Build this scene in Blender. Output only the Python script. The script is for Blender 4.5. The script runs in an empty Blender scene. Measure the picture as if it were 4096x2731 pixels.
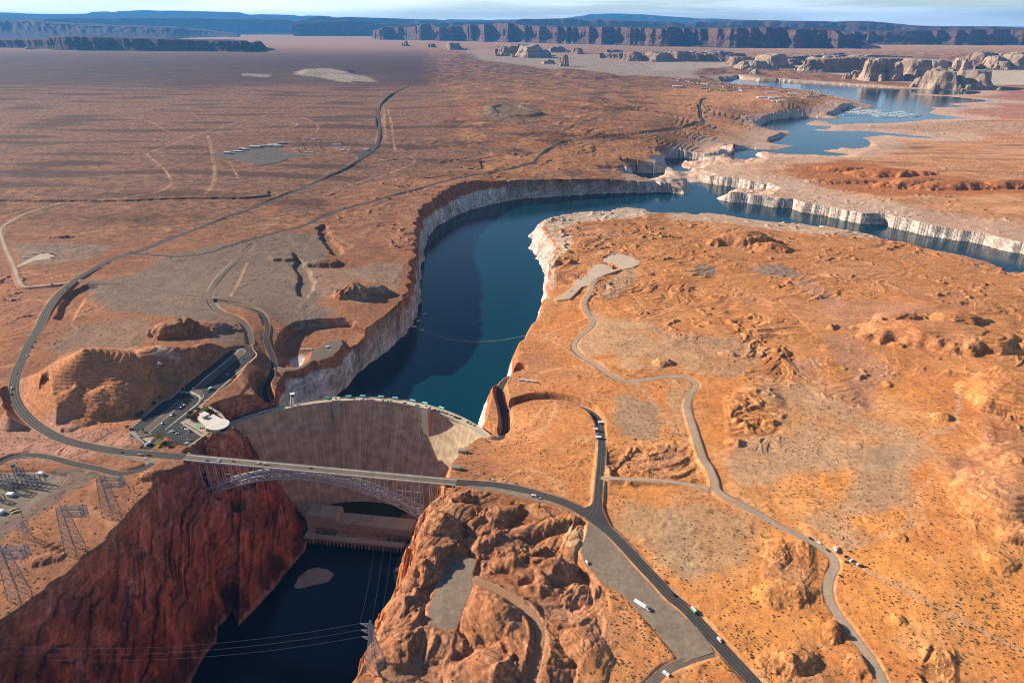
import bpy, bmesh, math, random, time
import numpy as np
from mathutils import Vector, Matrix
T0 = time.time()
R = math.radians
SC = bpy.context.scene
COL = SC.collection

# ------------------------------------------------------------------ camera
F35, PITCH, CAMZ = 24.0, R(25.0), 586.0          # metres above the dam crest
cam_d = bpy.data.cameras.new('camera'); cam_d.lens = F35; cam_d.sensor_width = 36.0
cam_d.clip_start = 1.0; cam_d.clip_end = 400000.0
cam = bpy.data.objects.new('camera', cam_d); COL.objects.link(cam)
cam.location = (0, 0, CAMZ); cam.rotation_euler = (R(90) - PITCH, 0, 0)
SC.camera = cam

# ------------------------------------------------------------------ sky and sun
SUN_EL, SUN_AZ = R(23.5), R(-69.0)               # sun stands left of and beyond the dam (azimuth from +Y)
sun_dir = Vector((math.cos(SUN_EL) * math.sin(SUN_AZ), math.cos(SUN_EL) * math.cos(SUN_AZ), math.sin(SUN_EL)))
world = bpy.data.worlds.new('World'); SC.world = world; world.use_nodes = True
wn, wl = world.node_tree.nodes, world.node_tree.links
wn.clear()
w_out = wn.new('ShaderNodeOutputWorld'); w_bg = wn.new('ShaderNodeBackground')
w_sky = wn.new('ShaderNodeTexSky'); w_sky.sky_type = 'NISHITA'; w_sky.sun_disc = False
w_sky.sun_elevation = SUN_EL; w_sky.sun_rotation = SUN_AZ
w_sky.altitude = 1700; w_sky.air_density = 1.0; w_sky.dust_density = 0.6; w_sky.ozone_density = 2.0
w_bg.inputs['Strength'].default_value = 0.072
w_tc = wn.new('ShaderNodeTexCoord'); w_map = wn.new('ShaderNodeMapping'); w_map.inputs['Scale'].default_value = (1.2, 1.2, 22)
w_ns = wn.new('ShaderNodeTexNoise'); w_ns.inputs['Scale'].default_value = 2.2; w_ns.inputs['Detail'].default_value = 6
w_rmp = wn.new('ShaderNodeMapRange'); w_rmp.inputs[1].default_value = 0.42; w_rmp.inputs[2].default_value = 0.62
w_rmp.inputs[3].default_value = 0.06; w_rmp.inputs[4].default_value = 1.0
w_mix = wn.new('ShaderNodeMixRGB'); w_mix.inputs[2].default_value = (12.0, 13.2, 15.0, 1)
wl.new(w_tc.outputs['Generated'], w_map.inputs[0]); wl.new(w_map.outputs[0], w_ns.inputs['Vector'])
w_sep = wn.new('ShaderNodeSeparateXYZ'); w_side = wn.new('ShaderNodeMapRange'); w_mul = wn.new('ShaderNodeMath'); w_mul.operation = 'MULTIPLY'
w_side.inputs[1].default_value = 0.55; w_side.inputs[2].default_value = -0.5; w_side.inputs[3].default_value = 0.5; w_side.inputs[4].default_value = 1.0
wl.new(w_tc.outputs['Generated'], w_sep.inputs[0]); wl.new(w_sep.outputs['X'], w_side.inputs[0])
wl.new(w_ns.outputs[0], w_rmp.inputs[0]); wl.new(w_rmp.outputs[0], w_mul.inputs[0]); wl.new(w_side.outputs[0], w_mul.inputs[1])
w_band = wn.new('ShaderNodeMapRange'); w_band.inputs[1].default_value = 0.05; w_band.inputs[2].default_value = 0.16; w_band.inputs[3].default_value = 1.0; w_band.inputs[4].default_value = 0.0   # a low bank of cirrus, clear overhead
w_mul2 = wn.new('ShaderNodeMath'); w_mul2.operation = 'MULTIPLY'; wl.new(w_sep.outputs['Z'], w_band.inputs[0]); wl.new(w_mul.outputs[0], w_mul2.inputs[0]); wl.new(w_band.outputs[0], w_mul2.inputs[1]); wl.new(w_mul2.outputs[0], w_mix.inputs[0])
wl.new(w_sky.outputs[0], w_mix.inputs[1]); wl.new(w_mix.outputs[0], w_bg.inputs[0]); wl.new(w_bg.outputs[0], w_out.inputs[0])

sun_d = bpy.data.lights.new('sun', 'SUN'); sun_d.energy = 5.0; sun_d.angle = R(0.5); sun_d.color = (1.0, 0.88, 0.70)
sun = bpy.data.objects.new('sun', sun_d); COL.objects.link(sun)
sun.rotation_euler = sun_dir.to_track_quat('Z', 'Y').to_euler(); sun.location = (0, 0, 3000)
SC.view_settings.view_transform = 'Standard'; SC.view_settings.look = 'None'
SC.view_settings.exposure = 0.98; SC.view_settings.gamma = 1.0; SC.view_settings.use_curve_mapping = False
SC.cycles.use_denoising = True; SC.cycles.pixel_filter_type = 'BLACKMAN_HARRIS'; SC.cycles.filter_width = 1.0
SC.cycles.max_bounces = 6; SC.cycles.diffuse_bounces = 2; SC.cycles.glossy_bounces = 2
SC.cycles.transmission_bounces = 2; SC.cycles.volume_bounces = 0; SC.cycles.transparent_max_bounces = 6

# ------------------------------------------------------------------ survey: picture bearings -> ground points
FPX, CU, CV = 1568.0, 1176.0, 784.0
SP, CP = math.sin(PITCH), math.cos(PITCH)
REG = {'M': (0, 0, 4096 / 2352.0), 'A': (0, 0, 1400 / 2352.0), 'B': (1350, 0, 1400 / 2352.0), 'C': (2696, 0, 1400 / 2352.0),
       'D': (0, 900, 1400 / 2352.0), 'E': (1350, 900, 1400 / 2352.0), 'F': (2696, 900, 1400 / 2352.0),
       'G': (0, 1798, 1400 / 2352.0), 'H': (1350, 1798, 1400 / 2352.0), 'I': (2696, 1798, 1400 / 2352.0),
       'P': (500, 1500, 420 / 2352.0), 'Q': (1180, 1550, 420 / 2352.0), 'U': (1580, 1560, 420 / 2352.0),
       'S': (0, 1800, 480 / 2352.0), 'N': (3280, 380, 520 / 2352.0), 'T': (2680, 290, 720 / 2352.0),
       'Y': (820, 540, 740 / 2352.0), 'V': (2280, 980, 360 / 2352.0), 'K': (400, 1300, 700 / 2350.0),
       'X': (1100, 1900, 700 / 2350.0), 'W': (1500, 1500, 700 / 2350.0), 'L': (0, 1700, 700 / 2350.0), 'J': (900, 1500, 700 / 2350.0)}
KM = 2352.0 / 4096.0
def uv(reg, x, y):
    x0, y0, s = REG[reg]
    return (x0 + x * s) * KM, (y0 + y * s) * KM
def seq(reg, txt):
    """'x,y x,y ...' in one survey sheet; 'B:' inside the text changes the sheet"""
    out = []
    for w in txt.split():
        if w.endswith(':'): reg = w[:-1]; continue
        x, y = w.split(','); out.append(uv(reg, float(x), float(y)))
    return out
def ray(u, v):
    x = (u - CU) / FPX; yd = (v - CV) / FPX
    return x, CP - yd * SP, -SP - yd * CP
def on_plane(u, v, z):
    a, b, c = ray(u, v); t = (z - CAMZ) / c
    return (a * t, b * t)
def to_px(x, y, z):
    dep = y * CP - (z - CAMZ) * SP; dn = -y * SP - (z - CAMZ) * CP
    return CU + FPX * x / dep, CV + FPX * dn / dep

# ------------------------------------------------------------------ plateau elevations (spot heights)
SPOTS = seq('M', '100,1380 0,1200 300,1100 250,1030 425,1050 60,950 30,780 150,660 330,580 600,540 870,520 960,560 930,680 800,700 560,720 560,850 470,970 640,850 545,975'
    ' 0,460 400,440 800,400 1100,400 1300,430 1480,430 1560,438 200,250 700,250 900,200 1200,260 1500,300 1600,240 1700,330 1800,230 1300,170 300,130 1000,130 1300,130'
    ' 1700,170 2000,180 2300,190 2300,140 2000,120 2200,270 2300,330 2000,365 2200,400 1800,420 1680,440 1900,475 2200,540 2345,560 2352,480'
    ' 1290,510 1450,480 1700,510 1900,540 2200,600 2352,625 1500,560 1500,700 1800,700 2100,700 2300,800 2000,900 1700,800 1400,800 1300,700 1245,740 1200,830 1300,950 1250,1050 1045,1108'
    ' 1400,1200 1700,1050 2000,1100 2300,1150 1900,1280 2300,1400 1600,1400 1750,1560 2100,1560 1300,1300 1200,1560 900,1560 1000,1300 1250,1400 1128,990 1787,304 1855,267 1753,273 1719,335 1616,342 1570,385 1616,403 1750,455')
SPOTZ = [38, 42, 38, 38, 35, 42, 55, 50, 45, 42, 35, 30, 28, 34, 40, 34, 30, 6, 26,
    60, 60, 50, 32, 8, -9, -19, 80, 80, 80, 85, 40, 50, 5, 45, 60, 90, 60, 20,
    -30, -47, -40, 40, 40, -47, -38, -28, -6, -14, -20, -20, -20, -20, 2,
    -2, 1, 5, 8, 15, 20, 22, 35, 48, 52, 60, 45, 42, 35, 18, 16, 22, 30, 32, 35,
    36, 42, 45, 55, 40, 45, 37, 36, 42, 35, 38, 34, 34, 36, 10, -34, -40, -24, -25, -26, -26, -22, -20]
assert len(SPOTS) == len(SPOTZ), (len(SPOTS), len(SPOTZ))
def qmap(x, y):
    x = np.asarray(x, float); y = np.asarray(y, float)
    d = np.maximum(y * CP + 232, 200)
    return x / d * 2.0, np.log(d) * 1.4
_sx, _sy = zip(*[on_plane(u, v, z) for (u, v), z in zip(SPOTS, SPOTZ)])
_qx, _qy = qmap(_sx, _sy)
_n = len(SPOTZ)
_K = np.sqrt((_qx[:, None] - _qx[None]) ** 2 + (_qy[:, None] - _qy[None]) ** 2 + 0.0004)
_A = np.zeros((_n + 1, _n + 1)); _A[:_n, :_n] = _K + np.eye(_n) * 0.01; _A[:_n, _n] = 1; _A[_n, :_n] = 1
_W = np.linalg.solve(_A, np.array(list(SPOTZ) + [0.0]))
def BASE(x, y):
    qx, qy = qmap(x, y); z = np.full(qx.shape, _W[_n])
    for i in range(_n):
        z = z + _W[i] * np.sqrt((qx - _qx[i]) ** 2 + (qy - _qy[i]) ** 2 + 0.0004)
    return np.clip(z, -50, 130)
def gnd(u, v, dz=0.0):
    z = 35.0
    for _ in range(25):
        x, y = on_plane(u, v, z + dz); z = 0.5 * z + 0.5 * float(BASE(x, y))
    return on_plane(u, v, z + dz)
def gseq(reg, txt): return [gnd(u, v) for u, v in seq(reg, txt)]
def pseq(reg, txt, z): return [on_plane(u, v, z) for u, v in seq(reg, txt)]
LAKE, RIVER, DECK = -55.0, -177.0, 35.0

# ------------------------------------------------------------------ small geometry and noise tools
def _hash(i, j, s):
    h = (i.astype(np.uint32) * np.uint32(374761393) + j.astype(np.uint32) * np.uint32(668265263) + np.uint32((s * 2246822519) % 4294967296))
    h = (h ^ (h >> np.uint32(13))) * np.uint32(1274126177)
    h = h ^ (h >> np.uint32(16))
    return h
_ANG = np.linspace(0, 2 * np.pi, 257)[:256]
_GX, _GY = np.cos(_ANG).astype(np.float32), np.sin(_ANG).astype(np.float32)
def noise(x, y, seed=0):
    x = np.asarray(x, np.float32); y = np.asarray(y, np.float32)
    fx = np.floor(x); fy = np.floor(y); i = fx.astype(np.int64); j = fy.astype(np.int64); fx = x - fx; fy = y - fy
    ux = fx * fx * fx * (fx * (fx * 6 - 15) + 10); uy = fy * fy * fy * (fy * (fy * 6 - 15) + 10)
    def g(a, b):
        h = (_hash(i + a, j + b, seed) & np.uint32(255)).astype(np.int32)
        return _GX[h] * (fx - a) + _GY[h] * (fy - b)
    n0 = g(0, 0); n1 = g(1, 0); n0 += ux * (n1 - n0)
    n2 = g(0, 1); n3 = g(1, 1); n2 += ux * (n3 - n2)
    return (n0 + uy * (n2 - n0)) * 1.5
def sstep(a, b, x):
    t = np.clip((x - a) / (b - a), 0, 1); return t * t * (3 - 2 * t)
def poly_inside(px, py, poly):
    ins = np.zeros(px.shape, bool); n = len(poly)
    for k in range(n):
        x0, y0 = poly[k]; x1, y1 = poly[(k + 1) % n]
        if y0 == y1: continue
        c = (py < y0) != (py < y1)
        if not c.any(): continue
        ins ^= c & (px < (x1 - x0) * (py - y0) / (y1 - y0) + x0)
    return ins
def seg_dist(px, py, segs, want=False):
    d2 = np.full(px.shape, 1e18); val = np.zeros(px.shape)
    for x0, y0, x1, y1, v0, v1 in segs:
        dx, dy = x1 - x0, y1 - y0; L = dx * dx + dy * dy + 1e-9
        t = np.clip(((px - x0) * dx + (py - y0) * dy) / L, 0, 1)
        q = (px - x0 - t * dx) ** 2 + (py - y0 - t * dy) ** 2
        m = q < d2
        if want: val = np.where(m, v0 + t * (v1 - v0), val)
        d2 = np.where(m, q, d2)
    return (np.sqrt(d2), val) if want else np.sqrt(d2)
def smooth_line(pts, step=6.0, vals=None):
    """Catmull-Rom through the points, resampled; extra values ride along"""
    P = np.array(pts, float)
    if vals is not None: P = np.column_stack([P, np.array(vals, float)])
    Q = np.vstack([2 * P[0] - P[1], P, 2 * P[-1] - P[-2]]); out = []
    for i in range(1, len(Q) - 2):
        p0, p1, p2, p3 = Q[i - 1], Q[i], Q[i + 1], Q[i + 2]
        n = max(2, int(np.hypot(*(p2 - p1)[:2]) / step))
        for t in np.arange(n) / n:
            out.append(0.5 * (2 * p1 + (p2 - p0) * t + (2 * p0 - 5 * p1 + 4 * p2 - p3) * t * t + (3 * p1 - p0 - 3 * p2 + p3) * t ** 3))
    out.append(P[-1]); return np.array(out)
def offset_line(pts, d):
    P = np.array(pts, float); t = np.gradient(P, axis=0); t /= np.linalg.norm(t, axis=1)[:, None] + 1e-9
    return [tuple(q) for q in P + np.column_stack([-t[:, 1], t[:, 0]]) * d]
# ------------------------------------------------------------------ outlines of the lake, the river and their rims
DAMC, DAMR = np.array((-261.0, 753.0)), 274.0
def dam_pt(a, r): return (DAMC[0] + r * math.sin(a), DAMC[1] + r * math.cos(a))     # a: angle from +Y, clockwise
DA0, DA1 = R(-46.0), R(56.0)

near_rim = gseq('F', '3300,560 2700,400 2352,310 2240,310 2190,280 2100,245 1800,180 1700,160 1560,115 1440,108 1300,60 1130,30 980,5 '
    'C: 1000,1530 870,1505 700,1495 600,1480 520,1475 430,1460 330,1440 200,1432 130,1440 90,1430 0,1430 '
    'B: 2200,1430 2100,1425 2050,1400 1960,1392 1880,1400 1850,1420 1700,1425 1600,1430 1500,1445')
east_rim_a = gseq('B', '1420,1470 1375,1510 E: 1390,10 1430,80 1490,150 1440,220 1430,300 1425,370 1410,430 1390,500')
east_rim_b = gseq('E', '1375,570 1362,605 1330,650 1280,720 1265,745 1230,790 1215,840 1205,900 1190,970 1175,1000 1110,1022 1070,1052 1047,1090 1035,1150 1020,1200 1012,1270')
lake_w_west = pseq('E', '5,1140 90,1030 200,940 330,850 440,740 510,660 545,590 555,500 560,430 560,330 575,230 580,150 600,90 640,40 '
    'B: 690,1512 780,1455 900,1410 1040,1372 1130,1352 1240,1335 1400,1325 1600,1312 1800,1300 2000,1295 2180,1292 2210,1293 2330,1305 2365,1295 2362,1265 2340,1250 '
    '2110,1222 1990,1198 1940,1186 1890,1165 1900,1158 2060,1162 2200,1162 2280,1160 2275,1150 2230,1120 2140,1085 2130,1070 2200,1062 '
    'C: 0,1060 120,1065 210,1080 300,1070 400,1060 395,1050 370,1035 340,1015 335,1003 420,1000 520,1000 600,1005 700,1008 760,990 810,978 720,972 650,962 630,945 700,930 780,905 780,880 '
    '740,876 680,880 600,855 575,848 600,830 640,810 720,798 800,795 900,790 980,792 1060,798 1120,797 1100,785 1020,777 1080,768 1130,757 1110,742 1150,728 1230,730 1300,730 1360,722 '
    '1330,708 1260,690 1200,668 1130,650 1050,640 1040,633 960,620 860,605 760,600 650,585 520,575 420,570 300,560 200,555 170,548 200,543 300,542 400,535 425,522 460,540 600,548 700,545 800,555 '
    '950,563 1100,572 1300,585 1500,598 1680,602 1800,610 1900,610 2040,615 2070,625 1980,635 1800,638 1650,630 1580,632 1700,645 1850,650 2000,665 2100,675 2230,687 2100,682 1960,690 1830,700 '
    '1900,708 2020,715 1900,720 1750,720 1690,720 1760,730 1740,745 1710,760 1760,770 1900,785 1975,795 1850,800 1650,805 1700,810 1600,815 1500,825 1400,828 1250,830 1100,838 1060,830 1020,815 '
    '960,808 910,820 885,835 930,845 1000,848 1060,852 1040,865 930,872 960,880 1050,886 1150,882 1300,885 1380,890 1500,900 1600,912 1750,925 1870,922 1700,927 1500,915 1440,906 1350,915 1260,925 '
    '1300,940 1320,965 1310,985 1220,1000 1130,990 1100,1000 990,1015 1080,1028 1180,1040 1100,1050 1000,1042 900,1038 780,1035 650,1032 580,1030 540,1042 580,1055 575,1080 500,1090 400,1095 '
    '300,1100 200,1103 60,1095 35,1110 60,1130 140,1140 210,1160 190,1175 120,1172 0,1165 -110,1195 -90,1210 0,1222 100,1222 200,1230 300,1245 420,1260 500,1280 640,1302 620,1307 500,1294 400,1288 '
    '360,1300 290,1335 330,1350 450,1360 550,1375 700,1395 780,1400 860,1425 960,1440 1100,1470 1250,1505 1400,1510 1480,1535 1600,1560 '
    'F: 1690,70 2070,130 2190,170 2352,195 2700,270 3300,400', LAKE)
lake_w_east_a = pseq('E', '1350,20 1290,75 1310,120 1285,155 1325,180 1340,230 1365,270 1380,330 1390,400 1392,460 1385,510 1372,560', LAKE)
WLAKE = (lake_w_west + offset_line(near_rim, -32.0) + lake_w_east_a + offset_line(east_rim_b[1:], -26.0)
         + [dam_pt(R(46), 285)] + [dam_pt(R(a), 262) for a in (44, 34, 24, 14, 4, -6, -16, -26, -33)] + [dam_pt(R(-30), 285)])
west_rim = gseq('D', '1836,1205 1850,1120 1880,1010 2000,965 2090,905 2190,892 2300,800 E: 40,790 150,742 250,690 330,640 390,560 430,500 470,430 490,370 500,280 520,190 520,100 530,0 '
    'B: 520,1500 545,1430 620,1360 700,1300 760,1255 850,1225 1000,1210 1150,1215 1250,1235 1400,1245 1600,1240 1800,1238 2000,1228 2120,1215 2200,1230 2320,1262 2330,1256 2250,1238 2130,1208 '
    '1990,1182 1920,1170 1850,1150 1700,1122 1800,1116 1950,1120 2100,1110 2250,1140 2240,1130 2130,1080 2090,1060 2110,1040 2250,1045 C: 0,1040 100,1042 210,1055 330,1050 350,1040 310,1015 290,985 '
    '480,978 620,970 600,950 640,925 720,895 700,885 580,870 530,850 540,820 600,785 740,775 900,778 1060,785 1000,770 1070,750 1080,735 1130,700 1200,690 1100,660 1000,650 800,620 600,600 400,590 '
    '200,575 100,545 170,530 300,530 430,505 600,530 900,540 1100,555 1300,570 1680,585 2000,590 2600,590 2600,900 2352,900 2100,900 1700,890 1500,885 1300,862 1150,862 1100,845 1250,842 1600,830 2000,815 2352,815 '
    '2352,940 1900,945 1500,935 1350,945 1380,990 1250,1020 1240,1055 900,1052 640,1050 600,1100 400,1108 100,1108 60,1112 200,1148 300,1170 200,1188 0,1180 -90,1196 0,1203 100,1200 200,1210 300,1212 400,1222 550,1235 720,1258 690,1290 '
    '640,1312 500,1302 400,1290 375,1292 320,1330 400,1320 520,1320 700,1330 780,1335 860,1358 980,1385 1100,1408 1250,1430 1380,1445 1500,1480 1650,1505 1800,1535 F: 2000,55 2100,75 2200,85 2352,118 2700,190 3300,320')
RLAKE = west_rim + near_rim + east_rim_a + east_rim_b + [dam_pt(R(a), 268) for a in (54, 48, 40, 30, 20, 10, 0, -10, -20, -30, -38)]

river_rim_w = gseq('G', '-700,1560 -300,1330 0,1150 100,1090 210,1020 300,960 330,920 430,850 560,740 640,690 760,560 880,420 960,350 1010,310 1035,200 1080,160 1250,95 D: 1215,1525 1330,1425 1385,1425 1480,1400 1545,1345')
river_rim_e = gseq('E', '1045,1395 990,1412 900,1470 830,1520 H: 780,100 745,180 722,250 700,290 640,350 590,500 560,600 540,690 480,800 440,900 390,960 340,1080 290,1230 220,1340 180,1400 100,1567 -50,1850 -300,2300')
river_w_w = pseq('G', '300,2600 1050,1800 1280,1567 1340,1440 1380,1370 1455,1290 1462,1190 1520,1140 1560,1075 1590,1140 1605,1180 1700,1085 1860,910 1900,850 2050,680 2060,640', RIVER)
WRIVER = river_w_w + [(-345, 905), dam_pt(R(-22), 290), dam_pt(R(22), 290)] + offset_line(river_rim_e[2:], -64.0)
RRIVER = river_rim_w + [dam_pt(R(-52), 262)] + [dam_pt(R(a), 291) for a in range(-48, 56, 6)] + river_rim_e
SANDBAR = pseq('G', '2012,908 2040,856 2085,822 2130,812 2180,824 2208,844 2188,868 2118,882 2064,896', RIVER)

def rugged(poly, amp, sd, ymax=4200):
    """break the straight edges of an outline into small coves and points"""
    P = np.asarray(poly, float); Q = np.roll(P, -1, 0); out = []
    for a, b in zip(P, Q):
        d = np.hypot(*(b - a)); n = max(1, int(d / 13)) if a[1] < ymax and b[1] < ymax else 1
        for k in range(n): out.append(a + (b - a) * k / n)
    out = np.array(out); dx = noise(out[:, 0] / 34, out[:, 1] / 34, sd) + .6 * noise(out[:, 0] / 15, out[:, 1] / 15, sd + 1); dy = noise(out[:, 0] / 34, out[:, 1] / 34, sd + 2) + .6 * noise(out[:, 0] / 15, out[:, 1] / 15, sd + 3)
    w = amp * np.clip((out[:, 1] - 1050) / 500, .25, 1) * (out[:, 1] < ymax); return np.column_stack([out[:, 0] + dx * w, out[:, 1] + dy * w])
WLAKE = rugged(WLAKE, 9.0, 201); RLAKE = rugged(RLAKE, 15.0, 211); RRIVER = rugged(RRIVER, 22.0, 221)
# ------------------------------------------------------------------ the height grid: fine near, coarse far
QUAL = 1.0
ys = [330.0]
while ys[-1] < 34000:
    Y = ys[-1]; d = max(1.7, 0.40 * Y * Y / 375650.0); ys.append(Y + (min(d, 2.6) if Y < 3100 else d) / QUAL)
ys = np.array(ys)
ncol = int(1450 * QUAL)
ss = np.linspace(-0.86, 0.86, ncol)
DEP = ys * CP + 232
GX = (ss[None, :] * DEP[:, None]); GY = np.repeat(ys[:, None], ncol, 1)
SPC = np.repeat((DEP * 1.72 / ncol)[:, None], ncol, 1).astype(np.float32)
print('grid', GX.shape, round(time.time() - T0, 1))
TS = 40
TILES = [(r, min(r + TS, GX.shape[0]), c, min(c + TS, GX.shape[1])) for r in range(0, GX.shape[0], TS) for c in range(0, GX.shape[1], TS)]
TBB = [(GX[r0:r1, c0:c1].min(), GX[r0:r1, c0:c1].max(), GY[r0, 0], GY[r1 - 1, 0]) for r0, r1, c0, c1 in TILES]
def to_segs(pts, vals=None, closed=False):
    P = np.asarray(pts, float); n = len(P); v = np.zeros(n) if vals is None else np.asarray(vals, float)
    idx = list(range(n - 1)) + ([n - 1] if closed else [])
    return np.array([(P[i][0], P[i][1], P[(i + 1) % n][0], P[(i + 1) % n][1], v[i], v[(i + 1) % n]) for i in idx])
def grid_dist(segs, cut, want=False):
    D = np.full(GX.shape, cut, np.float32); V = np.zeros(GX.shape, np.float32) if want else None
    lo_x = np.minimum(segs[:, 0], segs[:, 2]); hi_x = np.maximum(segs[:, 0], segs[:, 2])
    lo_y = np.minimum(segs[:, 1], segs[:, 3]); hi_y = np.maximum(segs[:, 1], segs[:, 3])
    gx0, gx1, gy0, gy1 = lo_x.min() - cut, hi_x.max() + cut, lo_y.min() - cut, hi_y.max() + cut
    for (r0, r1, c0, c1), (x0, x1, y0, y1) in zip(TILES, TBB):
        if x1 < gx0 or x0 > gx1 or y1 < gy0 or y0 > gy1: continue
        m = (hi_x > x0 - cut) & (lo_x < x1 + cut) & (hi_y > y0 - cut) & (lo_y < y1 + cut)
        if not m.any(): continue
        q = seg_dist(GX[r0:r1, c0:c1], GY[r0:r1, c0:c1], segs[m], want)
        if want: D[r0:r1, c0:c1] = np.minimum(q[0], cut); V[r0:r1, c0:c1] = q[1]
        else: D[r0:r1, c0:c1] = np.minimum(q, cut)
    return (D, V) if want else D
def grid_inside(poly):
    P = np.asarray(poly); I = np.zeros(GX.shape, bool)
    x0, x1, y0, y1 = P[:, 0].min(), P[:, 0].max(), P[:, 1].min(), P[:, 1].max()
    r = np.where((ys >= y0) & (ys <= y1))[0]
    if len(r) == 0: return I
    r0, r1 = r[0], r[-1] + 1
    sub = GX[r0:r1]; m = ((sub >= x0) & (sub <= x1)).any(0); c = np.where(m)[0]
    if len(c) == 0: return I
    c0, c1 = c[0], c[-1] + 1
    I[r0:r1, c0:c1] = poly_inside(GX[r0:r1, c0:c1], GY[r0:r1, c0:c1], poly); return I
def grid_soft(poly, soft):
    """1 inside, falling to 0 over `soft` metres outside"""
    d = grid_dist(to_segs(poly, closed=True), soft); i = grid_inside(poly)
    return np.where(i, 1.0, 1 - sstep(0, 1, d / soft)).astype(np.float32)
def N(lam, seed, wx=0, wy=0):
    f = np.clip((lam / SPC - 1.6) / 2.0, 0, 1)
    return noise((GX + wx) / lam, (GY + wy) / lam, seed) * f
Z = BASE(GX, GY).astype(np.float32)
B0 = Z.copy()

# rock relief: how rough the ground is, by district (0 sand flat .. 1 bare slickrock)
ROUGH = np.full(GX.shape, 0.16, np.float32)
def rough(poly, val, soft):
    w = grid_soft(poly, soft); ROUGH[:] = ROUGH * (1 - w) + val * w
rough(gseq('F', '-600,-50 200,-40 900,0 1500,110 2352,300 2352,950 2050,960 1900,900 1400,900 1250,1050 900,1000 560,1000 300,960 -100,700 -500,400'), 0.62, 90)
rough(gseq('F', '480,700 720,640 820,1000 700,1030'), 1.0, 25)
rough(gseq('F', '880,960 1100,900 1230,1210 1000,1150'), 0.75, 20)
rough(gseq('F', '400,1180 620,1040 720,1280 640,1500 420,1500'), 0.8, 20)
rough(gseq('F', '2080,1000 2352,930 2352,1567 2250,1500'), 1.0, 40)
rough(gseq('I', '1900,100 2352,-50 2352,600 2080,500'), 0.75, 40)
rough(gseq('H', '60,1800 300,1250 420,930 560,600 640,350 860,250 1200,330 1560,420 1650,520 1640,700 1700,900 1750,1250 1500,1567 1300,1900'), 0.95, 25)
rough(gseq('I', '640,640 900,640 920,1040 640,1040'), .75, 12)
rough(gseq('I', '1010,1150 1110,1150 1110,1290 1010,1290'), .7, 8)
rough(gseq('I', '610,1420 900,1320 1000,1600 600,1600'), 0.7, 15)
rough(gseq('I', '1720,1330 1850,1360 1850,1567 1700,1567'), 0.8, 10)
rough(gseq('E', '1400,-100 2000,-80 2352,100 2352,500 2100,600 1900,480 1700,450 1450,300'), 0.85, 60)
rough(gseq('E', '1800,1500 2352,1480 2352,1700 1850,1720'), 0.8, 15)
rough(gseq('D', '0,1380 300,1320 900,1420 900,1480 400,1560 0,1500'), 0.5, 20)
rough(gseq('D', '0,330 400,340 180,720 0,900'), 0.5, 30)
rough(gseq('B', '0,1300 520,1180 1000,1120 1500,1000 2000,960 2352,930 2352,1010 1700,1110 1000,1200 560,1380 500,1700 200,1567 0,1400'), 0.6, 60)
rough(gseq('C', '40,1110 640,1040 1400,1050 2352,1060 2352,1330 1900,1320 2352,1560 1700,1520 1100,1440 500,1330 -100,1220 0,1160'), 0.5, 40)
rough(gseq('C', '900,815 1600,820 2352,820 2352,960 1500,900 900,880'), 0.55, 40)
rough(gseq('C', '0,600 1100,640 1100,760 600,800 0,1000'), 0.5, 150)
w1 = N(130, 1); w2 = N(130, 2)
def hum_at(lx, ly, ang, sd, wa):
    ca, sa = math.cos(R(ang)), math.sin(R(ang)); x = GX * ca + GY * sa + w1 * wa; y = -GX * sa + GY * ca + w2 * wa
    return (1 - np.abs(noise(x / lx, y / ly, sd)) * 1.7) * np.clip((min(lx, ly) / SPC - 1.6) / 2, 0, 1)
hum = hum_at(70, 42, 35, 3, 70); hum2 = hum_at(30, 17, 20, 4, 34); hum3 = hum_at(13, 9, 50, 14, 14)
big = N(150, 5, w1 * 30, w2 * 30)
patchy = sstep(-.25, .35, N(170, 11, w1 * 60) + .4 * N(60, 12))
rel = (hum * .6 + hum2 * .11 * patchy + hum3 * .03 - .50) * 11.0 + big * 7.0 + (1 - np.abs(N(7, 6)) * 2) * .45 + N(70, 9) * 3.0
crag = np.maximum(N(24, 13, w1 * 20, w2 * 20) + .35 * N(9, 18) - .22, 0) * 15 * sstep(.0, .3, N(120, 19))
q = (rel + N(40, 15) * 2.5 + GX * .05) / 3.4; fr = q - np.floor(q); rel = rel + (sstep(0.5, .72, fr) - fr) * 3.4 * 1.0
def edge_cells(mask, lx, ly, ang, sd, wa):
    """distance to the nearest joint between blocks of rock, in block widths"""
    ca, sa = math.cos(R(ang)), math.sin(R(ang)); X, Y = GX[mask], GY[mask]; a = w1[mask] * wa; b = w2[mask] * wa
    x = ((X * ca + Y * sa + a) / lx).astype(np.float32); y = ((-X * sa + Y * ca + b) / ly).astype(np.float32)
    i = np.floor(x).astype(np.int64); j = np.floor(y).astype(np.int64); d1 = np.full(x.shape, 9., np.float32); d2 = d1.copy()
    for di in (-1, 0, 1):
        for dj in (-1, 0, 1):
            h = _hash(i + di, j + dj, sd); ox = (h & np.uint32(1023)).astype(np.float32) / 1023; oy = ((h >> np.uint32(10)) & np.uint32(1023)).astype(np.float32) / 1023
            d = np.hypot(i + di + ox - x, j + dj + oy - y); d2 = np.minimum(d2, np.maximum(d, d1)); d1 = np.minimum(d1, d)
    return d2 - d1
_m = (ROUGH > .45) & (GY < 2600)
CRK = np.zeros(GX.shape, np.float32); e1 = edge_cells(_m, 62, 30, 32, 91, 40); e2 = edge_cells(_m, 26, 13, 20, 92, 22)
CRK[_m] = (1 - sstep(0, .16, e1)) * 1.0 + (1 - sstep(0, .14, e2)) * .16
CRK *= np.clip(sstep(.4, .9, ROUGH) * 1.0, 0, 1) * (.35 + .65 * sstep(-.2, .3, N(90, 93)))
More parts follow.
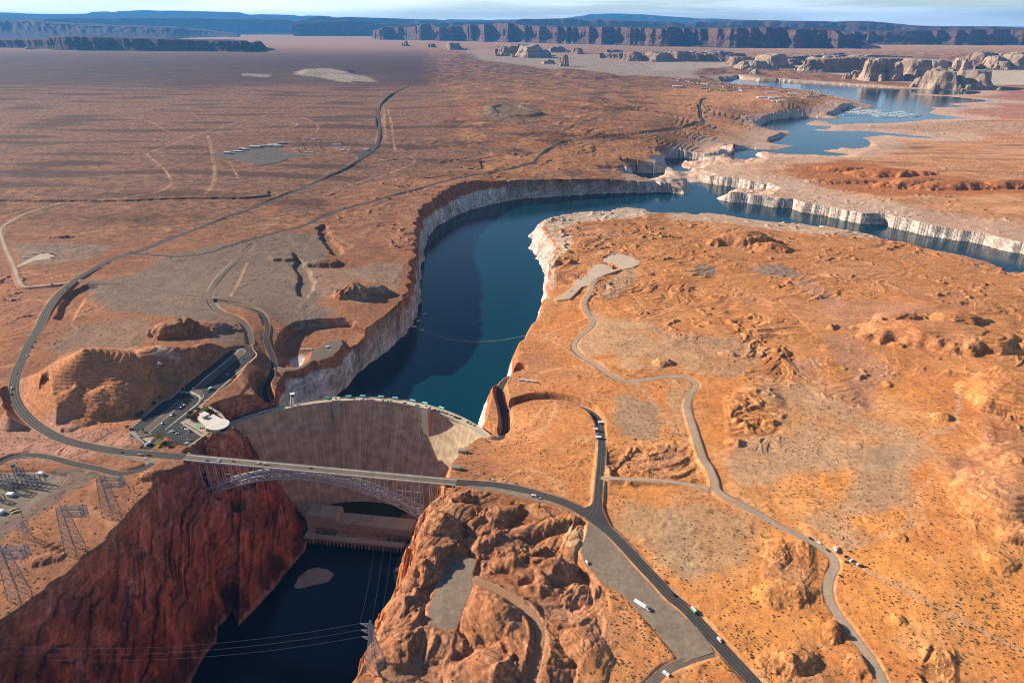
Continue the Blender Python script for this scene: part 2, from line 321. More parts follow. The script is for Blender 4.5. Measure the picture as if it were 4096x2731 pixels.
rel = rel - CRK * 4.2
Z += (rel * (.35 + .40 * ROUGH) * (.40 + .45 * patchy) + crag * .8) * ROUGH
Z += N(420, 7) * 4.0 + N(1500, 8) * np.clip(GY / 3000 - 0.5, 0, 1) * 9.0
Z += (1 - ROUGH) * (N(9, 16) * 0.16 + N(26, 17) * 0.35)

# buttes and beehive domes: (sheet, x, y of the foot's middle, long and short half axis, bearing, height, steepness)
DOMES = [('xy', -688, 990, 136, 122, 35, 68, 1.15), ('xy', -622, 1050, 120, 66, 40, 42, 1.4), ('xy', -660, 900, 70, 36, 20, 9, 1.8),
    ('D', 1165, 730, 46, 30, 20, 25, 2.8), ('D', 1390, 700, 55, 24, 10, 12, 2.0), ('D', 2180, 262, 52, 26, 10, 13, 2.6), ('E', 190, 450, 62, 34, 20, 19, 2.4), ('D', 2352, 470, 40, 30, 0, 14, 2.2),
    ('F', 470, 120, 110, 55, 8, 36, 1.7), ('F', 640, 160, 70, 40, -20, 18, 1.6), ('F', 1780, 760, 150, 62, -20, 28, 2.2), ('F', 2050, 800, 80, 44, -15, 22, 2.2), ('F', 1480, 640, 60, 36, 20, 15, 2.0), ('F', 1900, 640, 60, 36, 0, 16, 2.0),
    ('F', 2300, 1150, 90, 70, 30, 32, 2.2), ('I', 2290, 330, 85, 66, 30, 30, 2.2), ('I', 2330, 60, 60, 40, 0, 15, 2.0),
    ('I', 700, 700, 26, 16, 70, 4, 1.6), ('I', 720, 960, 32, 22, 20, 5, 1.8), ('I', 860, 970, 22, 12, 10, 3, 1.8), ('I', 1060, 1200, 11, 9, 60, 8, 2.6), ('I', 1065, 1255, 9, 8, 0, 7, 2.6), ('I', 830, 1430, 22, 15, 20, 8, 2.4), ('I', 690, 1440, 20, 12, 0, 5, 2.4), ('I', 1500, 1143, 8, 7, 0, 3, 2.4), ('I', 1780, 1385, 16, 9, -30, 4, 2.2), ('I', 1240, 1460, 16, 12, 30, 4, 2.2), ('I', 2180, 760, 22, 16, 0, 5, 1.6), ('I', 1500, 590, 12, 9, 0, 3, 1.8),
    ('F', 1790, 1290, 16, 13, 0, 7, 2.2), ('F', 460, 1200, 10, 8, 0, 4, 2.0), ('F', 410, 1460, 13, 10, 0, 6, 2.2), ('E', 2190, 930, 20, 16, 0, 8, 2.2),
    ('C', 1120, 1145, 130, 50, -6, 22, 1.8), ('C', 1400, 1175, 200, 70, -6, 30, 1.8), ('C', 1620, 1250, 170, 60, -4, 34, 2.0), ('C', 1850, 1260, 190, 60, -6, 30, 1.9), ('C', 2240, 1255, 130, 50, 0, 28, 1.9), ('C', 1130, 1225, 170, 40, 0, 14, 1.8),
    ('H', 815, 325, 16, 12, 20, 9, 2.4), ('H', 770, 490, 48, 36, 30, 15, 2.2), ('H', 680, 620, 34, 40, 0, 15, 2.4), ('H', 640, 800, 26, 24, 0, 11, 2.6), ('H', 1000, 560, 24, 40, -10, 12, 2.4), ('H', 1120, 430, 30, 16, 40, 9, 2.2), ('H', 1330, 530, 66, 14, 22, 9, 2.2), ('H', 1110, 660, 36, 18, 14, 10, 2.4), ('H', 1310, 690, 20, 8, 24, 6, 2.4), ('H', 1140, 760, 26, 14, 20, 8, 2.2), ('H', 1350, 810, 38, 22, -6, 10, 2.6), ('H', 1480, 790, 20, 12, 20, 6, 2.4), ('H', 1640, 960, 24, 13, 25, 6, 2.0), ('H', 1670, 1320, 22, 40, 5, 7, 1.8), ('H', 1590, 600, 14, 34, -14, 6, 1.8),
    ('H', 980, 1080, 34, 44, 10, 11, 2.2), ('H', 1170, 1160, 36, 46, 20, 7, 1.8), ('H', 430, 1350, 30, 40, -20, 13, 2.2), ('H', 700, 1300, 26, 26, 0, 9, 2.2), ('H', 1130, 1450, 46, 30, 10, 6, 1.8), ('H', 950, 1500, 38, 26, 0, 9, 2.0), ('H', 500, 900, 16, 40, -14, 7, 2.0), ('H', 1380, 1480, 30, 34, 20, 7, 2.0), ('H', 480, 1110, 16, 30, -20, 6, 2.0),
    ('D', 410, 85, 34, 12, 5, 6, 2.4), ('G', 300, 750, 20, 10, 20, 4, 2.0), ('G', 1030, 180, 20, 14, 30, 7, 2.0), ('G', 900, 60, 22, 9, -10, 5, 2.0), ('D', 1365, 1460, 16, 12, 20, 11, 2.4), ('D', 1440, 1425, 14, 8, 10, 8, 2.2)]
for k, (reg, x, y, ra, rb, rot, H, p) in enumerate(DOMES):
    cx, cy = (x, y) if reg == 'xy' else gnd(*uv(reg, x, y))
    Rm = max(ra, rb) * 1.45; m = (np.abs(GX - cx) < Rm) & (np.abs(GY - cy) < Rm)
    if not m.any(): continue
    dx, dy = GX[m] - cx, GY[m] - cy; ca, sa = math.cos(R(rot)), math.sin(R(rot))
    nn = noise(dx / (rb * .8) + k * 7.1, dy / (rb * .8), 20) * .28 + noise(dx / (rb * .3) + k * 3.1, dy / (rb * .3), 21) * .11 + noise(dx / 5 + k, dy / 5, 23) * .02 * min(1, 40 / rb)
    r = np.sqrt(((dx * ca + dy * sa) / ra) ** 2 + ((-dx * sa + dy * ca) / rb) ** 2) * (1 + nn)
    h = H * np.clip(1 - r ** p, 0, 1) ** (1.05 if H > 60 else 0.9)
    st = 3.4 if H > 12 else 1.8                                     # bedding ledges
    q = (h + noise(dx / 22, dy / 22, 22) * 1.2) / st; fr = q - np.floor(q)
    h = h + (sstep(0.4, 0.8, fr) - fr) * st * 0.5 * (h > 0.4)
    Z[m] = np.maximum(Z[m], B0[m] + h) if H > 20 else Z[m] + np.maximum(h, 0)

# scarps: ground inside is lower (negative) or higher by so much, with a short steep edge
STEPS = [(gseq('D', '1885,830 1920,720 2000,665 2150,640 2352,640 E: 60,650 210,705 200,735 40,790 D: 2300,770 2090,870 1990,935 1910,900'), -15, 12),
    (gseq('A', '-200,1355 0,1345 400,1348 900,1350 1150,1330 1500,1310 1790,1310 1760,1345 1300,1375 800,1362 300,1372 -200,1400 -200,2200 800,2000 1400,1650 1790,1360 1800,1310 1760,1250 -200,1270'), 0, 9),
    (gseq('A', '-300,1348 300,1355 900,1352 1200,1340 1700,1335 1800,1320 1800,1290 1500,1285 1100,1310 700,1325 300,1325 -300,1330'), 5, 9),
    (gseq('D', '1990,220 2050,290 2100,380 2060,480 2020,470 2010,420 2040,360 1990,280'), -6, 9), (gseq('D', '2170,0 2220,80 2300,190 2250,200 2190,120 2140,20'), -9, 10),
    (gseq('D', '400,620 470,470 560,400 640,410 560,470 500,560 470,630'), -7, 12),
    (gseq('B', '1030,740 1100,722 1210,725 1260,745 1320,760 1350,778 1280,795 1150,800 1040,785'), 14, 55), (gseq('B', '1060,748 1110,735 1200,736 1240,752 1290,765 1230,785 1100,785'), -10, 25),
    (gseq('B', '700,700 1000,690 1500,640 1700,690 2100,780 1900,860 1300,880 900,850 650,800'), 14, 420), (gseq('B', '1400,650 1560,640 1700,680 1600,700 1450,690'), 16, 200), (gseq('B', '1690,715 1800,708 1930,740 1800,760'), 14, 120), (gseq('B', '1500,480 1650,475 1850,515 1700,525 1560,515'), 25, 160),
    (gseq('B', '-200,470 70,480 40,500 -200,500'), 22, 120),
    (gseq('H', '620,1010 780,740 930,740 930,830 830,1000 770,1200 650,1190 610,1120'), -3, 9),
    (gseq('D', '285,1212 300,1160 330,1135 362,1140 372,1180 370,1218'), -13, 2.5), (gseq('D', '1880,190 1960,190 1980,235 1840,240 1820,215'), 6, 8)]
for k, (poly, dz, soft) in enumerate(STEPS):
    if dz: Z += dz * grid_soft(rugged(poly, 7.0 if soft > 3 else 1.0, 240 + k), soft)
# long low ledges of the bedded ground beyond the lake's west rim
led = sstep(0, 1, (GY - 1500) / 900) * grid_soft(gseq('B', '550,880 1000,800 2000,640 2352,600 C: 600,620 1000,680 900,760 500,800 300,940 B: 2352,960 1500,1000 1000,1130 600,1150'), 350)
q = (Z + N(420, 31) * 9 + N(130, 32) * 4 + N(40, 34) * 1.5) / 7.0; fr = q - np.floor(q)
Z += ((sstep(0.35, 0.65, fr) - fr) * 6.0 * sstep(-.2, .4, N(240, 35)) + N(180, 33) * 5) * led

# ------------------------------------------------------------------ the canyons
def carve(Z, WP, RP, level, cut, seed, gul, ledge):
    dw = grid_dist(to_segs(WP, closed=True), cut); dr = grid_dist(to_segs(RP, closed=True), cut)
    iw = grid_inside(WP); ir = grid_inside(RP) & ~iw
    jag = (N(55, seed) * 0.55 + N(24, seed + 1) * 0.3 + N(10, seed + 2) * 0.15)
    t = dw / (dw + dr + 1e-3)
    al = GX * .44 + GY * .90 + 1.25 * (1 - t) * np.maximum(Z - level, 1)      # joints lean down the canyon
    dj = 1 - np.abs(noise(al / 21 + w1 * 1.5, (GX * .83 - GY * .55) / 160, seed + 7)) * 2.2 + .5 * noise(al / 8, (GX * .83 - GY * .55) / 60, seed + 8)
    t = np.clip(t + gul * (jag * .75 + dj * .13 * np.clip((20 / SPC - 1.6) / 2, 0, 1)) * 4 * t * (1 - t), 0, 1)
    f = np.clip(1.12 * t - 0.12 * t ** 3, 0, 1)
    span = np.maximum(Z - level, 1.0)
    h = f * span
    led = 9.0; q = (h + N(70, seed + 4) * 3) / led; fr = q - np.floor(q)
    h = h + (sstep(0.2, 0.9, fr) - fr) * led * ledge * np.clip(4 * t * (1 - t), 0, 1) * np.clip(span / 60, 0, 1)
    Zn = np.where(ir, level + np.clip(h, 0, span * 1.02), Z)
    Zn = np.where(iw, level - np.minimum(25, 0.8 + dw * 0.7), Zn)
    return Zn.astype(np.float32), dw, iw, ir, t
Z1, DWL, IWL, IRL, TL = carve(Z, WLAKE, RLAKE, LAKE, 260, 40, 0.30, .45)
Z2, DWR, IWR, IRR, TR = carve(Z, WRIVER, RRIVER, RIVER, 330, 50, 0.42, .16)
Z = np.minimum(Z1, Z2)
_rx, _ry = GX - DAMC[0], GY - DAMC[1]; _r = np.hypot(_rx, _ry); _a = np.degrees(np.arctan2(_rx, _ry))
_zc = np.interp(_a, [-60, -47, -43.4, -42, -36, -29, -24, 24, 31, 38, 43, 56, 70], [12, 3, -35, -100, -128, -168, -190, -190, -168, -130, -92, 2, 12])
_fr = 266.4 - 82 * (np.clip(-_zc, 0, 180) / 180) ** 1.35
_in = (_r < 285) & (_r > 120) & (np.abs(_a) < 64)
Z = np.where(_in & (_r > _fr - 60), np.minimum(Z, _zc + np.maximum(_fr - 6 - _r, 0) * 1.0), Z).astype(np.float32)
sb = grid_soft(SANDBAR, 26); Z = np.maximum(Z, RIVER - 3.4 + 4.2 * sb + N(12, 61) * .15)
print('terrain shaped', round(time.time() - T0, 1))
# ------------------------------------------------------------------ roads: (name, kind, width, label-less points, explicit heights or None, cut slope)
def zpts(reg, txt):
    """'x,y,z' triples: a picture bearing and a known height"""
    out = []
    for w in txt.split():
        if w.endswith(':'): reg = w[:-1]; continue
        x, y, z = map(float, w.split(',')); u, v = uv(reg, x, y); p = on_plane(u, v, z); out.append((p[0], p[1], z))
    return out
def bpts(reg, txt): return [(x, y, float(BASE(x, y))) for x, y in gseq(reg, txt)]
BRW = on_plane(*uv('M', 428, 1050), DECK); BRE = on_plane(*uv('M', 1043, 1107), DECK)
ROADS = [
 ('highway', 'asphalt', 13.5, [(BRW[0] - 3, BRW[1] + .5, DECK)] + bpts('D', '1100,1545 850,1525 700,1505 550,1475 400,1430 250,1345 150,1250 100,1160 93,1080 108,1000 150,900 200,790 260,690 310,580 370,490 430,430 500,370 600,310 720,245 850,200 970,165 1130,100 1260,50 1380,0 '
   'A: 1500,1460 1650,1415 1830,1350 2000,1280 2200,1180 B: 0,1152 130,1080 235,1012 272,950 283,850 276,760 290,700 350,640 430,600 495,568 508,552 480,541 300,525'), 1.0),
 ('highway', 'asphalt', 13.0, [(BRE[0] + 3, BRE[1] - .5, DECK)] + bpts('H', '930,228 1050,240 1200,260 1350,300 1500,345 1620,400 1700,455 1780,510 1850,570 1950,672 2050,782 2150,885 2250,995 I: 60,1045 130,1118 200,1196 300,1306 400,1415 520,1545 700,1740'), 1.2),
 ('road', 'asphalt', 10.5, bpts('D', '900,192 960,198 1060,205 1200,212 1380,190 1570,135 1740,85 1900,40 2040,5 B: 0,1420 200,1365 400,1300 560,1262 740,1215 900,1180 1000,1165 1150,1135 1300,1095 1350,1050 1400,1005 1450,985 1560,955 1700,935 1900,915 2100,895 2250,870 C: 91,855 150,838 180,815 178,760 170,700 180,670 205,658'), 1.2),
 ('service_road', 'oldasphalt', 7.5, bpts('D', '540,372 700,385 850,396 1000,425 1200,462 1340,482 1405,492'), 1.0),
 ('service_road', 'oldasphalt', 9.0, bpts('D', '1700,130 1560,260 1470,350 1420,430 1408,480 1440,550 1500,590 1600,630 1655,680 1678,740 1690,800'), 1.2),
 ('service_road', 'asphalt', 9.0, zpts('D', '1440,520,39 1600,545,38 1720,575,37 1775,620,34 1795,690,30 1785,760,25 1805,830,19 1835,900,13 1838,970,8 1805,1050,4 1778,1110,1.5 1785,1160,0.3 1805,1195,0.2'), 2.2),
 ('service_road', 'oldasphalt', 7.0, zpts('D', '1845,955,9 1900,968,9 1960,968,10 2020,958,10.5 2095,905,11'), 1.4),
 ('access_road', 'asphalt', 10.5, [(p[0], p[1], p[2]) for p in bpts('H', '1712,448 1738,405 1752,300 1760,200 1770,100 1776,0')] + zpts('E', '1776,1480,34 1770,1380,32 1758,1318,29 1712,1266,25 1640,1232,21 1540,1205,17 1420,1192,13 1300,1200,9 1200,1225,6 1135,1250,4'), 3.2),
 ('access_road', 'asphalt', 11.0, zpts('E', '1225,1005,6 1150,1030,6 1105,1070,5.5 1090,1120,5 1098,1180,4.5 1118,1250,4 1128,1320,3 1122,1400,1.5 1085,1440,0.4 1040,1425,0.2'), 3.0),
 ('gravel_road', 'gravelroad', 8.5, bpts('E', '1740,370 1715,400 1700,450 1660,520 1680,590 1720,650 1690,700 1620,760 1590,820 1640,880 1730,930 1820,1000 1930,1050 2050,1040 2200,1018 F: 30,1018 80,1025 140,1055 145,1085 110,1140 90,1200 100,1270 140,1400 190,1560 I: 230,110 265,190 280,260 320,300 430,360 560,430 700,510 830,570 960,640 1040,690 1075,740 1080,790 1050,850 1035,920 1050,1020 1110,1120 1180,1210 1250,1310 1320,1400 1390,1530 1440,1640'), 1.2),
 ('gravel_road', 'gravelroad', 6.0, bpts('H', '1790,190 1900,195 2050,200 2250,215 I: 100,232 230,262'), 1.2),
 ('dirt_road', 'dirtroad', 7.5, bpts('H', '925,872 1050,930 1180,1000 1290,1090 1348,1180 1360,1270 1340,1400 1290,1600'), 1.4),
 ('dirt_road', 'oldasphalt', 8.5, bpts('H', '2060,1620 2200,1485 2352,1415 I: 150,1395 262,1362'), 1.0),
 ('dirt_road', 'dirtroad', 4.5, bpts('H', '600,1200 575,1300 548,1420 530,1490 430,1535 345,1530 305,1480'), 1.4),
 ('service_road', 'asphalt', 9.5, bpts('L', '-300,640 0,520 100,460 250,418 450,402 700,440 1000,520 1300,582 1600,650 1750,632 1900,595 2010,540 2100,480'), 1.2),
 ('gravel_road', 'gravelroad', 7.5, bpts('A', '430,1362 200,1425 60,1495 D: 5,40 30,140 70,230 100,300 122,370 160,412 250,410 350,400 470,385'), 1.0),
]
PADS = [  # (name, kind, outline, lift)
 ('car_park', 'asphalt', gseq('K', '1712,337 1830,300 1980,285 2040,320 2088,390 2075,418 P: 2352,110 1860,500 1790,585 1700,690 1560,830 1430,960 1240,1065 1705,1385 1430,1590 L: 2350,230 2230,150 2080,290 2010,330 1900,325 1960,260 1890,220 1745,140 1745,75 P: 110,1205 480,880 860,575 1000,545 1230,340 1250,270 1560,25'), 0.10),
 ('gravel_lot', 'gravel', gseq('H', '1690,488 1760,525 1900,650 2080,835 2240,1018 I: 0,1010 110,1135 230,1290 268,1362 150,1398 40,1435 H: 2352,1402 2290,1402 2200,1290 2080,1150 2000,1060 1900,960 1780,900 1690,790 1632,690 1668,580'), 0.08),
 ('gravel_lot', 'palegravel', gseq('V', '880,350 1000,285 1230,225 1430,262 1600,312 1750,370 1840,430 1780,510 1650,570 1480,612 1330,640 1310,570 1150,505 1000,450 870,440'), 0.1),
 ('gravel_lot', 'palegravel', gseq('V', '500,660 600,570 720,512 850,500 1000,540 1085,600 1130,650 1300,610 1320,640 900,775 740,835 660,920 640,1000 560,1080 450,1052 300,1092 150,1250 0,1400 -330,1440 -380,1400 0,1170 110,1060 140,930 300,850 420,800 490,740'), 0.14),
 ('graded_pad', 'gravel', gseq('H', '760,745 860,712 930,742 900,830 903,930 850,1060 790,1200 700,1205 630,1172 612,1060 680,900'), 0.08),
 ('substation_yard', 'gravel', gseq('S', '-700,470 -100,450 300,440 700,430 1150,500 1300,520 1150,720 800,960 450,1180 0,1480 -500,1800'), 0.1),
 ('helipad', 'oldasphalt', [p[:2] for p in zpts('D', '2088,902,11 2098,850,11 2200,787,11 2288,770,11 2300,800,11 2232,880,11 2150,905,11')], 0.15),
 ('works_yard', 'darkgravel', gseq('Y', '70,250 250,205 440,185 600,165 830,130 960,150 1010,205 1170,240 1350,262 1330,275 1100,290 1050,300 930,350 800,372 700,385 400,315 180,292'), 0.3),
 ('checkpoint_apron', 'asphalt', gseq('Y', '1945,240 2040,190 2165,115 2210,100 2215,150 2120,240 1990,300 1940,290'), 0.4),
 ('gravel_lot', 'palegravel', gseq('D', '95,285 230,212 290,188 350,198 375,210 330,226 220,242 110,290'), 0.12),
 ('road_junction', 'asphalt', gseq('H', '1640,395 1700,375 1728,335 1745,330 1772,332 1778,400 1800,450 1850,545 1760,480'), 0.11),
 ('road_shoulder', 'gravel', gseq('H', '860,236 1050,255 1300,300 1500,362 1690,468 1560,412 1450,372 1300,335 1100,292 960,272'), 0.09),
 ('road_shoulder', 'gravel', gseq('L', '1400,370 1600,392 1900,440 2200,470 2350,452 2350,470 2170,480 2080,520 1990,555 1940,500 1870,480 1700,455 1480,420'), 0.09),
]
def pad_plane(poly):
    P = np.asarray(poly); z = BASE(P[:, 0], P[:, 1]); A = np.column_stack([P - P.mean(0), np.ones(len(P))])
    c = np.linalg.lstsq(A, z, rcond=None)[0]; m = P.mean(0)
    return lambda x, y: c[0] * (x - m[0]) + c[1] * (y - m[1]) + c[2]
PADF = []
for name, kind, poly, lift in PADS:
    if name == 'helipad': f = (lambda x, y: 11.0 + 0 * x)
    else: f = pad_plane(poly)
    PADF.append(f)
    soft = 22.0; d = grid_dist(to_segs(poly, closed=True), soft); ins = grid_inside(poly)
    zp = f(GX, GY)
    d = np.where(ins, 0, np.maximum(d - 1.5, 0)); near = d < soft - 1.6
    Z = np.where(near, np.clip(Z, zp - 0.9 * d, zp + 1.1 * d), Z).astype(np.float32)
RLINES = []
CANY = IRR | IRL | IWL | IWR | (_in & (_r > 190))
ROADW = np.full(GX.shape, 99.0, np.float32)
for name, kind, w, pts, cut in ROADS:
    L = smooth_line([p[:2] for p in pts], 6.0, [p[2] for p in pts])
    k = np.ones(9) / 9; zz = np.convolve(np.pad(L[:, 2], 4, mode='edge'), k, 'valid'); zz[0] = L[0, 2]; zz[-1] = L[-1, 2]; L[:, 2] = zz
    RLINES.append(L)
    reach = 45.0 + w
    d, rz = grid_dist(to_segs(L[:, :2], L[:, 2]), reach, True)
    ROADW = np.minimum(ROADW, d - w / 2)
    e = np.maximum(d - (w / 2 + 1.2 + 0.7 * SPC), 0); near = d < reach - 0.5
    Z = np.where(near, np.clip(Z, rz - np.where(CANY, 5.0, 0.75) * e, rz + cut * e + 0.0), Z).astype(np.float32)
# bridge approach: nothing of the ground stands above the deck's underside
CREST_L = np.array([dam_pt(a, 270) for a in np.linspace(R(-47), R(52), 40)])
d = grid_dist(to_segs(CREST_L), 30.0); Z = np.where(d < 29, np.minimum(Z, 0.0 - 1.0 + 1.7 * np.maximum(d - 7.5, 0)), Z).astype(np.float32)
d = grid_dist(to_segs([BRW, BRE]), 24.0); inb = (GX > BRW[0] + 2) & (GX < BRE[0] - 2)
Z = np.where((d < 23) & inb, np.minimum(Z, DECK - 3.0 + 0.9 * np.maximum(d - 9, 0)), Z).astype(np.float32)
def ZS(x, y):
    x = np.asarray(x, float); y = np.asarray(y, float)
    r = np.clip(np.searchsorted(ys, y) - 1, 0, len(ys) - 2); fr = np.clip((y - ys[r]) / (ys[r + 1] - ys[r]), 0, 1)
    cc = (x / (y * CP + 232) + 0.86) / 1.72 * (ncol - 1); c = np.clip(np.floor(cc).astype(int), 0, ncol - 2); fc = np.clip(cc - c, 0, 1)
    return (Z[r, c] * (1 - fr) * (1 - fc) + Z[r, c + 1] * (1 - fr) * fc + Z[r + 1, c] * fr * (1 - fc) + Z[r + 1, c + 1] * fr * fc)
def hit(u, v):
    """where a picture bearing meets the finished ground"""
    a, b, c = ray(u, v); t0 = (110 - CAMZ) / c; t1 = (-200 - CAMZ) / c
    ts = np.geomspace(t0, t1, 400); g = CAMZ + c * ts - ZS(a * ts, b * ts)
    k = np.argmax(g < 0) if (g < 0).any() else 399
    lo, hi = ts[max(k - 1, 0)], ts[k]
    for _ in range(18):
        m = (lo + hi) / 2
        if CAMZ + c * m - float(ZS(a * m, b * m)) < 0: hi = m
        else: lo = m
    return (a * hi, b * hi, CAMZ + c * hi)
def hpt(reg, x, y): return hit(*uv(reg, x, y))
print('roads graded', round(time.time() - T0, 1))
# ------------------------------------------------------------------ material helpers
class NT:
    def __init__(s, name):
        s.m = bpy.data.materials.new(name); s.m.use_nodes = True; s.t = s.m.node_tree; s.t.nodes.clear()
        s.out = s.t.nodes.new('ShaderNodeOutputMaterial'); s.b = s.t.nodes.new('ShaderNodeBsdfPrincipled')
        s.t.links.new(s.b.outputs[0], s.out.inputs[0]); s.b.inputs['Roughness'].default_value = 0.9
        s.b.inputs['Specular IOR Level'].default_value = 0.25
        s.geo = s.n('ShaderNodeNewGeometry')
    def n(s, t, **kw):
        x = s.t.nodes.new(t)
        for k, v in kw.items(): setattr(x, k, v)
        return x
    def set(s, sock, v):
        if isinstance(v, bpy.types.NodeSocket): s.t.links.new(v, sock)
        else: sock.default_value = v
    def pos(s, scale=(1, 1, 1), obj=False):
        src = s.n('ShaderNodeTexCoord').outputs['Object'] if obj else s.geo.outputs['Position']
        m = s.n('ShaderNodeMapping'); s.t.links.new(src, m.inputs[0]); m.inputs['Scale'].default_value = scale; return m.outputs[0]
    def noise(s, lam, detail=3, rough=.55, vec=None, scale=(1, 1, 1), dist=0.0):
        x = s.n('ShaderNodeTexNoise'); s.set(x.inputs['Vector'], vec if vec is not None else s.pos(scale))
        x.inputs['Scale'].default_value = 1.0 / lam; x.inputs['Detail'].default_value = detail; x.inputs['Roughness'].default_value = rough; x.inputs['Distortion'].default_value = dist
        return x.outputs[0]
    def rng(s, v, a, b, c, d, smooth=False):
        x = s.n('ShaderNodeMapRange'); x.clamp = True
        if smooth: x.interpolation_type = 'SMOOTHSTEP'
        s.set(x.inputs[0], v)
        for i, q in enumerate((a, b, c, d)): s.set(x.inputs[i + 1], q)
        return x.outputs[0]
    def math(s, op, a, b=0.0):
        x = s.n('ShaderNodeMath', operation=op); s.set(x.inputs[0], a); s.set(x.inputs[1], b); return x.outputs[0]
    def mix(s, f, a, b, mode='MIX'):
        x = s.n('ShaderNodeMixRGB', blend_type=mode); s.set(x.inputs[0], f); s.set(x.inputs[1], a if isinstance(a, bpy.types.NodeSocket) else (*a[:3], 1)); s.set(x.inputs[2], b if isinstance(b, bpy.types.NodeSocket) else (*b[:3], 1)); return x.outputs[0]
    def attr(s, name, fac=True):
        x = s.n('ShaderNodeAttribute'); x.attribute_name = name; return x.outputs['Fac' if fac else 'Color']
    def bump(s, h, strength=.5, dist=1.0, prev=None):
        x = s.n('ShaderNodeBump'); s.set(x.inputs['Height'], h); x.inputs['Strength'].default_value = strength; x.inputs['Distance'].default_value = dist
        if prev is not None: s.t.links.new(prev, x.inputs['Normal'])
        return x.outputs[0]
    def col(s, v): s.set(s.b.inputs['Base Color'], v if isinstance(v, bpy.types.NodeSocket) else (*v[:3], 1))
    def nrm(s, v): s.t.links.new(v, s.b.inputs['Normal'])
MATS = {}
def flat(name, c, rough=.8, metal=0.0, var=0.12, lam=1.5, spec=.25):
    if name in MATS: return MATS[name]
    t = NT(name); n = t.noise(lam, 3)
    t.col(t.mix(1.0, c, t.rng(n, .3, .7, 1 - var, 1 + var), 'MULTIPLY'))
    t.b.inputs['Roughness'].default_value = rough; t.b.inputs['Metallic'].default_value = metal; t.b.inputs['Specular IOR Level'].default_value = spec
    MATS[name] = t.m; return t.m

# ------------------------------------------------------------------ colours by place: what the ground is made of, some sunlight painted in
ALB = np.empty(GX.shape + (3,), np.float32)
def C3(*c): return np.array(c, np.float32)
SAND, REDSAND, REDROCK, TAN, PINK = C3(.63, .25, .072), C3(.305, .130, .068), C3(.36, .12, .05), C3(.56, .25, .095), C3(.47, .225, .13)
GRAV, BEIGE, RING, WALL, PLAIN = C3(.205, .148, .112), C3(.46, .27, .15), C3(.60, .49, .42), C3(.44, .145, .078), C3(.27, .135, .085)
def paint(w, c): ALB[:] += (c - ALB) * w[..., None]
ALB[:] = REDSAND
SLP = np.hypot(np.gradient(Z, axis=1) / np.gradient(GX, axis=1), np.gradient(Z, axis=0) / np.gradient(GY, axis=0)).astype(np.float32)
west = sstep(-150, 250, GX + 0.12 * (GY - 700)); paint(west.astype(np.float32), SAND); paint((west * sstep(700, 1250, GY + N(200, 69) * 300) * .85).astype(np.float32), C3(.45, .168, .060))
far = sstep(1450, 2700, GY); paint((far * sstep(900, -200, GX - 0.22 * (GY - 1500))).astype(np.float32), PLAIN)
paint((sstep(1700, 2600, GY) * sstep(-100, 700, GX - 0.22 * (GY - 1500))).astype(np.float32) * 0.85, C3(.56, .30, .17))
paint((sstep(5600, 8000, GY + N(1500, 70) * 900)).astype(np.float32) * 0.9, C3(.125, .075, .058))
paint((sstep(6500, 9500, GY - GX * .5 + N(1500, 70) * 1500)).astype(np.float32) * 0.8, C3(.07, .04, .034))
mott = N(300, 71) * .6 + N(90, 72) * .5
paint(np.clip(sstep(.05, .5, mott) * .45, 0, 1) * (1 - ROUGH) * (1 - .85 * far), C3(.36, .18, .10))
streak = noise(GX / 520 + GY / 3000, GY / 130, 73) * np.clip((GY - 1500) / 1200, 0, 1)
paint(np.clip(sstep(.0, .5, streak) * .65, 0, 1), C3(.048, .025, .022))
paint(np.clip(sstep(.15, .6, -streak) * .30, 0, 1), C3(.17, .075, .042))
rk = np.clip((ROUGH - .2) / .6, 0, 1) * (0.65 + 0.35 * sstep(-.3, .4, N(60, 74)))
paint(rk * west * .75, TAN); paint(rk * (1 - west) * .8, C3(.40, .185, .105))
paint(rk * sstep(.1, .5, N(210, 75, 300) + .3 * N(50, 76)) * .75, PINK)
paint(rk * sstep(.05, .5, N(110, 77) + .4 * N(28, 78)) * .5, C3(.44, .155, .05))
paint((1 - rk) * west * sstep(.0, .5, N(160, 79) + .4 * N(40, 80)) * .6, C3(.47, .20, .075))
paint(np.clip(CRK * .55, 0, .7), C3(.22, .075, .03))
paint((1 - rk) * west * sstep(.05, .5, N(140, 301) + .5 * N(38, 302)) * .45, C3(.66, .33, .135)); paint((1 - rk) * west * sstep(.1, .5, N(95, 303) + .4 * N(30, 304)) * .5, C3(.47, .16, .05))
wash = sstep(.90, .985, 1 - np.abs(N(170, 305, w1 * 90, w2 * 90)) * 1.3) * sstep(-.1, .3, N(300, 306)) * (GY < 2400); paint(wash * .5 * (1 - rk), C3(.62, .33, .16))
lam_ = noise(Z / 1.7 + N(26, 307) * 2.5, GX / 60, 308); paint(rk * sstep(.05, .45, lam_) * .35, C3(.64, .33, .17)); paint(rk * sstep(.05, .45, -lam_) * .35, C3(.36, .125, .045))
paint((1 - west) * sstep(.1, .5, N(120, 309) + .4 * N(36, 310)) * .45 * (GY < 2200), C3(.42, .185, .095)); paint((1 - west) * sstep(.1, .5, N(80, 311)) * .4 * (GY < 2200), C3(.26, .115, .07))
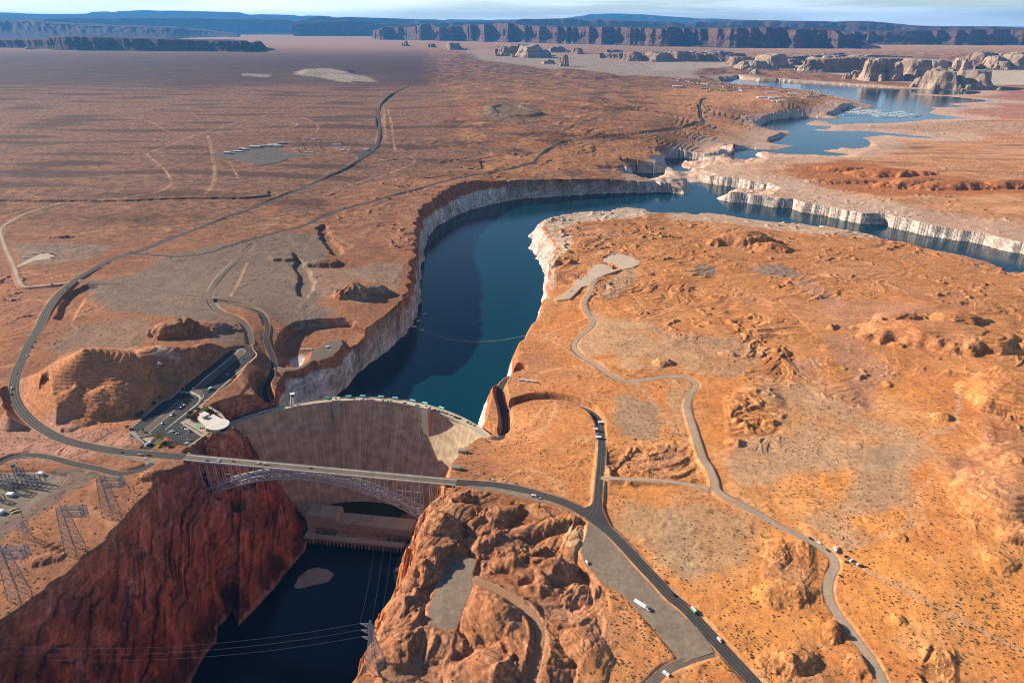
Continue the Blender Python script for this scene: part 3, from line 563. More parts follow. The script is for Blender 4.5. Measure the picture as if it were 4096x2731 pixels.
PATCH = [(gseq('D', '420,900 560,835 700,860 1050,930 1200,980 900,1000 600,1010 430,1010'), C3(.52, .30, .21), 14, .8), (gseq('D', '180,1180 440,900 560,840 1000,930 1000,1250 700,1370 400,1340 200,1250'), C3(.50, .20, .088), 25, .75),(gseq('D', '620,395 900,330 1180,200 1600,120 1950,60 2150,70 2180,240 2080,300 2140,420 2100,520 2200,590 2100,640 1950,660 1830,600 1780,590 1600,540 1440,560 1380,640 1200,600 800,560 650,470'), GRAV, 25, .9),  # first two brighten the big dome: sunlit top and front put into the colour
    (gseq('D', '400,840 420,760 560,680 900,640 1000,700 950,780 860,830 700,820 560,840'), C3(.26, .17, .12), 25, .7), (gseq('D', '120,130 420,130 730,150 600,220 330,260 180,250'), C3(.27, .19, .14), 20, .8), (gseq('D', '1000,600 1200,560 1500,600 1600,700 1640,800 1440,800 1500,650 1300,600'), GRAV, 15, .7),
    (gseq('D', '2080,300 2352,300 2352,420 2200,480 2120,420'), C3(.30, .19, .13), 20, .7), (gseq('E', '60,310 300,250 420,270 380,420 180,520 60,500 300,440 360,390 200,370'), C3(.29, .20, .14), 12, .8),
    (gseq('E', '1880,640 2080,660 2230,740 2240,860 2150,960 2000,960 1900,900 1850,800'), BEIGE, 20, .9), (gseq('E', '1720,580 1830,640 1880,760 1780,860 1700,880 1620,830 1720,700'), BEIGE, 14, .85),
    (gseq('E', '1930,1160 2100,1200 2140,1330 2120,1420 1950,1400 1900,1280'), C3(.33, .22, .14), 18, .8), (gseq('E', '2240,1050 2352,1050 2352,1300 2290,1330 2250,1200'), BEIGE, 12, .7), (gseq('E', '2000,260 1800,380 1780,480 1860,480 1990,370'), C3(.40, .26, .16), 10, .7),
    (gseq('F', '40,760 400,780 560,860 520,960 300,1000 100,960 30,900'), BEIGE, 25, .8), (gseq('F', '160,270 260,280 260,330 170,330'), C3(.27, .18, .13), 15, .9), (gseq('F', '530,290 700,260 850,330 800,350 620,330'), C3(.25, .17, .13), 12, .9), (gseq('F', '760,900 980,900 960,960 840,1000'), C3(.44, .22, .13), 10, .8),
    (gseq('F', '640,1100 900,1100 1150,1240 1150,1360 1280,1330 1500,1400 1700,1567 480,1600 480,1500 760,1400 800,1250'), BEIGE, 35, .85), (gseq('I', '420,150 480,0 1200,0 1240,60 700,150 480,190'), BEIGE, 25, .85), (gseq('I', '1270,0 1600,0 1500,150 1530,330 1250,400 1160,410 1240,250'), C3(.36, .23, .14), 20, .8),
    (gseq('I', '0,430 200,420 420,480 450,560 400,700 200,820 0,760'), C3(.40, .24, .13), 30, .75), (gseq('I', '880,470 1080,420 1150,480 1280,610 1150,640 1050,540'), BEIGE, 14, .8), (gseq('H', '1980,400 2352,480 2352,800 2100,560 1960,500'), C3(.40, .25, .14), 25, .75),
    (gseq('F', '800,390 900,350 1150,540 1050,560 900,440'), PINK, 15, .9), (gseq('F', '1050,760 1200,760 1300,900 1450,1000 1300,1100 1310,1240 1210,1250 1200,1000'), PINK, 20, .8), (gseq('F', '1000,560 1300,520 1700,560 1500,640 1150,640'), PINK, 25, .7),
    (gseq('E', '1400,40 1560,60 1540,180 1450,230 1440,380 1400,480 1380,400'), C3(.60, .43, .30), 15, .85), (gseq('B', '1360,1500 1560,1440 1850,1420 1960,1390 2060,1400 2120,1430 1900,1470 1650,1470 1450,1540'), C3(.58, .44, .33), 25, .85),
    (gseq('C', '0,1425 200,1440 600,1475 1000,1525 1400,1600 900,1567 500,1510 200,1475 0,1470'), C3(.56, .40, .28), 40, .7),
    (gseq('C', '30,1110 300,1110 560,1080 640,1030 900,1040 1100,1060 800,1130 500,1150 300,1160 400,1200 640,1260 900,1300 1100,1400 1400,1440 1700,1520 1500,1380 1100,1270 760,1220 400,1190 -100,1200'), C3(.60, .37, .235), 60, .7),
    (gseq('C', '800,1110 1200,1090 1600,1160 2100,1230 2352,1210 2352,1290 1900,1300 1400,1310 1000,1260 820,1160'), C3(.40, .13, .045), 60, .75), (gseq('C', '880,830 1250,835 1600,820 2000,820 2352,830 2352,900 1700,900 1300,880 950,885'), C3(.46, .29, .21), 60, .6),
    (gseq('C', '1580,615 2352,580 2600,700 2352,800 1700,770 1700,700'), C3(.38, .17, .12), 80, .8), (gseq('C', '-100,470 400,440 900,470 1700,560 2600,560 2600,480 1700,440 900,420 -100,420'), C3(.58, .47, .36), 250, .8), (gseq('B', '900,330 1500,360 2352,390 2352,520 1800,500 1300,440 1000,400'), C3(.50, .40, .32), 250, .75),
    (gseq('A', '2000,480 2200,475 2352,500 2352,560 2150,520 2000,500'), C3(.42, .35, .28), 60, .8), (gseq('B', '-60,500 60,495 200,520 240,555 100,545 -60,530'), C3(.42, .35, .28), 60, .8), (gseq('A', '1640,490 1800,500 1790,520 1650,505'), C3(.40, .33, .26), 60, .7),
    (gseq('Y', '950,190 1700,160 1900,180 1700,260 1300,260 1050,230'), C3(.30, .16, .09), 30, .8), (gseq('H', '1560,520 1650,560 1640,680 1560,640'), C3(.60, .36, .19), 12, .8),
    (gseq('B', '1040,725 1210,720 1350,778 1280,830 1100,830 1000,780'), C3(.22, .155, .095), 60, .85), (gseq('G', '250,240 380,150 640,130 640,180 400,330 0,600 -100,560 0,490'), C3(.17, .125, .10), 10, .85),
    (gseq('D', '0,1380 300,1340 560,1400 860,1420 880,1470 640,1540 300,1560 0,1500'), C3(.47, .25, .18), 25, .6)]
for poly, c, soft, a in PATCH:
    w = grid_soft(poly, soft); w = np.clip(w + (N(soft * 2.2, 81) * .7 + N(soft * .7, 82) * .5) * 4 * w * (1 - w), 0, 1) * (1 - .45 * sstep(.0, .5, N(70, 83, 99) + .4 * N(22, 84)) * (c is BEIGE))
    paint((w * a).astype(np.float32), c)
TRAILS = [('A', '420,1362 700,1352 900,1332 1100,1275 1150,1220 1100,1130 1010,1060 1000,1030 1150,980 1350,900 1700,800 2000,720 2352,640', 5), ('A', '1400,920 1430,1060 1440,1200 1390,1310', 9), ('A', '1540,1080 1600,1190', 4), ('A', '1000,820 1150,890 1400,900 1700,880 1900,870 2000,840 1880,815', 4), ('A', '2030,790 2140,860 2030,940', 3),
    ('B', '310,720 316,820 320,930', 8), ('B', '340,730 365,850 380,970 400,1010 520,1080 330,1170 100,1235 0,1275', 4.5), ('B', '590,548 900,565 1200,575 1550,585', 6), ('F', '300,1000 560,1020 800,1110 900,1160 930,1210 940,1300 900,1450 840,1600', 4.5), ('F', '880,1140 1100,1215 1400,1240', 5), ('I', '1610,0 1510,120 1500,170 1530,320 1590,490 1450,565 1250,640 1190,680', 4),
    ('I', '1180,760 1320,830 1480,910 1700,1035 2000,1185 2352,1360', 5), ('F', '1910,1110 1915,1240 1880,1260 1900,1330 1700,1430 1560,1550', 4), ('I', '1270,0 1245,200 1230,330 1140,400', 4), ('E', '1370,740 1500,820 1640,910 1740,960', 3.5), ('E', '1990,1060 2100,1150 2180,1260 2352,1450', 5), ('D', '1660,250 1600,390 1550,480', 2.5), ('D', '1180,560 1600,1567', 0.01)]
for reg, txt, w in TRAILS[:-1]:
    L = smooth_line(gseq(reg, txt), 12)[:, :2]; d = grid_dist(to_segs(L), w * 3 + 6)
    k = 1 - sstep(.5 * w, .5 * w + 2 + SPC, d); paint((k * .65).astype(np.float32), C3(.52, .29, .17) if reg != 'I' else C3(.50, .27, .14))
ROADK = 1 - sstep(0, 7, ROADW); paint((ROADK * .5).astype(np.float32), C3(.37, .22, .14))
# the canyon walls: white bathtub ring up to the old high-water mark, red rock above, desert varnish below the dam
ringtop = -4 + N(45, 83) * 4.0 + N(400, 84) * 5 + N(9, 88) * 1.5
near_lake = sstep(250, 120, DWL) * (1 - IRR) * np.where(DWL < 259, 1, 0)
ringw = (1 - sstep(ringtop - 2, ringtop + 2, Z)) * near_lake * (GY > 850)
flatr = ringw * (1 - sstep(.25, .7, SLP)) * sstep(1500, 2000, GY); paint((flatr * .55).astype(np.float32), C3(.52, .34, .235)); ringw = ringw * (1 - (1 - sstep(.25, .7, SLP)) * sstep(1500, 2000, GY) * .85)
stripe = noise(Z / 5 + N(60, 85), GX / 150, 86)
paint(np.clip(ringw, 0, 1).astype(np.float32), RING)
paint(np.clip(ringw * sstep(.0, .5, stripe) * .45, 0, 1).astype(np.float32), C3(.50, .36, .30))
paint(np.clip(ringw * sstep(.1, .5, N(70, 89)) * .4, 0, 1).astype(np.float32), C3(.50, .33, .25))
clf = IRL & (Z > ringtop + 1) & (GY < 3200); paint((clf * .8).astype(np.float32), C3(.37, .125, .06)); 
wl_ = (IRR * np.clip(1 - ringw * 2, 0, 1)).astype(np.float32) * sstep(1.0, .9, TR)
paint(wl_ * .95, WALL); eastw = sstep(-235, -190, GX) * (GY < 1000); paint(wl_ * eastw * .9, C3(.55, .21, .075))  # east wall recoloured orange: its sunlit look is painted in
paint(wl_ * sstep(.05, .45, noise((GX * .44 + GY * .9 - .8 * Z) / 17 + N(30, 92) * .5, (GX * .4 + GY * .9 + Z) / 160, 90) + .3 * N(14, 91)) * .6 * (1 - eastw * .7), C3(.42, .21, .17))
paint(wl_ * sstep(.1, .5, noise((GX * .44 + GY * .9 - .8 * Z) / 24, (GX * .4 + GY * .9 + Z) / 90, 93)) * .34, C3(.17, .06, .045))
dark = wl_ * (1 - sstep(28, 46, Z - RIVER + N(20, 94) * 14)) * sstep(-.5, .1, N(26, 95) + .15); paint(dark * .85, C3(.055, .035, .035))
paint((wl_ * (1 - sstep(4, 9, Z - RIVER + N(9, 96) * 4))).astype(np.float32) * .8, C3(.36, .24, .20))
paint(sb, C3(.33, .28, .26))
under = ((IWL & (DWL > 16)) | (IWR & (DWR > 6))) & (sb < .3); paint(under.astype(np.float32), C3(.10, .12, .10))
SCRUB = (1 - rk) * (1 - np.clip(ringw, 0, 1)) * (1 - ROADK) * (~(IRL | IRR | IWL | IWR)) * sstep(-.6, .2, N(120, 97) + .3)
for name, kind, poly, lift in PADS: SCRUB *= 1 - grid_soft(poly, 3)
print('ground painted', round(time.time() - T0, 1))

def grid_mesh(name, X, Y, Zz, mat, cols=None, floats=()):
    nr, nc = X.shape; me = bpy.data.meshes.new(name)
    co = np.empty((nr * nc, 3), np.float32); co[:, 0] = X.ravel(); co[:, 1] = Y.ravel(); co[:, 2] = Zz.ravel()
    me.vertices.add(nr * nc); me.vertices.foreach_set('co', co.ravel())
    a = (np.arange(nr - 1)[:, None] * nc + np.arange(nc - 1)[None]).ravel().astype(np.int32)
    q = np.column_stack([a, a + 1, a + nc + 1, a + nc]).astype(np.int32); nf = len(q)
    me.loops.add(nf * 4); me.loops.foreach_set('vertex_index', q.ravel())
    me.polygons.add(nf); me.polygons.foreach_set('loop_start', np.arange(0, nf * 4, 4, dtype=np.int32))
    me.polygons.foreach_set('use_smooth', np.ones(nf, bool))
    me.update(calc_edges=True)
    if cols is not None:
        at = me.attributes.new('albedo', 'FLOAT_COLOR', 'POINT'); c4 = np.ones((nr * nc, 4), np.float32); c4[:, :3] = cols.reshape(-1, 3); at.data.foreach_set('color', c4.ravel())
    for an, arr in floats:
        at = me.attributes.new(an, 'FLOAT', 'POINT'); at.data.foreach_set('value', np.ascontiguousarray(arr, np.float32).ravel())
    me.materials.append(mat); o = bpy.data.objects.new(name, me); COL.objects.link(o); return o

def ground_material():
    t = NT('desert_ground'); alb = t.attr('albedo', False); rock = t.attr('rock'); scrub = t.attr('scrub')
    n1 = t.noise(38, 4, .6); n2 = t.noise(7, 4, .6); n3 = t.noise(1.6, 3, .6)
    c = t.mix(1.0, alb, t.rng(n1, .3, .7, .86, 1.14), 'MULTIPLY'); c = t.mix(1.0, c, t.rng(n2, .3, .7, .76, 1.22), 'MULTIPLY'); c = t.mix(1.0, c, t.rng(n3, .3, .7, .78, 1.22), 'MULTIPLY')
    sep = t.n('ShaderNodeSeparateXYZ'); t.t.links.new(t.geo.outputs['Normal'], sep.inputs[0])
    slope = t.rng(sep.outputs['Z'], .62, .92, 1.0, .0, True)
    bed = t.noise(2.0, 5, .65, scale=(.03, .03, 1.0), dist=.5); bedf = t.math('MULTIPLY', t.math('MAXIMUM', slope, t.math('MULTIPLY', rock, .85)), 1.0)
    c = t.mix(bedf, c, t.mix(1.0, c, t.rng(bed, .35, .65, .70, 1.25), 'MULTIPLY'))
    joint = t.noise(20, 5, .68, scale=(1, 1, .8), dist=1.0); c = t.mix(t.math('MULTIPLY', slope, .8), c, t.mix(1.0, c, t.rng(joint, .38, .62, .68, 1.22), 'MULTIPLY'))
    def dot(v): x = t.n('ShaderNodeVectorMath', operation='DOT_PRODUCT'); t.t.links.new(t.geo.outputs['Position'], x.inputs[0]); x.inputs[1].default_value = v; return x.outputs['Value']
    lean = t.n('ShaderNodeCombineXYZ'); t.set(lean.inputs[0], dot((.35, .72, -.60))); t.set(lean.inputs[1], dot((.07, .14, .12))); dg = t.noise(6.5, 5, .7, vec=lean.outputs[0], dist=.8); dg2 = t.noise(30, 4, .6, scale=(.3, 1, .25), dist=1.0)
    steep = t.rng(sep.outputs['Z'], .45, .75, 1.0, .0, True); c = t.mix(t.math('MULTIPLY', steep, .9), c, t.mix(1.0, t.mix(1.0, c, t.rng(dg, .36, .64, .60, 1.30), 'MULTIPLY'), t.rng(dg2, .38, .62, .7, 1.25), 'MULTIPLY'))
    vc = t.n('ShaderNodeTexVoronoi'); vc.feature = 'DISTANCE_TO_EDGE'; vc.inputs['Scale'].default_value = 1 / 19.0; wv = t.n('ShaderNodeVectorMath', operation='ADD'); nz = t.n('ShaderNodeTexNoise'); nz.inputs['Scale'].default_value = .06; nz.inputs['Detail'].default_value = 4; t.t.links.new(t.geo.outputs['Position'], nz.inputs['Vector'])
    sc = t.n('ShaderNodeVectorMath', operation='SCALE'); sc.inputs['Scale'].default_value = 26; t.t.links.new(nz.outputs['Color'], sc.inputs[0]); t.t.links.new(t.pos((1, 1, .3)), wv.inputs[0]); t.t.links.new(sc.outputs[0], wv.inputs[1]); t.t.links.new(wv.outputs[0], vc.inputs['Vector'])
    crack = t.math('MULTIPLY', t.rng(vc.outputs['Distance'], .0, .045, 1, 0), t.math('MULTIPLY', rock, t.rng(n1, .42, .6, 0, 1)))
    c = t.mix(t.math('MULTIPLY', crack, .65), c, (.13, .05, .025))
    stv = t.n('ShaderNodeCombineXYZ'); t.set(stv.inputs[0], dot((.72, .45, .55))); t.set(stv.inputs[1], dot((-.03, .07, .0))); stri = t.noise(1.5, 3, .6, vec=stv.outputs[0], dist=.9)
    c = t.mix(t.math('MULTIPLY', rock, .8), c, t.mix(1.0, c, t.rng(stri, .36, .64, .74, 1.2), 'MULTIPLY'))
    vd = t.n('ShaderNodeTexVoronoi'); vd.feature = 'DISTANCE_TO_EDGE'; vd.inputs['Scale'].default_value = 1 / 6.5; t.t.links.new(wv.outputs[0], vd.inputs['Vector'])
    crack2 = t.math('MULTIPLY', t.rng(vd.outputs['Distance'], .0, .06, 1, 0), t.math('MULTIPLY', rock, t.rng(t.noise(22, 3), .48, .62, 0, 1))); c = t.mix(t.math('MULTIPLY', crack2, .5), c, (.16, .06, .03)); crack = t.math('MAXIMUM', crack, crack2)
    # scrub too far off to stand as plants: small dark clumps on the sand
    def clumps(lam, thr, seed):
        v = t.n('ShaderNodeTexVoronoi'); v.inputs['Scale'].default_value = 1 / lam; t.t.links.new(t.pos((1, 1, .0)), v.inputs['Vector']); v.inputs['Randomness'].default_value = 1
        d = t.rng(v.outputs['Distance'], thr * .55, thr, 1.0, 0.0)
        s2 = t.n('ShaderNodeSeparateColor'); t.t.links.new(v.outputs['Color'], s2.inputs[0])
        return t.math('MULTIPLY', d, t.rng(s2.outputs[0], .35, .45, 0, 1))
    k = t.math('MULTIPLY', t.math('MAXIMUM', clumps(5.5, .24, 0), clumps(11, .17, 1)), scrub)
    c = t.mix(t.math('MULTIPLY', k, .85), c, (.085, .065, .04))
    k2 = t.math('MULTIPLY', t.attr('farscrub'), t.rng(t.noise(24, 5, .75), .42, .60, 0, 1)); c = t.mix(t.math('MULTIPLY', k2, .75), c, (.055, .032, .026))
    t.col(c)
    h = t.math('ADD', t.math('MULTIPLY', n2, 1.4), t.math('MULTIPLY', n3, .5))
    b = t.bump(h, .55, 1.0)
    h2 = t.math('ADD', t.math('MULTIPLY', bed, 1.6), t.math('ADD', t.math('MULTIPLY', joint, 2.5), t.math('MULTIPLY', dg, 2.0))); h2 = t.math('SUBTRACT', h2, t.math('MULTIPLY', crack, 1.5)); h2 = t.math('MULTIPLY', h2, bedf)
    b = t.bump(h2, .8, 1.2, b); t.nrm(b)
    t.b.inputs['Roughness'].default_value = .95; t.b.inputs['Specular IOR Level'].default_value = .08
    return t.m
GM = ground_material()
FARSC = sstep(1300, 2200, GY) * (1 - rk) * (~(IWL | IWR | IRL)) * np.clip(1 - sstep(-300, 900, GX - .3 * (GY - 1500)) * .75, 0, 1)
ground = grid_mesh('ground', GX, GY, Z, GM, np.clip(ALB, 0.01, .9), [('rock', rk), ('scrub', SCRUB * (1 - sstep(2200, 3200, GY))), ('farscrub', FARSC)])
ground['kind'] = 'structure'
ground.data.attributes  # keep
# skirt: the plain goes on past the frame on every side
def apron(name, X, Y, Zz): 
    o = grid_mesh(name, np.array(X, float), np.array(Y, float), np.array(Zz, float), GM, np.broadcast_to(np.array((.14, .10, .085), np.float32), np.array(X).shape + (3,))); o['kind'] = 'structure'; return o
# ------------------------------------------------------------------ water
def water_material(name, deep, lam, strength, rough):
    t = NT(name); n = t.noise(900, 2); t.col(t.mix(t.rng(n, .3, .7, 0, 1), deep, tuple(q * .75 for q in deep)))
    t.b.inputs['Roughness'].default_value = rough; t.b.inputs['IOR'].default_value = 1.33; t.b.inputs['Specular IOR Level'].default_value = .32
    w = t.noise(lam, 4, .62, scale=(1, 1.7, 1)); t.nrm(t.bump(w, strength, lam * .12)); return t.m
def sheet(name, poly, z, mat, kind='structure'):
    bm = bmesh.new(); vs = [bm.verts.new((x, y, z)) for x, y in poly]
    es = [bm.edges.new((vs[i], vs[(i + 1) % len(vs)])) for i in range(len(vs))]
    bmesh.ops.triangle_fill(bm, use_beauty=True, use_dissolve=False, edges=es)
    for f in bm.faces:
        if f.normal.z < 0: f.normal_flip()
    me = bpy.data.meshes.new(name); bm.to_mesh(me); bm.free(); me.materials.append(mat)
    o = bpy.data.objects.new(name, me); COL.objects.link(o)
    if kind: o['kind'] = kind
    return o
# one level sheet each: the shore is where the ground rises through it
lake = sheet('lake_water', [dam_pt(R(a), 263) for a in (-52, -40, -26, -13, 0, 13, 26, 40, 58)] + [(60, 1000), (250, 1500), (700, 1600), (9000, 1500), (16000, 11000), (-500, 11000), (-300, 4500), (-700, 1900), (-600, 1250)], LAKE, water_material('lake_water', (.0005, .036, .060), 5.0, .30, .06))
river = sheet('river_water', [(-900, 330), (200, 330), (100, 700), (-60, 960), (-160, 960), (-261, 980), (-350, 950), (-420, 860), (-700, 560)], RIVER, water_material('river_water', (.003, .011, .026), 4.0, .12, .08))
# ------------------------------------------------------------------ mesh building tools
class MB:
    def __init__(s): s.v = []; s.f = []; s.mi = []; s.k = 0
    def face(s, pts):
        n = len(s.v); s.v += [tuple(p) for p in pts]; s.f.append(tuple(range(n, n + len(pts)))); s.mi.append(s.k)
    def mesh(s, vs, fs):
        n = len(s.v); s.v += [tuple(p) for p in vs]
        for f in fs: s.f.append(tuple(i + n for i in f)); s.mi.append(s.k)
    def box(s, cx, cy, z0, lx, ly, h, rot=0.0, taper=1.0, tx=None):
        c, q = math.cos(rot), math.sin(rot); vs = []
        for z, k, kx in ((z0, 1, 1), (z0 + h, taper, taper if tx is None else tx)):
            for sx, sy in ((-1, -1), (1, -1), (1, 1), (-1, 1)):
                x, y = sx * lx / 2 * kx, sy * ly / 2 * k; vs.append((cx + x * c - y * q, cy + x * q + y * c, z))
        s.mesh(vs, [(3, 2, 1, 0), (4, 5, 6, 7), (0, 1, 5, 4), (1, 2, 6, 5), (2, 3, 7, 6), (3, 0, 4, 7)])
    def bar(s, a, b, w, h=None, sides=4):
        a, b = Vector(a), Vector(b); d = (b - a)
        if d.length < 1e-6: return
        d.normalize(); up = Vector((0, 0, 1)) if abs(d.z) < .95 else Vector((1, 0, 0)); x = d.cross(up).normalized(); y = x.cross(d)
        h = w if h is None else h; vs = []
        for p in (a, b):
            for k in range(sides):
                an = 2 * math.pi * (k + .5) / sides; r = 0.7071 if sides == 4 else .5
                vs.append(p + x * math.cos(an) * w * r + y * math.sin(an) * h * r)
        fs = [tuple(reversed(range(sides))), tuple(range(sides, 2 * sides))] + [(k, (k + 1) % sides, sides + (k + 1) % sides, sides + k) for k in range(sides)]
        s.mesh(vs, fs)
    def tube(s, pts, r, sides=5):
        for a, b in zip(pts[:-1], pts[1:]): s.bar(a, b, 2 * r, None, sides)
    def prism(s, poly, z0, z1):
        n = len(poly); ar = sum(poly[i][0] * poly[(i + 1) % n][1] - poly[(i + 1) % n][0] * poly[i][1] for i in range(n))
        if ar < 0: poly = poly[::-1]
        z0f = z0 if callable(z0) else (lambda x, y: z0); z1f = z1 if callable(z1) else (lambda x, y: z1)
        vs = [(x, y, z0f(x, y)) for x, y in poly] + [(x, y, z1f(x, y)) for x, y in poly]
        s.mesh(vs, [tuple(reversed(range(n))), tuple(range(n, 2 * n))] + [(i, (i + 1) % n, n + (i + 1) % n, n + i) for i in range(n)])
    def lathe(s, cx, cy, prof, n=12, a0=0, a1=2 * math.pi, sx=1.0, sy=1.0, rot=0.0):
        c, q = math.cos(rot), math.sin(rot); vs = []
        for r, z in prof:
            for k in range(n):
                an = 2 * math.pi * k / n; x, y = r * math.cos(an) * sx, r * math.sin(an) * sy; vs.append((cx + x * c - y * q, cy + x * q + y * c, z))
        fs = [(j * n + k, j * n + (k + 1) % n, (j + 1) * n + (k + 1) % n, (j + 1) * n + k) for j in range(len(prof) - 1) for k in range(n)]
        fs += [tuple(reversed(range(n))), tuple(range((len(prof) - 1) * n, len(prof) * n))]; s.mesh(vs, fs)
    def data(s, name, mats, smooth=False):
        me = bpy.data.meshes.new(name); me.from_pydata(s.v, [], s.f); mats = mats if isinstance(mats, (list, tuple)) else [mats]
        for m in mats: me.materials.append(m)
        if len(mats) > 1: me.polygons.foreach_set('material_index', s.mi)
        if smooth: me.polygons.foreach_set('use_smooth', [True] * len(me.polygons))
        me.update(); return me
    def build(s, name, mats, parent=None, smooth=False):
        o = bpy.data.objects.new(name, s.data(name, mats, smooth)); COL.objects.link(o)
        if parent is not None: o.parent = parent
        return o
def tag(o, label=None, cat=None, group=None, kind=None):
    if label: o['label'] = label
    if cat: o['category'] = cat
    if group: o['group'] = group
    if kind: o['kind'] = kind
    return o
def thing(name, label, cat, loc=(0, 0, 0), rz=0.0, group=None):
    o = bpy.data.objects.new(name, None); COL.objects.link(o); o.empty_display_size = 1; o.location = loc; o.rotation_euler = (0, 0, rz)
    return tag(o, label, cat, group)
def copy_tree(o, parent=None):
    c = o.copy(); COL.objects.link(c); c.parent = parent
    for ch in list(o.children): copy_tree(ch, c)
    return c

# ------------------------------------------------------------------ road surfaces and markings
def surf(name, c, lam=3.0, var=.18, streak=None):
    t = NT(name); n = t.noise(lam, 4, .65); n2 = t.noise(26, 4, .65, scale=(1, .45, 1)); n3 = t.noise(.5, 2)
    q = t.mix(1.0, c, t.rng(n, .3, .7, 1 - var, 1 + var), 'MULTIPLY'); q = t.mix(1.0, q, t.rng(n2, .3, .7, 1 - var, 1 + var), 'MULTIPLY'); q = t.mix(1.0, q, t.rng(n3, .3, .7, .9, 1.1), 'MULTIPLY')
    t.col(q); t.b.inputs['Roughness'].default_value = .92; t.nrm(t.bump(n3, .2, .1)); MATS[name] = t.m; return t.m
RM = {'asphalt': surf('asphalt', (.050, .046, .046)), 'oldasphalt': surf('weathered_asphalt', (.135, .105, .085)), 'gravelroad': surf('pale_gravel_road', (.36, .265, .19)), 'dirtroad': surf('red_dirt_road', (.33, .175, .09)),
      'gravel': surf('grey_gravel', (.225, .165, .12), 6, .24), 'palegravel': surf('pale_gravel', (.45, .335, .25), 9, .1), 'darkgravel': surf('dark_gravel', (.095, .075, .068), 12, .25)}
WHITE_LINE = flat('white_road_paint', (.27, .26, .24)); YELLOW_LINE = flat('yellow_road_paint', (.24, .16, .05)); KERB = surf('concrete_kerb', (.46, .40, .33)); CONC = surf('pale_concrete', (.45, .385, .31), 4, .1)
def strip(L, off0, off1, dz):
    P = np.asarray(L); t = np.gradient(P[:, :2], axis=0); t /= np.linalg.norm(t, axis=1)[:, None] + 1e-9; nn = np.column_stack([-t[:, 1], t[:, 0]])
    a = P[:, :2] + nn * off0; b = P[:, :2] + nn * off1
    dz = dz if np.ndim(dz) else np.full(len(P), dz)
    return np.column_stack([a, P[:, 2] + dz]), np.column_stack([b, P[:, 2] + dz])
def ribbon(mb, L, off0, off1, dz, dash=None):
    a, b = strip(L, off0, off1, dz); acc = 0.0
    for i in range(len(a) - 1):
        if dash:
            acc += float(np.hypot(*(a[i + 1] - a[i])[:2]))
            if (acc % (dash[0] + dash[1])) > dash[0]: continue
        f = [a[i], a[i + 1], b[i + 1], b[i]]
        if off0 < off1: f = f[::-1]
        mb.face(f)
for (name, kind, w, pts, cut), L in zip(ROADS, RLINES):
    L = smooth_line(L[::2, :2], 3.0, L[::2, 2]) if L[:, 1].max() < 1400 else L
    lift = 0.14 + np.clip(L[:, 1] - 900, 0, None) * 0.00035 + np.clip(L[:, 1] - 2500, 0, None) * .0006
    mb = MB(); ribbon(mb, L, -w / 2, w / 2, lift); o = mb.build(name, RM[kind]); o['kind'] = 'structure'
    if kind == 'asphalt' and w > 9:
        lf = lift + .03 + np.clip(L[:, 1] - 900, 0, None) * .0001; wf = .11 + .00003 * L[:, 1].mean()
        mk = MB()
        if w > 11: ribbon(mk, L, .14, .14 + wf, lf); ribbon(mk, L, -.14 - wf, -.14, lf)
        else: ribbon(mk, L, -wf, wf, lf)
        mk.build('centre_line', YELLOW_LINE, o)
        lane = 3.9 if w > 11 else w / 2 - .7
        for sgn in (-1, 1):
            mk = MB(); c = sgn * lane; ribbon(mk, L, c - wf * .6, c + wf * .6, lf); mk.build('edge_line', WHITE_LINE, o)
for (name, kind, poly, lift), f in zip(PADS, PADF):
    o = sheet(name, poly, 0.0, RM[kind]); n = len(o.data.vertices)
    for v in o.data.vertices: v.co.z = float(f(v.co.x, v.co.y)) + lift
    o.data.update(); o['kind'] = 'structure'

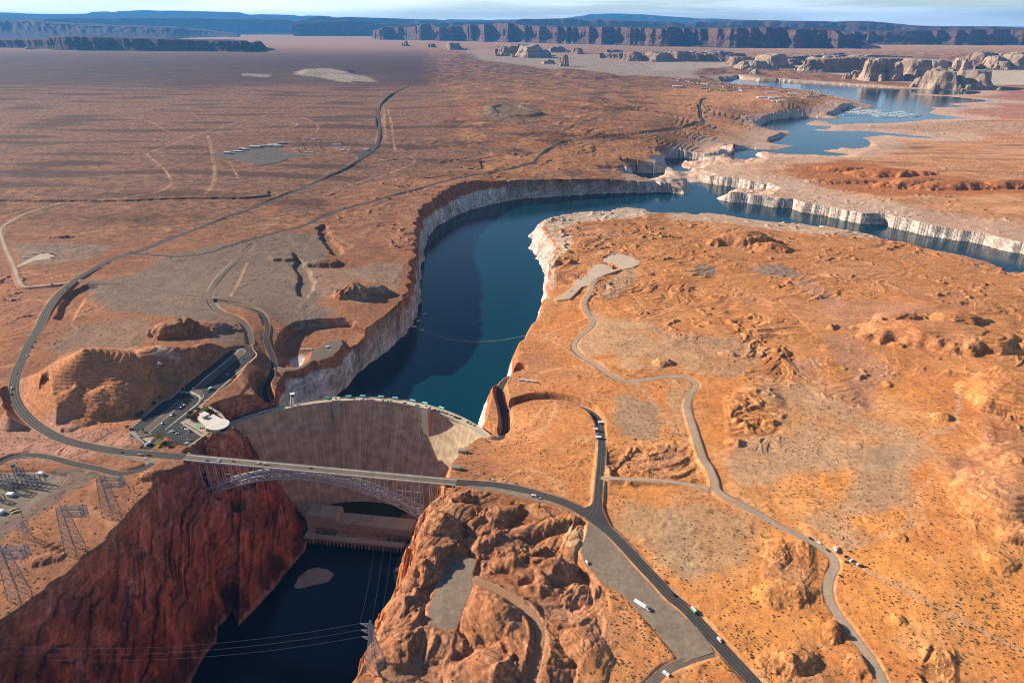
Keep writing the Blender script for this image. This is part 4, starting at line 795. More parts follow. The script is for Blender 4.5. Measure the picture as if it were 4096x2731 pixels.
# ------------------------------------------------------------------ the dam
def dam_face_r(z): return 266.4 - 82.0 * (max(-z, 0) / 180.0) ** 1.35
def dam_concrete():
    t = NT('dam_concrete'); arc = t.attr('arc'); sep = t.n('ShaderNodeSeparateXYZ'); t.t.links.new(t.geo.outputs['Position'], sep.inputs[0]); z = sep.outputs['Z']
    def cmb(sx, sz):
        c = t.n('ShaderNodeCombineXYZ'); t.set(c.inputs[0], t.math('MULTIPLY', arc, sx)); t.set(c.inputs[2], t.math('MULTIPLY', z, sz)); return c.outputs[0]
    base = (.50, .38, .255)
    s1 = t.noise(1, 4, .7, vec=cmb(.22, .012)); s2 = t.noise(1, 4, .7, vec=cmb(.9, .03)); blk = t.noise(1, 2, .5, vec=cmb(.05, .09)); fine = t.noise(1.2, 3)
    c = t.mix(1.0, base, t.rng(s1, .3, .7, .66, 1.28), 'MULTIPLY'); c = t.mix(1.0, c, t.rng(s2, .3, .7, .80, 1.18), 'MULTIPLY'); c = t.mix(1.0, c, t.rng(blk, .35, .65, .74, 1.16), 'MULTIPLY'); c = t.mix(1.0, c, t.rng(fine, .3, .7, .92, 1.08), 'MULTIPLY')
    st = t.noise(1, 2, .5, vec=cmb(.085, .004)); lime = t.math('MULTIPLY', t.rng(st, .60, .68, 0, 1), t.rng(s2, .35, .6, .2, 1)); lime = t.math('MULTIPLY', lime, t.rng(t.noise(1, 2, vec=cmb(.03, .02)), .4, .55, 0, 1))
    c = t.mix(t.math('MULTIPLY', lime, .8), c, (.62, .54, .46))
    def lines(v, per, wid):
        fr = t.math('FRACT', t.math('DIVIDE', v, per)); return t.rng(t.math('ABSOLUTE', t.math('SUBTRACT', fr, .5)), .5 - wid, .5 - wid * .4, 0, 1)
    j = t.math('MAXIMUM', t.math('MULTIPLY', lines(arc, 12.2, .012), .8), t.math('MULTIPLY', lines(z, 2.3, .05), .38)); j = t.math('MAXIMUM', j, t.math('MULTIPLY', lines(arc, 3.05, .03), .22))
    big = t.math('MULTIPLY', lines(z, 46.0, .006), .9)
    c = t.mix(t.math('MULTIPLY', j, .5), c, (.16, .115, .085)); c = t.mix(t.math('MULTIPLY', big, .35), c, (.52, .44, .36))
    t.col(c); t.b.inputs['Roughness'].default_value = .88; t.nrm(t.bump(j, -.25, .15)); return t.m
DCM = dam_concrete()
dam = thing('arch_dam', 'tall curved concrete arch dam closing the canyon below the lake', 'dam', (DAMC[0], DAMC[1], 0))
def damloc(a, r, z): return (r * math.sin(a), r * math.cos(a), z)
ANG = np.linspace(DA0, DA1, 220)
prof = [(274.0, -75.0), (274.0, -1.4)] + []
zs = list(np.linspace(-1.6, -190, 70))
vs, arcs = [], []
PR = [(274.0, -80.0), (274.0, -1.5), (266.6, -1.5)] + [(dam_face_r(z), z) for z in zs]
for a in ANG:
    for r, z in PR: vs.append(damloc(a, r, z)); arcs.append(a * 266)
n = len(PR); fs = [(i * n + k, i * n + k + 1, (i + 1) * n + k + 1, (i + 1) * n + k) for i in range(len(ANG) - 1) for k in range(n - 1)]
mb = MB(); mb.mesh(vs, fs); body = mb.build('dam_wall', DCM, dam, True); at = body.data.attributes.new('arc', 'FLOAT', 'POINT'); at.data.foreach_set('value', np.array(arcs, np.float32))
def arc_band(mb, r0, r1, z0, z1, a0=DA0, a1=DA1, n=200):
    for i in range(n):
        p, q = a0 + (a1 - a0) * i / n, a0 + (a1 - a0) * (i + 1) / n
        A = [damloc(a, r, z) for a in (p, q) for r in (r0, r1) for z in (z0, z1)]
        mb.mesh(A, [(1, 3, 7, 5), (4, 6, 2, 0), (0, 1, 5, 4), (6, 7, 3, 2)] + ([(0, 2, 3, 1)] if i == 0 else []) + ([(5, 7, 6, 4)] if i == n - 1 else []))
mb = MB(); arc_band(mb, 263.6, 275.2, -1.5, 0.0); mb.build('crest_road', surf('crest_concrete', (.46, .37, .26), 3, .12), dam)
PARA = surf('parapet_concrete', (.43, .36, .28), 2, .15)
mb = MB(); arc_band(mb, 263.2, 263.7, -2.2, 1.15); mb.build('downstream_parapet', PARA, dam)
mb = MB(); arc_band(mb, 274.9, 275.5, -2.4, 1.25); mb.build('upstream_parapet', PARA, dam)
def dam_ang(u, v, z):
    x, y = on_plane(u, v, z); return math.atan2(x - DAMC[0], y - DAMC[1]), math.hypot(x - DAMC[0], y - DAMC[1])
TOWC = surf('tower_concrete', (.40, .345, .30), 2.5, .16); ROOFC = surf('tower_roof', (.56, .45, .33), 3, .1)
for (reg, x, y) in (('J', 1488, 312), ('U', 722, 345)):
    a, r = dam_ang(*uv(reg, x, y), 8.0)
    mb = MB()
    e1 = Vector((math.cos(a), -math.sin(a), 0)); e2 = Vector((math.sin(a), math.cos(a), 0))
    def tp(s_, r_, z): p = e2 * r_ + e1 * s_; return (p.x, p.y, z)
    def tbox(m, s0, s1, r0, r1, z0, z1):
        m.mesh([tp(s, r, z) for z in (z0, z1) for s, r in ((s0, r0), (s1, r0), (s1, r1), (s0, r1))], [(3, 2, 1, 0), (4, 5, 6, 7), (0, 1, 5, 4), (1, 2, 6, 5), (2, 3, 7, 6), (3, 0, 4, 7)])
    tbox(mb, -6, 6, 253.5, 264.5, -75, 8.0); tw = mb.build('elevator_tower', TOWC, dam)
    mb = MB(); tbox(mb, -6.3, 6.3, 253.2, 264.8, 8.0, 8.5); mb.build('roof', ROOFC, tw)
    mb = MB(); tbox(mb, -1.4, .6, 258, 260, 8.5, 9.9); tbox(mb, 1.2, 2.2, 259, 260.5, 8.5, 9.2); mb.build('roof_vent', flat('dark_metal', (.06, .055, .05)), tw)
TEAL = flat('teal_paint', (.16, .44, .40), .6, var=.1); TEALD = flat('teal_roof', (.27, .58, .54), .5, var=.08)
GATES = [('J', 1380, 312), ('J', 1652, 295), ('J', 1840, 293), ('J', 2083, 300), ('J', 2275, 313), ('W', 495, 346), ('W', 665, 374), ('W', 892, 432)]
GW = ['just left of left elevator tower', 'just right of left elevator tower', 'third of eight from left', 'fourth of eight from left', 'fifth of eight from left', 'sixth of eight from left', 'behind the right elevator tower', 'past the right elevator tower']
for (reg, x, y), gl in zip(GATES, GW):
    a, r = dam_ang(*uv(reg, x, y), 3.0); p = dam_pt(a, 276.6)
    t = thing('hoist_house', 'teal metal hoist house on the dam crest, ' + gl, 'hoist house', (p[0], p[1], 0), -a, 'teal hoist houses along the dam crest')
    mb = MB(); mb.box(0, 0, .6, 9.6, 3.4, 2.6); mb.build('wall', TEAL, t)
    mb = MB(); mb.mesh([(-5, -2, 3.2), (5, -2, 3.2), (5, 2, 3.2), (-5, 2, 3.2), (-4.6, 0, 4.3), (4.6, 0, 4.3)], [(3, 2, 1, 0), (0, 1, 5, 4), (2, 3, 4, 5), (1, 2, 5), (3, 0, 4)]); mb.build('roof', TEALD, t)
    mb = MB(); mb.box(0, 0, -4.5, 8.6, 3.0, 5.1); mb.build('bracket', PARA, t)
# gantry tower standing on the crest
a, r = dam_ang(*uv('J', 930, 418), 0.0); p = dam_pt(a, 268.5)
t = thing('gantry_tower', 'tall white tapering gantry tower with a cabin on the left end of the dam crest', 'gantry', (p[0], p[1], 0), -a)
GWM = flat('white_steel', (.62, .60, .58), .55)
for sx in (-1, 1):
    mb = MB(); 
    for sy in (-1, 1): mb.mesh([(sx * 5 - .9, sy * 3.6 - .7, 0), (sx * 5 + .9, sy * 3.6 - .7, 0), (sx * 5 + .9, sy * 3.6 + .7, 0), (sx * 5 - .9, sy * 3.6 + .7, 0), (sx * 2.6 - .8, sy * 2.6 - .7, 19), (sx * 2.6 + .8, sy * 2.6 - .7, 19), (sx * 2.6 + .8, sy * 2.6 + .7, 19), (sx * 2.6 - .8, sy * 2.6 + .7, 19)], [(3, 2, 1, 0), (4, 5, 6, 7), (0, 1, 5, 4), (1, 2, 6, 5), (2, 3, 7, 6), (3, 0, 4, 7)])
    mb.build('leg', GWM, t)
mb = MB()
for z, w in ((6, 4.3), (12, 3.5), (17, 2.9)):
    for sy in (-1, 1): mb.bar((-w, sy * (3.6 - z * .053), z), (w, sy * (3.6 - z * .053), z), .9)
mb.mesh([(-4.4, -3.3, 5), (4.4, -3.3, 5), (2.7, -2.6, 19), (-2.7, -2.6, 19)], [(0, 1, 2, 3), (3, 2, 1, 0)]); mb.build('cross_beam', GWM, t)
mb = MB(); mb.box(0, 0, 19, 7.2, 6.6, 4.4); cb = mb.build('cabin', flat('grey_steel', (.36, .36, .37), .6), t); mb = MB(); mb.box(0, 0, 23.4, 7.8, 7.2, .6); mb.build('roof', GWM, cb); mb = MB(); mb.box(0, -3.32, 20.4, 4.6, .1, 1.5); mb.build('window', flat('dark_glass', (.03, .035, .04), .15, spec=.5), cb)

# ------------------------------------------------------------------ the arch bridge
BV = Vector((BRE[0] - BRW[0], BRE[1] - BRW[1], 0)); BL = BV.length; BD = BV.normalized(); BN = Vector((-BD.y, BD.x, 0))
bridge = thing('arch_bridge', 'long white steel arch bridge carrying the highway over the canyon', 'bridge', (BRW[0], BRW[1], DECK), math.atan2(BD.y, BD.x))
STEEL = flat('silver_steel', (.40, .38, .40), .5, .0, .12, 4, .4); DECKM = surf('bridge_deck_concrete', (.42, .36, .29), 3, .12)
mb = MB(); mb.box(BL / 2, 0, -1.6, BL + 6, 10.4, 1.62); dk = mb.build('deck', DECKM, bridge); mb = MB(); mb.box(BL / 2, 0, .0, BL + 6, 8.6, .03); mb.build('roadway', RM['oldasphalt'], dk)
mb = MB(); mb.box(BL / 2, .15, .0, BL + 6, .28, .06); mb.build('centre_line', YELLOW_LINE, dk)
for sgn, nm in ((-1, 'sidewalk'), (1, 'sidewalk')):
    mb = MB(); mb.box(BL / 2, sgn * 6.1, -.9, BL + 6, 1.8, 1.2); mb.build(nm, surf('sidewalk_concrete_%s' % ('a' if sgn < 0 else 'b'), (.47, .42, .36), 2, .12), bridge)
    mb = MB(); 
    for z in (.5, .95, 1.4): mb.bar((-3, sgn * 6.85, z), (BL + 3, sgn * 6.85, z), .13)
    for i in range(int(BL / 3) + 2): mb.bar((i * 3.0 - 2, sgn * 6.85, .2), (i * 3.0 - 2, sgn * 6.85, 1.5), .14)
    mb.build('railing', flat('railing_steel', (.26, .24, .23), .6), bridge)
mb = MB()
for yy in (-4.2, -1.4, 1.4, 4.2): mb.box(BL / 2, yy, -3.4, BL, .5, 1.8)
for i in range(int(BL / 12.8) + 1): mb.box(i * 12.8, 0, -3.6, .6, 13.4, 2.0)
mb.build('deck_girder', STEEL, bridge)
A0, A1 = 21.0, BL - 46.0; AS = A1 - A0; NP = 26
def zb(s): q = (s - A0) / AS * 2 - 1; return -13.6 - 49.5 * q * q
def ztop(s): q = (s - A0) / AS * 2 - 1; return zb(s) + 8.6 + 3.0 * q * q
xs = [A0 + AS * i / NP for i in range(NP + 1)]
for sgn in (-1, 1):
    mb = MB(); y = sgn * 6.1
    for i in range(NP):
        mb.bar((xs[i], y, zb(xs[i])), (xs[i + 1], y, zb(xs[i + 1])), 1.5, 1.3); mb.bar((xs[i], y, ztop(xs[i])), (xs[i + 1], y, ztop(xs[i + 1])), 1.5, 1.3)
        if i % 2 == 0: mb.bar((xs[i], y, ztop(xs[i])), (xs[i + 1], y, zb(xs[i + 1])), .65)
        else: mb.bar((xs[i], y, zb(xs[i])), (xs[i + 1], y, ztop(xs[i + 1])), .65)
    for i in range(NP + 1): mb.bar((xs[i], y, zb(xs[i])), (xs[i], y, ztop(xs[i])), .65)
    mb.build('arch_rib', STEEL, bridge)
mb = MB()
for i in range(NP + 1):
    for zf in (zb, ztop): mb.bar((xs[i], -6.1, zf(xs[i])), (xs[i], 6.1, zf(xs[i])), .6)
    if i < NP:
        for zf in (zb, ztop):
            mb.bar((xs[i], -6.1, zf(xs[i])), ((xs[i] + xs[i + 1]) / 2, 0, (zf(xs[i]) + zf(xs[i + 1])) / 2), .5); mb.bar((xs[i], 6.1, zf(xs[i])), ((xs[i] + xs[i + 1]) / 2, 0, (zf(xs[i]) + zf(xs[i + 1])) / 2), .5)
            mb.bar((xs[i + 1], -6.1, zf(xs[i + 1])), ((xs[i] + xs[i + 1]) / 2, 0, (zf(xs[i]) + zf(xs[i + 1])) / 2), .5); mb.bar((xs[i + 1], 6.1, zf(xs[i + 1])), ((xs[i] + xs[i + 1]) / 2, 0, (zf(xs[i]) + zf(xs[i + 1])) / 2), .5)
mb.build('arch_bracing', STEEL, bridge)
for i in range(NP + 1):
    z = ztop(xs[i])
    if z < -6:
        for y in (-6.1, 6.1):
            mb = MB(); mb.bar((xs[i], y, z), (xs[i], y, -3), .8); mb.build('spandrel_column', STEEL, bridge)
for y in (-6.1, 6.1):
    for a_, b_ in ((0, 3), (NP - 3, NP)):
        mb = MB(); mb.bar((xs[a_], y, -27), (xs[b_], y, -27), .5); mb.build('column_brace', STEEL, bridge)
for s_ in (A0 - .5, A1 + .5):
    for y in (-6.1, 6.1):
        mb = MB(); mb.box(s_ + (-4 if s_ < 50 else 4), y, -74, 10, 5, 14); mb.build('skewback', CONC, bridge)
for s_ in (BL - 22, BL - 33):
    for y in (-5, 5):
        mb = MB(); mb.bar((s_, y, -34), (s_, y, -3), 1.2); mb.build('approach_pier', STEEL, bridge)
print('dam and bridge', round(time.time() - T0, 1))
# ------------------------------------------------------------------ power plant under the dam
def lw(p): return Vector((p[0], p[1], 0))
PZ = -165.0
q0, q1 = on_plane(*uv('X', 400, 800), PZ), on_plane(*uv('X', 1765, 940), PZ)
pe = (lw(q1) - lw(q0)); PL = pe.length; pa = math.atan2(pe.y, pe.x)
plant = thing('power_plant', 'long flat-roofed concrete power plant across the river at the foot of the dam', 'power plant', (q0[0], q0[1], PZ), pa)
PC = surf('plant_concrete', (.43, .36, .28), 3, .15); PROOF = surf('plant_roof', (.37, .30, .215), 4, .2); SEAM = flat('roof_seam_concrete', (.50, .42, .32))
def wallface(mb, x0, x1, y, z0, z1, step, w, h, hz): 
    n = int((x1 - x0) / step)
    for i in range(n): mb.box(x0 + (i + .5) * step, y, z0 + hz, w, .3, h)
mb = MB(); mb.box(26, 27, 0, 52, 30, 30); mb.build('erection_bay', PC, plant)
mb = MB(); mb.box(26, 27, 30, 50.6, 28.6, .5); rf = mb.build('roof', PROOF, plant)
mb = MB(); mb.box(10.5, 27, 30.5, .7, 28.6, .3); mb.build('roof_seam', SEAM, rf); mb = MB(); mb.box(30, 27, 30.5, .7, 28.6, .3); mb.build('roof_seam', SEAM, rf)
LB = PL + 6 - 52
mb = MB(); mb.box(52 + LB / 2, 25.5, 0, LB, 27, 20.5); mb.build('generator_hall', PC, plant)
mb = MB(); mb.box(52 + LB / 2, 25.5, 20.5, LB - .4, 26, .5); rf = mb.build('roof', PROOF, plant)
for i in range(6):
    mb = MB(); mb.box(71 + i * 19.2, 25.5, 21.0, .7, 26, .3); mb.build('roof_seam', SEAM, rf)
for i in range(8):
    mb = MB(); mb.box(57 + i * 14.5, 11.9, 8.5 + 3, 2.0, .3, 1.6); mb.build('window', flat('dark_glass', (.03, .035, .04), .15, spec=.5), plant)
mb = MB(); mb.box(PL / 2, 3.2, -3, PL, 17.5, 3); mb.build('transformer_deck', PC, plant)
for i in range(29):
    w = 3.4 if i % 4 == 2 else 1.5
    mb = MB(); mb.box(3.5 + i * (PL - 6) / 28.0, -3.5, -19, w, 3.2, 15.9); mb.build('deck_pier', PC, plant)
mb = MB(); mb.box(PL / 2, 4.2, -19, PL - 2, 10, 15.5); mb.build('substructure', flat('dark_concrete', (.10, .08, .06)), plant)  # much darker concrete than the piers in front of it
mb = MB()
for z in (.5, 1.1): mb.bar((0, -5.3, z), (PL, -5.3, z), .12)
for i in range(58): mb.bar((i * PL / 57, -5.3, 0), (i * PL / 57, -5.3, 1.15), .1)
mb.build('deck_railing', flat('railing_steel', (.26, .24, .23), .6), plant)
def plant_pt(x, y, z): c, s_ = math.cos(pa), math.sin(pa); return (q0[0] + x * c - y * s_, q0[1] + x * s_ + y * c, PZ + z)
TGREY = flat('transformer_grey', (.13, .13, .145), .6); TPINK = flat('transformer_tan', (.44, .33, .26), .6)
banks = [('dark grey', TGREY, 20, 4, 9.2, 'far left bank of four'), ('pale tan', TPINK, 66, 3, 9.6, 'left pale bank of three'), ('pale tan', TPINK, 107, 3, 9.6, 'right pale bank of three'), ('dark grey', TGREY, 139, 4, 9.0, 'far right bank of four')]
ORD = ['first', 'second', 'third', 'fourth', 'fifth', 'sixth', 'seventh', 'eighth', 'ninth', 'tenth']
for cname, mt, x0, n, dx, where in banks:
    for k in range(n):
        t = thing('power_transformer', f'{cname} power transformer on the plant deck, {ORD[k]} of the {where}', 'transformer', plant_pt(x0 + k * dx, 7.0, 0), pa, 'transformers on the power plant deck')
        mb = MB(); mb.box(0, 0, 0, 4.6, 3.4, 4.4); mb.build('tank', mt, t)
        for sx in (-1.4, 0, 1.4):
            mb = MB(); mb.lathe(sx, -.3, [(.45, 4.4), (.3, 5.2), (.42, 6), (.2, 7.4)], 8); mb.build('bushing', mt, t)
        for sx in (-2.7, 2.7):
            mb = MB(); mb.box(sx, 0, .4, .7, 3, 3.6); mb.build('radiator', mt, t)
    f = thing('busbar_frame', f'{cname} steel busbar frame over the {where} transformers', 'busbar frame', plant_pt(x0 + (n - 1) * dx / 2, 9.6, 0), pa)
    wd = (n - 1) * dx / 2 + 4
    for sx in (-wd, wd):
        mb = MB(); mb.bar((sx, 0, 0), (sx, 0, 8.6), .7); mb.build('post', mt, f)
    mb = MB(); mb.bar((-wd, 0, 8.6), (wd, 0, 8.6), .7); mb.build('crossbeam', mt, f)
# concrete apron building and lower deck at the right bank
wp = [on_plane(*uv('X', x, y), -150) for x, y in ((1880, 742), (2060, 690), (2010, 1010), (1770, 1000))]
t = thing('river_bank_building', 'low concrete building with white stained roof at right end of the power plant', 'building')
mb = MB(); mb.prism(wp, -180, -150.4); mb.build('wall', PC, t)
mb = MB(); mb.prism(wp, -150.4, -149.9); mb.build('roof', surf('white_stained_roof', (.52, .46, .39), 3, .3), t)
dk = [on_plane(*uv('X', x, y), -163) for x, y in ((1765, 905), (1880, 900), (2000, 1010), (1990, 1200), (1900, 1420), (1720, 1410), (1640, 1350), (1590, 1300), (1600, 1240))]
o = sheet('river_deck', dk, -163, RM['asphalt']); 
mb = MB(); mb.prism(dk, -183, -163.05); ob = mb.build('deck_wall', PC, o)
gr = [dam_pt(R(a), r) for a, r in ((-20, 196), (-8, 196), (2, 196), (12, 196), (22, 196), (27, 190), (24, 160), (10, 140), (-2, 133), (-9, 140), (-13, 160))]
GRASS = surf('dark_grass', (.022, .034, .012), 2, .3)
o = sheet('grass', gr, -160.0, GRASS, 'stuff'); tag(o, 'dark green lawn between the foot of the dam and the power plant', 'grass')
# adit houses on the cliff edge right of the dam
for k, (x, y, lab) in enumerate(((1176, 1030, 'upper small concrete adit house on the cliff edge right of the dam'), (1095, 1258, 'lower small concrete adit house on the cliff edge nearer the bridge'))):
    p = hpt('W', x, y); t = thing('adit_house', lab, 'adit house', (p[0], p[1], p[2] - 2), -.1)
    mb = MB(); mb.box(0, 0, 0, 11, 7, 6); mb.build('wall', PC, t); mb = MB(); mb.box(0, 0, 6, 11.6, 7.6, .5); mb.build('roof', surf('grey_roof', (.27, .22, .17), 2, .15) if k == 0 else bpy.data.materials['grey_roof'], t)

# ------------------------------------------------------------------ the visitor centre and its car park
LOT = PADF[0]; LIFT = .10
def lotz(x, y): return float(LOT(x, y))
def on_lot(reg, x, y, dz=0.0):
    u, v = uv(reg, x, y); z = 31.0
    for _ in range(12): p = on_plane(u, v, z); z = lotz(*p) + dz
    return p[0], p[1], z
def lot_sheet(name, reg, txt, mat, dz, kind='structure'):
    pts = [on_lot(r_, x, y)[:2] for r_, x, y in [(reg, *map(float, w.split(','))) for w in txt.split()]]
    o = sheet(name, pts, 0, mat, kind)
    for v in o.data.vertices: v.co.z = lotz(v.co.x, v.co.y) + dz
    o.data.update(); return o
PLAZA = surf('plaza_paving', (.44, .345, .25), 2, .1); DIRT = surf('planted_dirt', (.15, .105, .075), 2, .2); LAWN = surf('dry_lawn', (.17, .155, .045), 2, .3)
lot_sheet('kerb_island', 'K', '1360,868 1500,745 1948,372 1958,345 1935,322 1880,318 1812,328 1808,345 1850,350 1700,470 1400,710 1195,900 1240,905 1330,950 1365,1000 1400,965 1395,935', KERB, .18)
lot_sheet('planted_median', 'K', '1372,866 1505,752 1938,374 1944,346 1925,328 1865,332 1862,352 1710,478 1420,715 1212,898 1250,898 1340,940 1368,985 1390,955', DIRT, .26)
lot_sheet('walkway', 'P', '1240,365 1450,375 1600,420 1690,480 1700,560 1650,640 900,1232 890,1220 1640,610 1660,540 1640,490 1580,450 1430,405 1230,385', KERB, .20)
lot_sheet('kerb_island', 'P', '1120,545 1195,575 420,1225 235,1290 240,1330 300,1370 450,1365 600,1320 560,1285 1330,610 1290,600', KERB, .18)
lot_sheet('planted_median', 'P', '1195,545 1290,490 1460,495 1490,540 1440,590 1300,600 1180,720 560,1265 500,1280 590,1318 450,1355 310,1360 250,1320 260,1280 420,1232 1210,575', DIRT, .26)
lot_sheet('plaza', 'P', '1240,1070 1300,1030 1420,960 1480,990 1700,1090 1790,1150 1800,1200 1920,1270 1750,1390 1690,1370', PLAZA, .22)
lot_sheet('plaza', 'P', '1650,700 1760,610 1800,640 2040,780 2170,860 2270,1000 2230,1000 2140,930 1960,800 1850,720 1790,700 1560,830 1540,820', PLAZA, .20)
lot_sheet('plaza', 'P', '925,1310 1010,1240 1090,1215 1060,1250', PLAZA, .22); lot_sheet('plaza', 'P', '390,1425 420,1410 680,1370 560,1500 480,1490', PLAZA, .22)
lot_sheet('kerb_island', 'P', '1305,1530 1390,1490 1450,1500 1400,1525 1330,1540', KERB, .2)
lot_sheet('footpath', 'P', '1700,1385 1740,1390 1560,1520 1440,1590 1400,1590', PLAZA, .21)
lot_sheet('walkway', 'P', '110,1200 480,870 860,565 1000,535 1225,345 1245,265 1555,18 1565,28 1258,275 1238,352 1005,548 865,578 490,886 120,1212', KERB, .2)
lot_sheet('walkway', 'K', '2036,235 2046,238 2044,318 2094,390 2082,420 1450,985 1392,1018 1400,1035 1462,992 2105,425 2112,385 2055,315', PLAZA, .2)
lot_sheet('driveway', 'P', '115,1240 240,1245 235,1300 300,1372 420,1490 470,1600 380,1600 370,1500 95,1290', surf('pale_drive', (.30, .28, .26), 2, .1), .19)
sg = lot_sheet('lawn', 'L', '2050,260 2130,175 2260,280 2350,300 2500,340 2600,400 2350,395 2200,370 2085,330', LAWN, .22)
# stall lines painted on the asphalt, one marking object per row
def stalls(reg, x0, y0, x1, y1, n, dx, dy):
    mb = MB(); ds = []
    for i in range(n + 1):
        f = i / n; a = Vector(on_lot(reg, x0 + (x1 - x0) * f, y0 + (y1 - y0) * f)); b = Vector(on_lot(reg, x0 + (x1 - x0) * f + dx, y0 + (y1 - y0) * f + dy))
        d = (b - a).normalized(); s_ = Vector((-d.y, d.x, 0)) * .11; z = Vector((0, 0, .16))
        mb.face([a - s_ + z, b - s_ + z, b + s_ + z, a + s_ + z])
    mb.build('parking_lines', WHITE_LINE)['kind'] = 'structure'
stalls('K', 1830, 352, 1300, 775, 30, -38, -5); stalls('K', 1985, 365, 1400, 880, 22, 40, 40); stalls('P', 1180, 590, 440, 1225, 26, -75, -15); stalls('P', 1330, 640, 640, 1230, 24, 60, 35); stalls('P', 1120, 1310, 1400, 1500, 8, 65, -40); stalls('P', 1290, 1170, 1560, 1330, 8, -60, 40)
vc = thing('visitor_centre', 'round and flat white-roofed visitor centre on the cliff beside the dam', 'building')
VROOF = surf('white_roof', (.62, .56, .50), 3, .12); VWALL = surf('tan_wall', (.44, .30, .17), 2, .12); GLASS = flat('dark_glass', (.03, .035, .04), .15, spec=.5)
def vroof(x, y, z): u, v = uv('P', x, y); return on_plane(u, v, z)
RZ = 37.5
c0 = vroof(2095, 1098, RZ); rr = (vroof(2328, 1098, RZ)[0] - c0[0])
mb = MB(); mb.lathe(c0[0], c0[1], [(rr - .5, RZ - 1.6), (rr, RZ - 1.4), (rr, RZ - .1), (rr - .3, RZ), (.1, RZ + .5)], 40); mb.build('round_roof', VROOF, vc, False)
mb = MB(); mb.lathe(c0[0], c0[1], [(rr - 1.5, RZ - 6.5), (rr - 1.5, RZ - 1.65)], 40); mb.build('round_wall', VWALL, vc)
mb = MB()
for k in range(40):
    an = 2 * math.pi * k / 40
    if -1.2 < ((an + math.pi) % (2 * math.pi)) - math.pi < .9: mb.bar((c0[0] + (rr - 1.4) * math.cos(an), c0[1] + (rr - 1.4) * math.sin(an), RZ - 4.2), (c0[0] + (rr - 1.4) * math.cos(an + .157), c0[1] + (rr - 1.4) * math.sin(an + .157), RZ - 4.2), .3, 4.0)
mb.build('window_band', GLASS, vc)
mb = MB(); mb.lathe(c0[0], c0[1], [(rr - 5, RZ - 16), (rr - 3, RZ - 6.6), (rr + .6, RZ - 6.5)], 40); mb.build('foundation', PC, vc)
mb = MB()
for k in range(30):
    an = -1.9 + k * .095
    mb.bar((c0[0] + (rr - .6) * math.cos(an), c0[1] + (rr - .6) * math.sin(an), RZ - 9.5), (c0[0] + (rr + .6) * math.cos(an), c0[1] + (rr + .6) * math.sin(an), RZ - 5.4), .22)
    if k: mb.bar((c0[0] + (rr + .6) * math.cos(an), c0[1] + (rr + .6) * math.sin(an), RZ - 5.4), (c0[0] + (rr + .6) * math.cos(an - .095), c0[1] + (rr + .6) * math.sin(an - .095), RZ - 5.4), .15)
mb.build('terrace_rail', flat('railing_steel', (.26, .24, .23), .6), vc)
wing = [vroof(x, y, RZ - .8) for x, y in ((1975, 872), (2200, 990), (2260, 1060), (1900, 1190), (1800, 1200), (1790, 1140), (1740, 1075), (1640, 995), (1600, 930), (1700, 900), (1850, 930))]
mb = MB(); mb.prism(wing, RZ - 1.4, RZ - .7); mb.build('wing_roof', VROOF, vc)
wc = (sum(p[0] for p in wing) / len(wing), sum(p[1] for p in wing) / len(wing)); mb = MB(); mb.prism([(wc[0] + (x - wc[0]) * .93, wc[1] + (y - wc[1]) * .93) for x, y in wing], RZ - 8, RZ - 1.4); mb.build('wing_wall', VWALL, vc)
blk = [vroof(x, y, RZ + 3.2) for x, y in ((1695, 895), (1790, 868), (1850, 888), (1745, 935))]
mb = MB(); mb.prism(blk, RZ - 1, RZ + 3.0); mb.build('penthouse', VWALL, vc); mb = MB(); mb.prism(blk, RZ + 3.0, RZ + 3.4); mb.build('penthouse_roof', VROOF, vc)
upr = [vroof(x, y, RZ + 1.2) for x, y in ((1660, 853), (1785, 800), (1898, 862), (1850, 885), (1788, 866), (1692, 893))]
mb = MB(); mb.prism(upr, RZ - 1.3, RZ + .9); mb.build('upper_roof', VROOF, vc)
# teal canopy on the plaza, blue-roofed shelter, white dish house on the ridge
def canopy(name, reg, x, y, lab, cat, w, d, h, rot, rm, pm):
    p = on_lot(reg, x, y); t = thing(name, lab, cat, (p[0], p[1], p[2] + .2), rot); mb = MB(); mb.box(0, 0, h, w, d, .25); mb.build('roof', rm, t)
    for sx in (-1, 1):
        for sy in (-1, 1): mb = MB(); mb.bar((sx * (w / 2 - .4), sy * (d / 2 - .4), 0), (sx * (w / 2 - .4), sy * (d / 2 - .4), h), .2); mb.build('post', pm, t)
GREYM = flat('grey_metal', (.30, .30, .31), .5)
canopy('shade_canopy', 'P', 1650, 1160, 'teal flat shade canopy standing on the visitor centre plaza', 'canopy', 7, 4.5, 2.8, .35, flat('bright_teal_roof', (.05, .42, .42), .5), GREYM)
canopy('bus_shelter', 'P', 1310, 185, 'blue-roofed shelter beside the car park under the big red dome', 'shelter', 11, 2.6, 2.8, .68, flat('blue_roof', (.17, .24, .50), .5), GREYM)
p = hpt('K', 795, 515); t = thing('dish_hut', 'small white hut with a rounded cap on the ridge of the big red dome', 'hut', p); mb = MB(); mb.box(0, 0, -1, 8, 5, 2.2); mb.build('wall', GWM, t); mb = MB(); mb.lathe(0, 0, [(2.2, 1.2), (2.0, 2.2), (1.0, 3.0), (.1, 3.2)], 12); mb.build('cap', GWM, t)
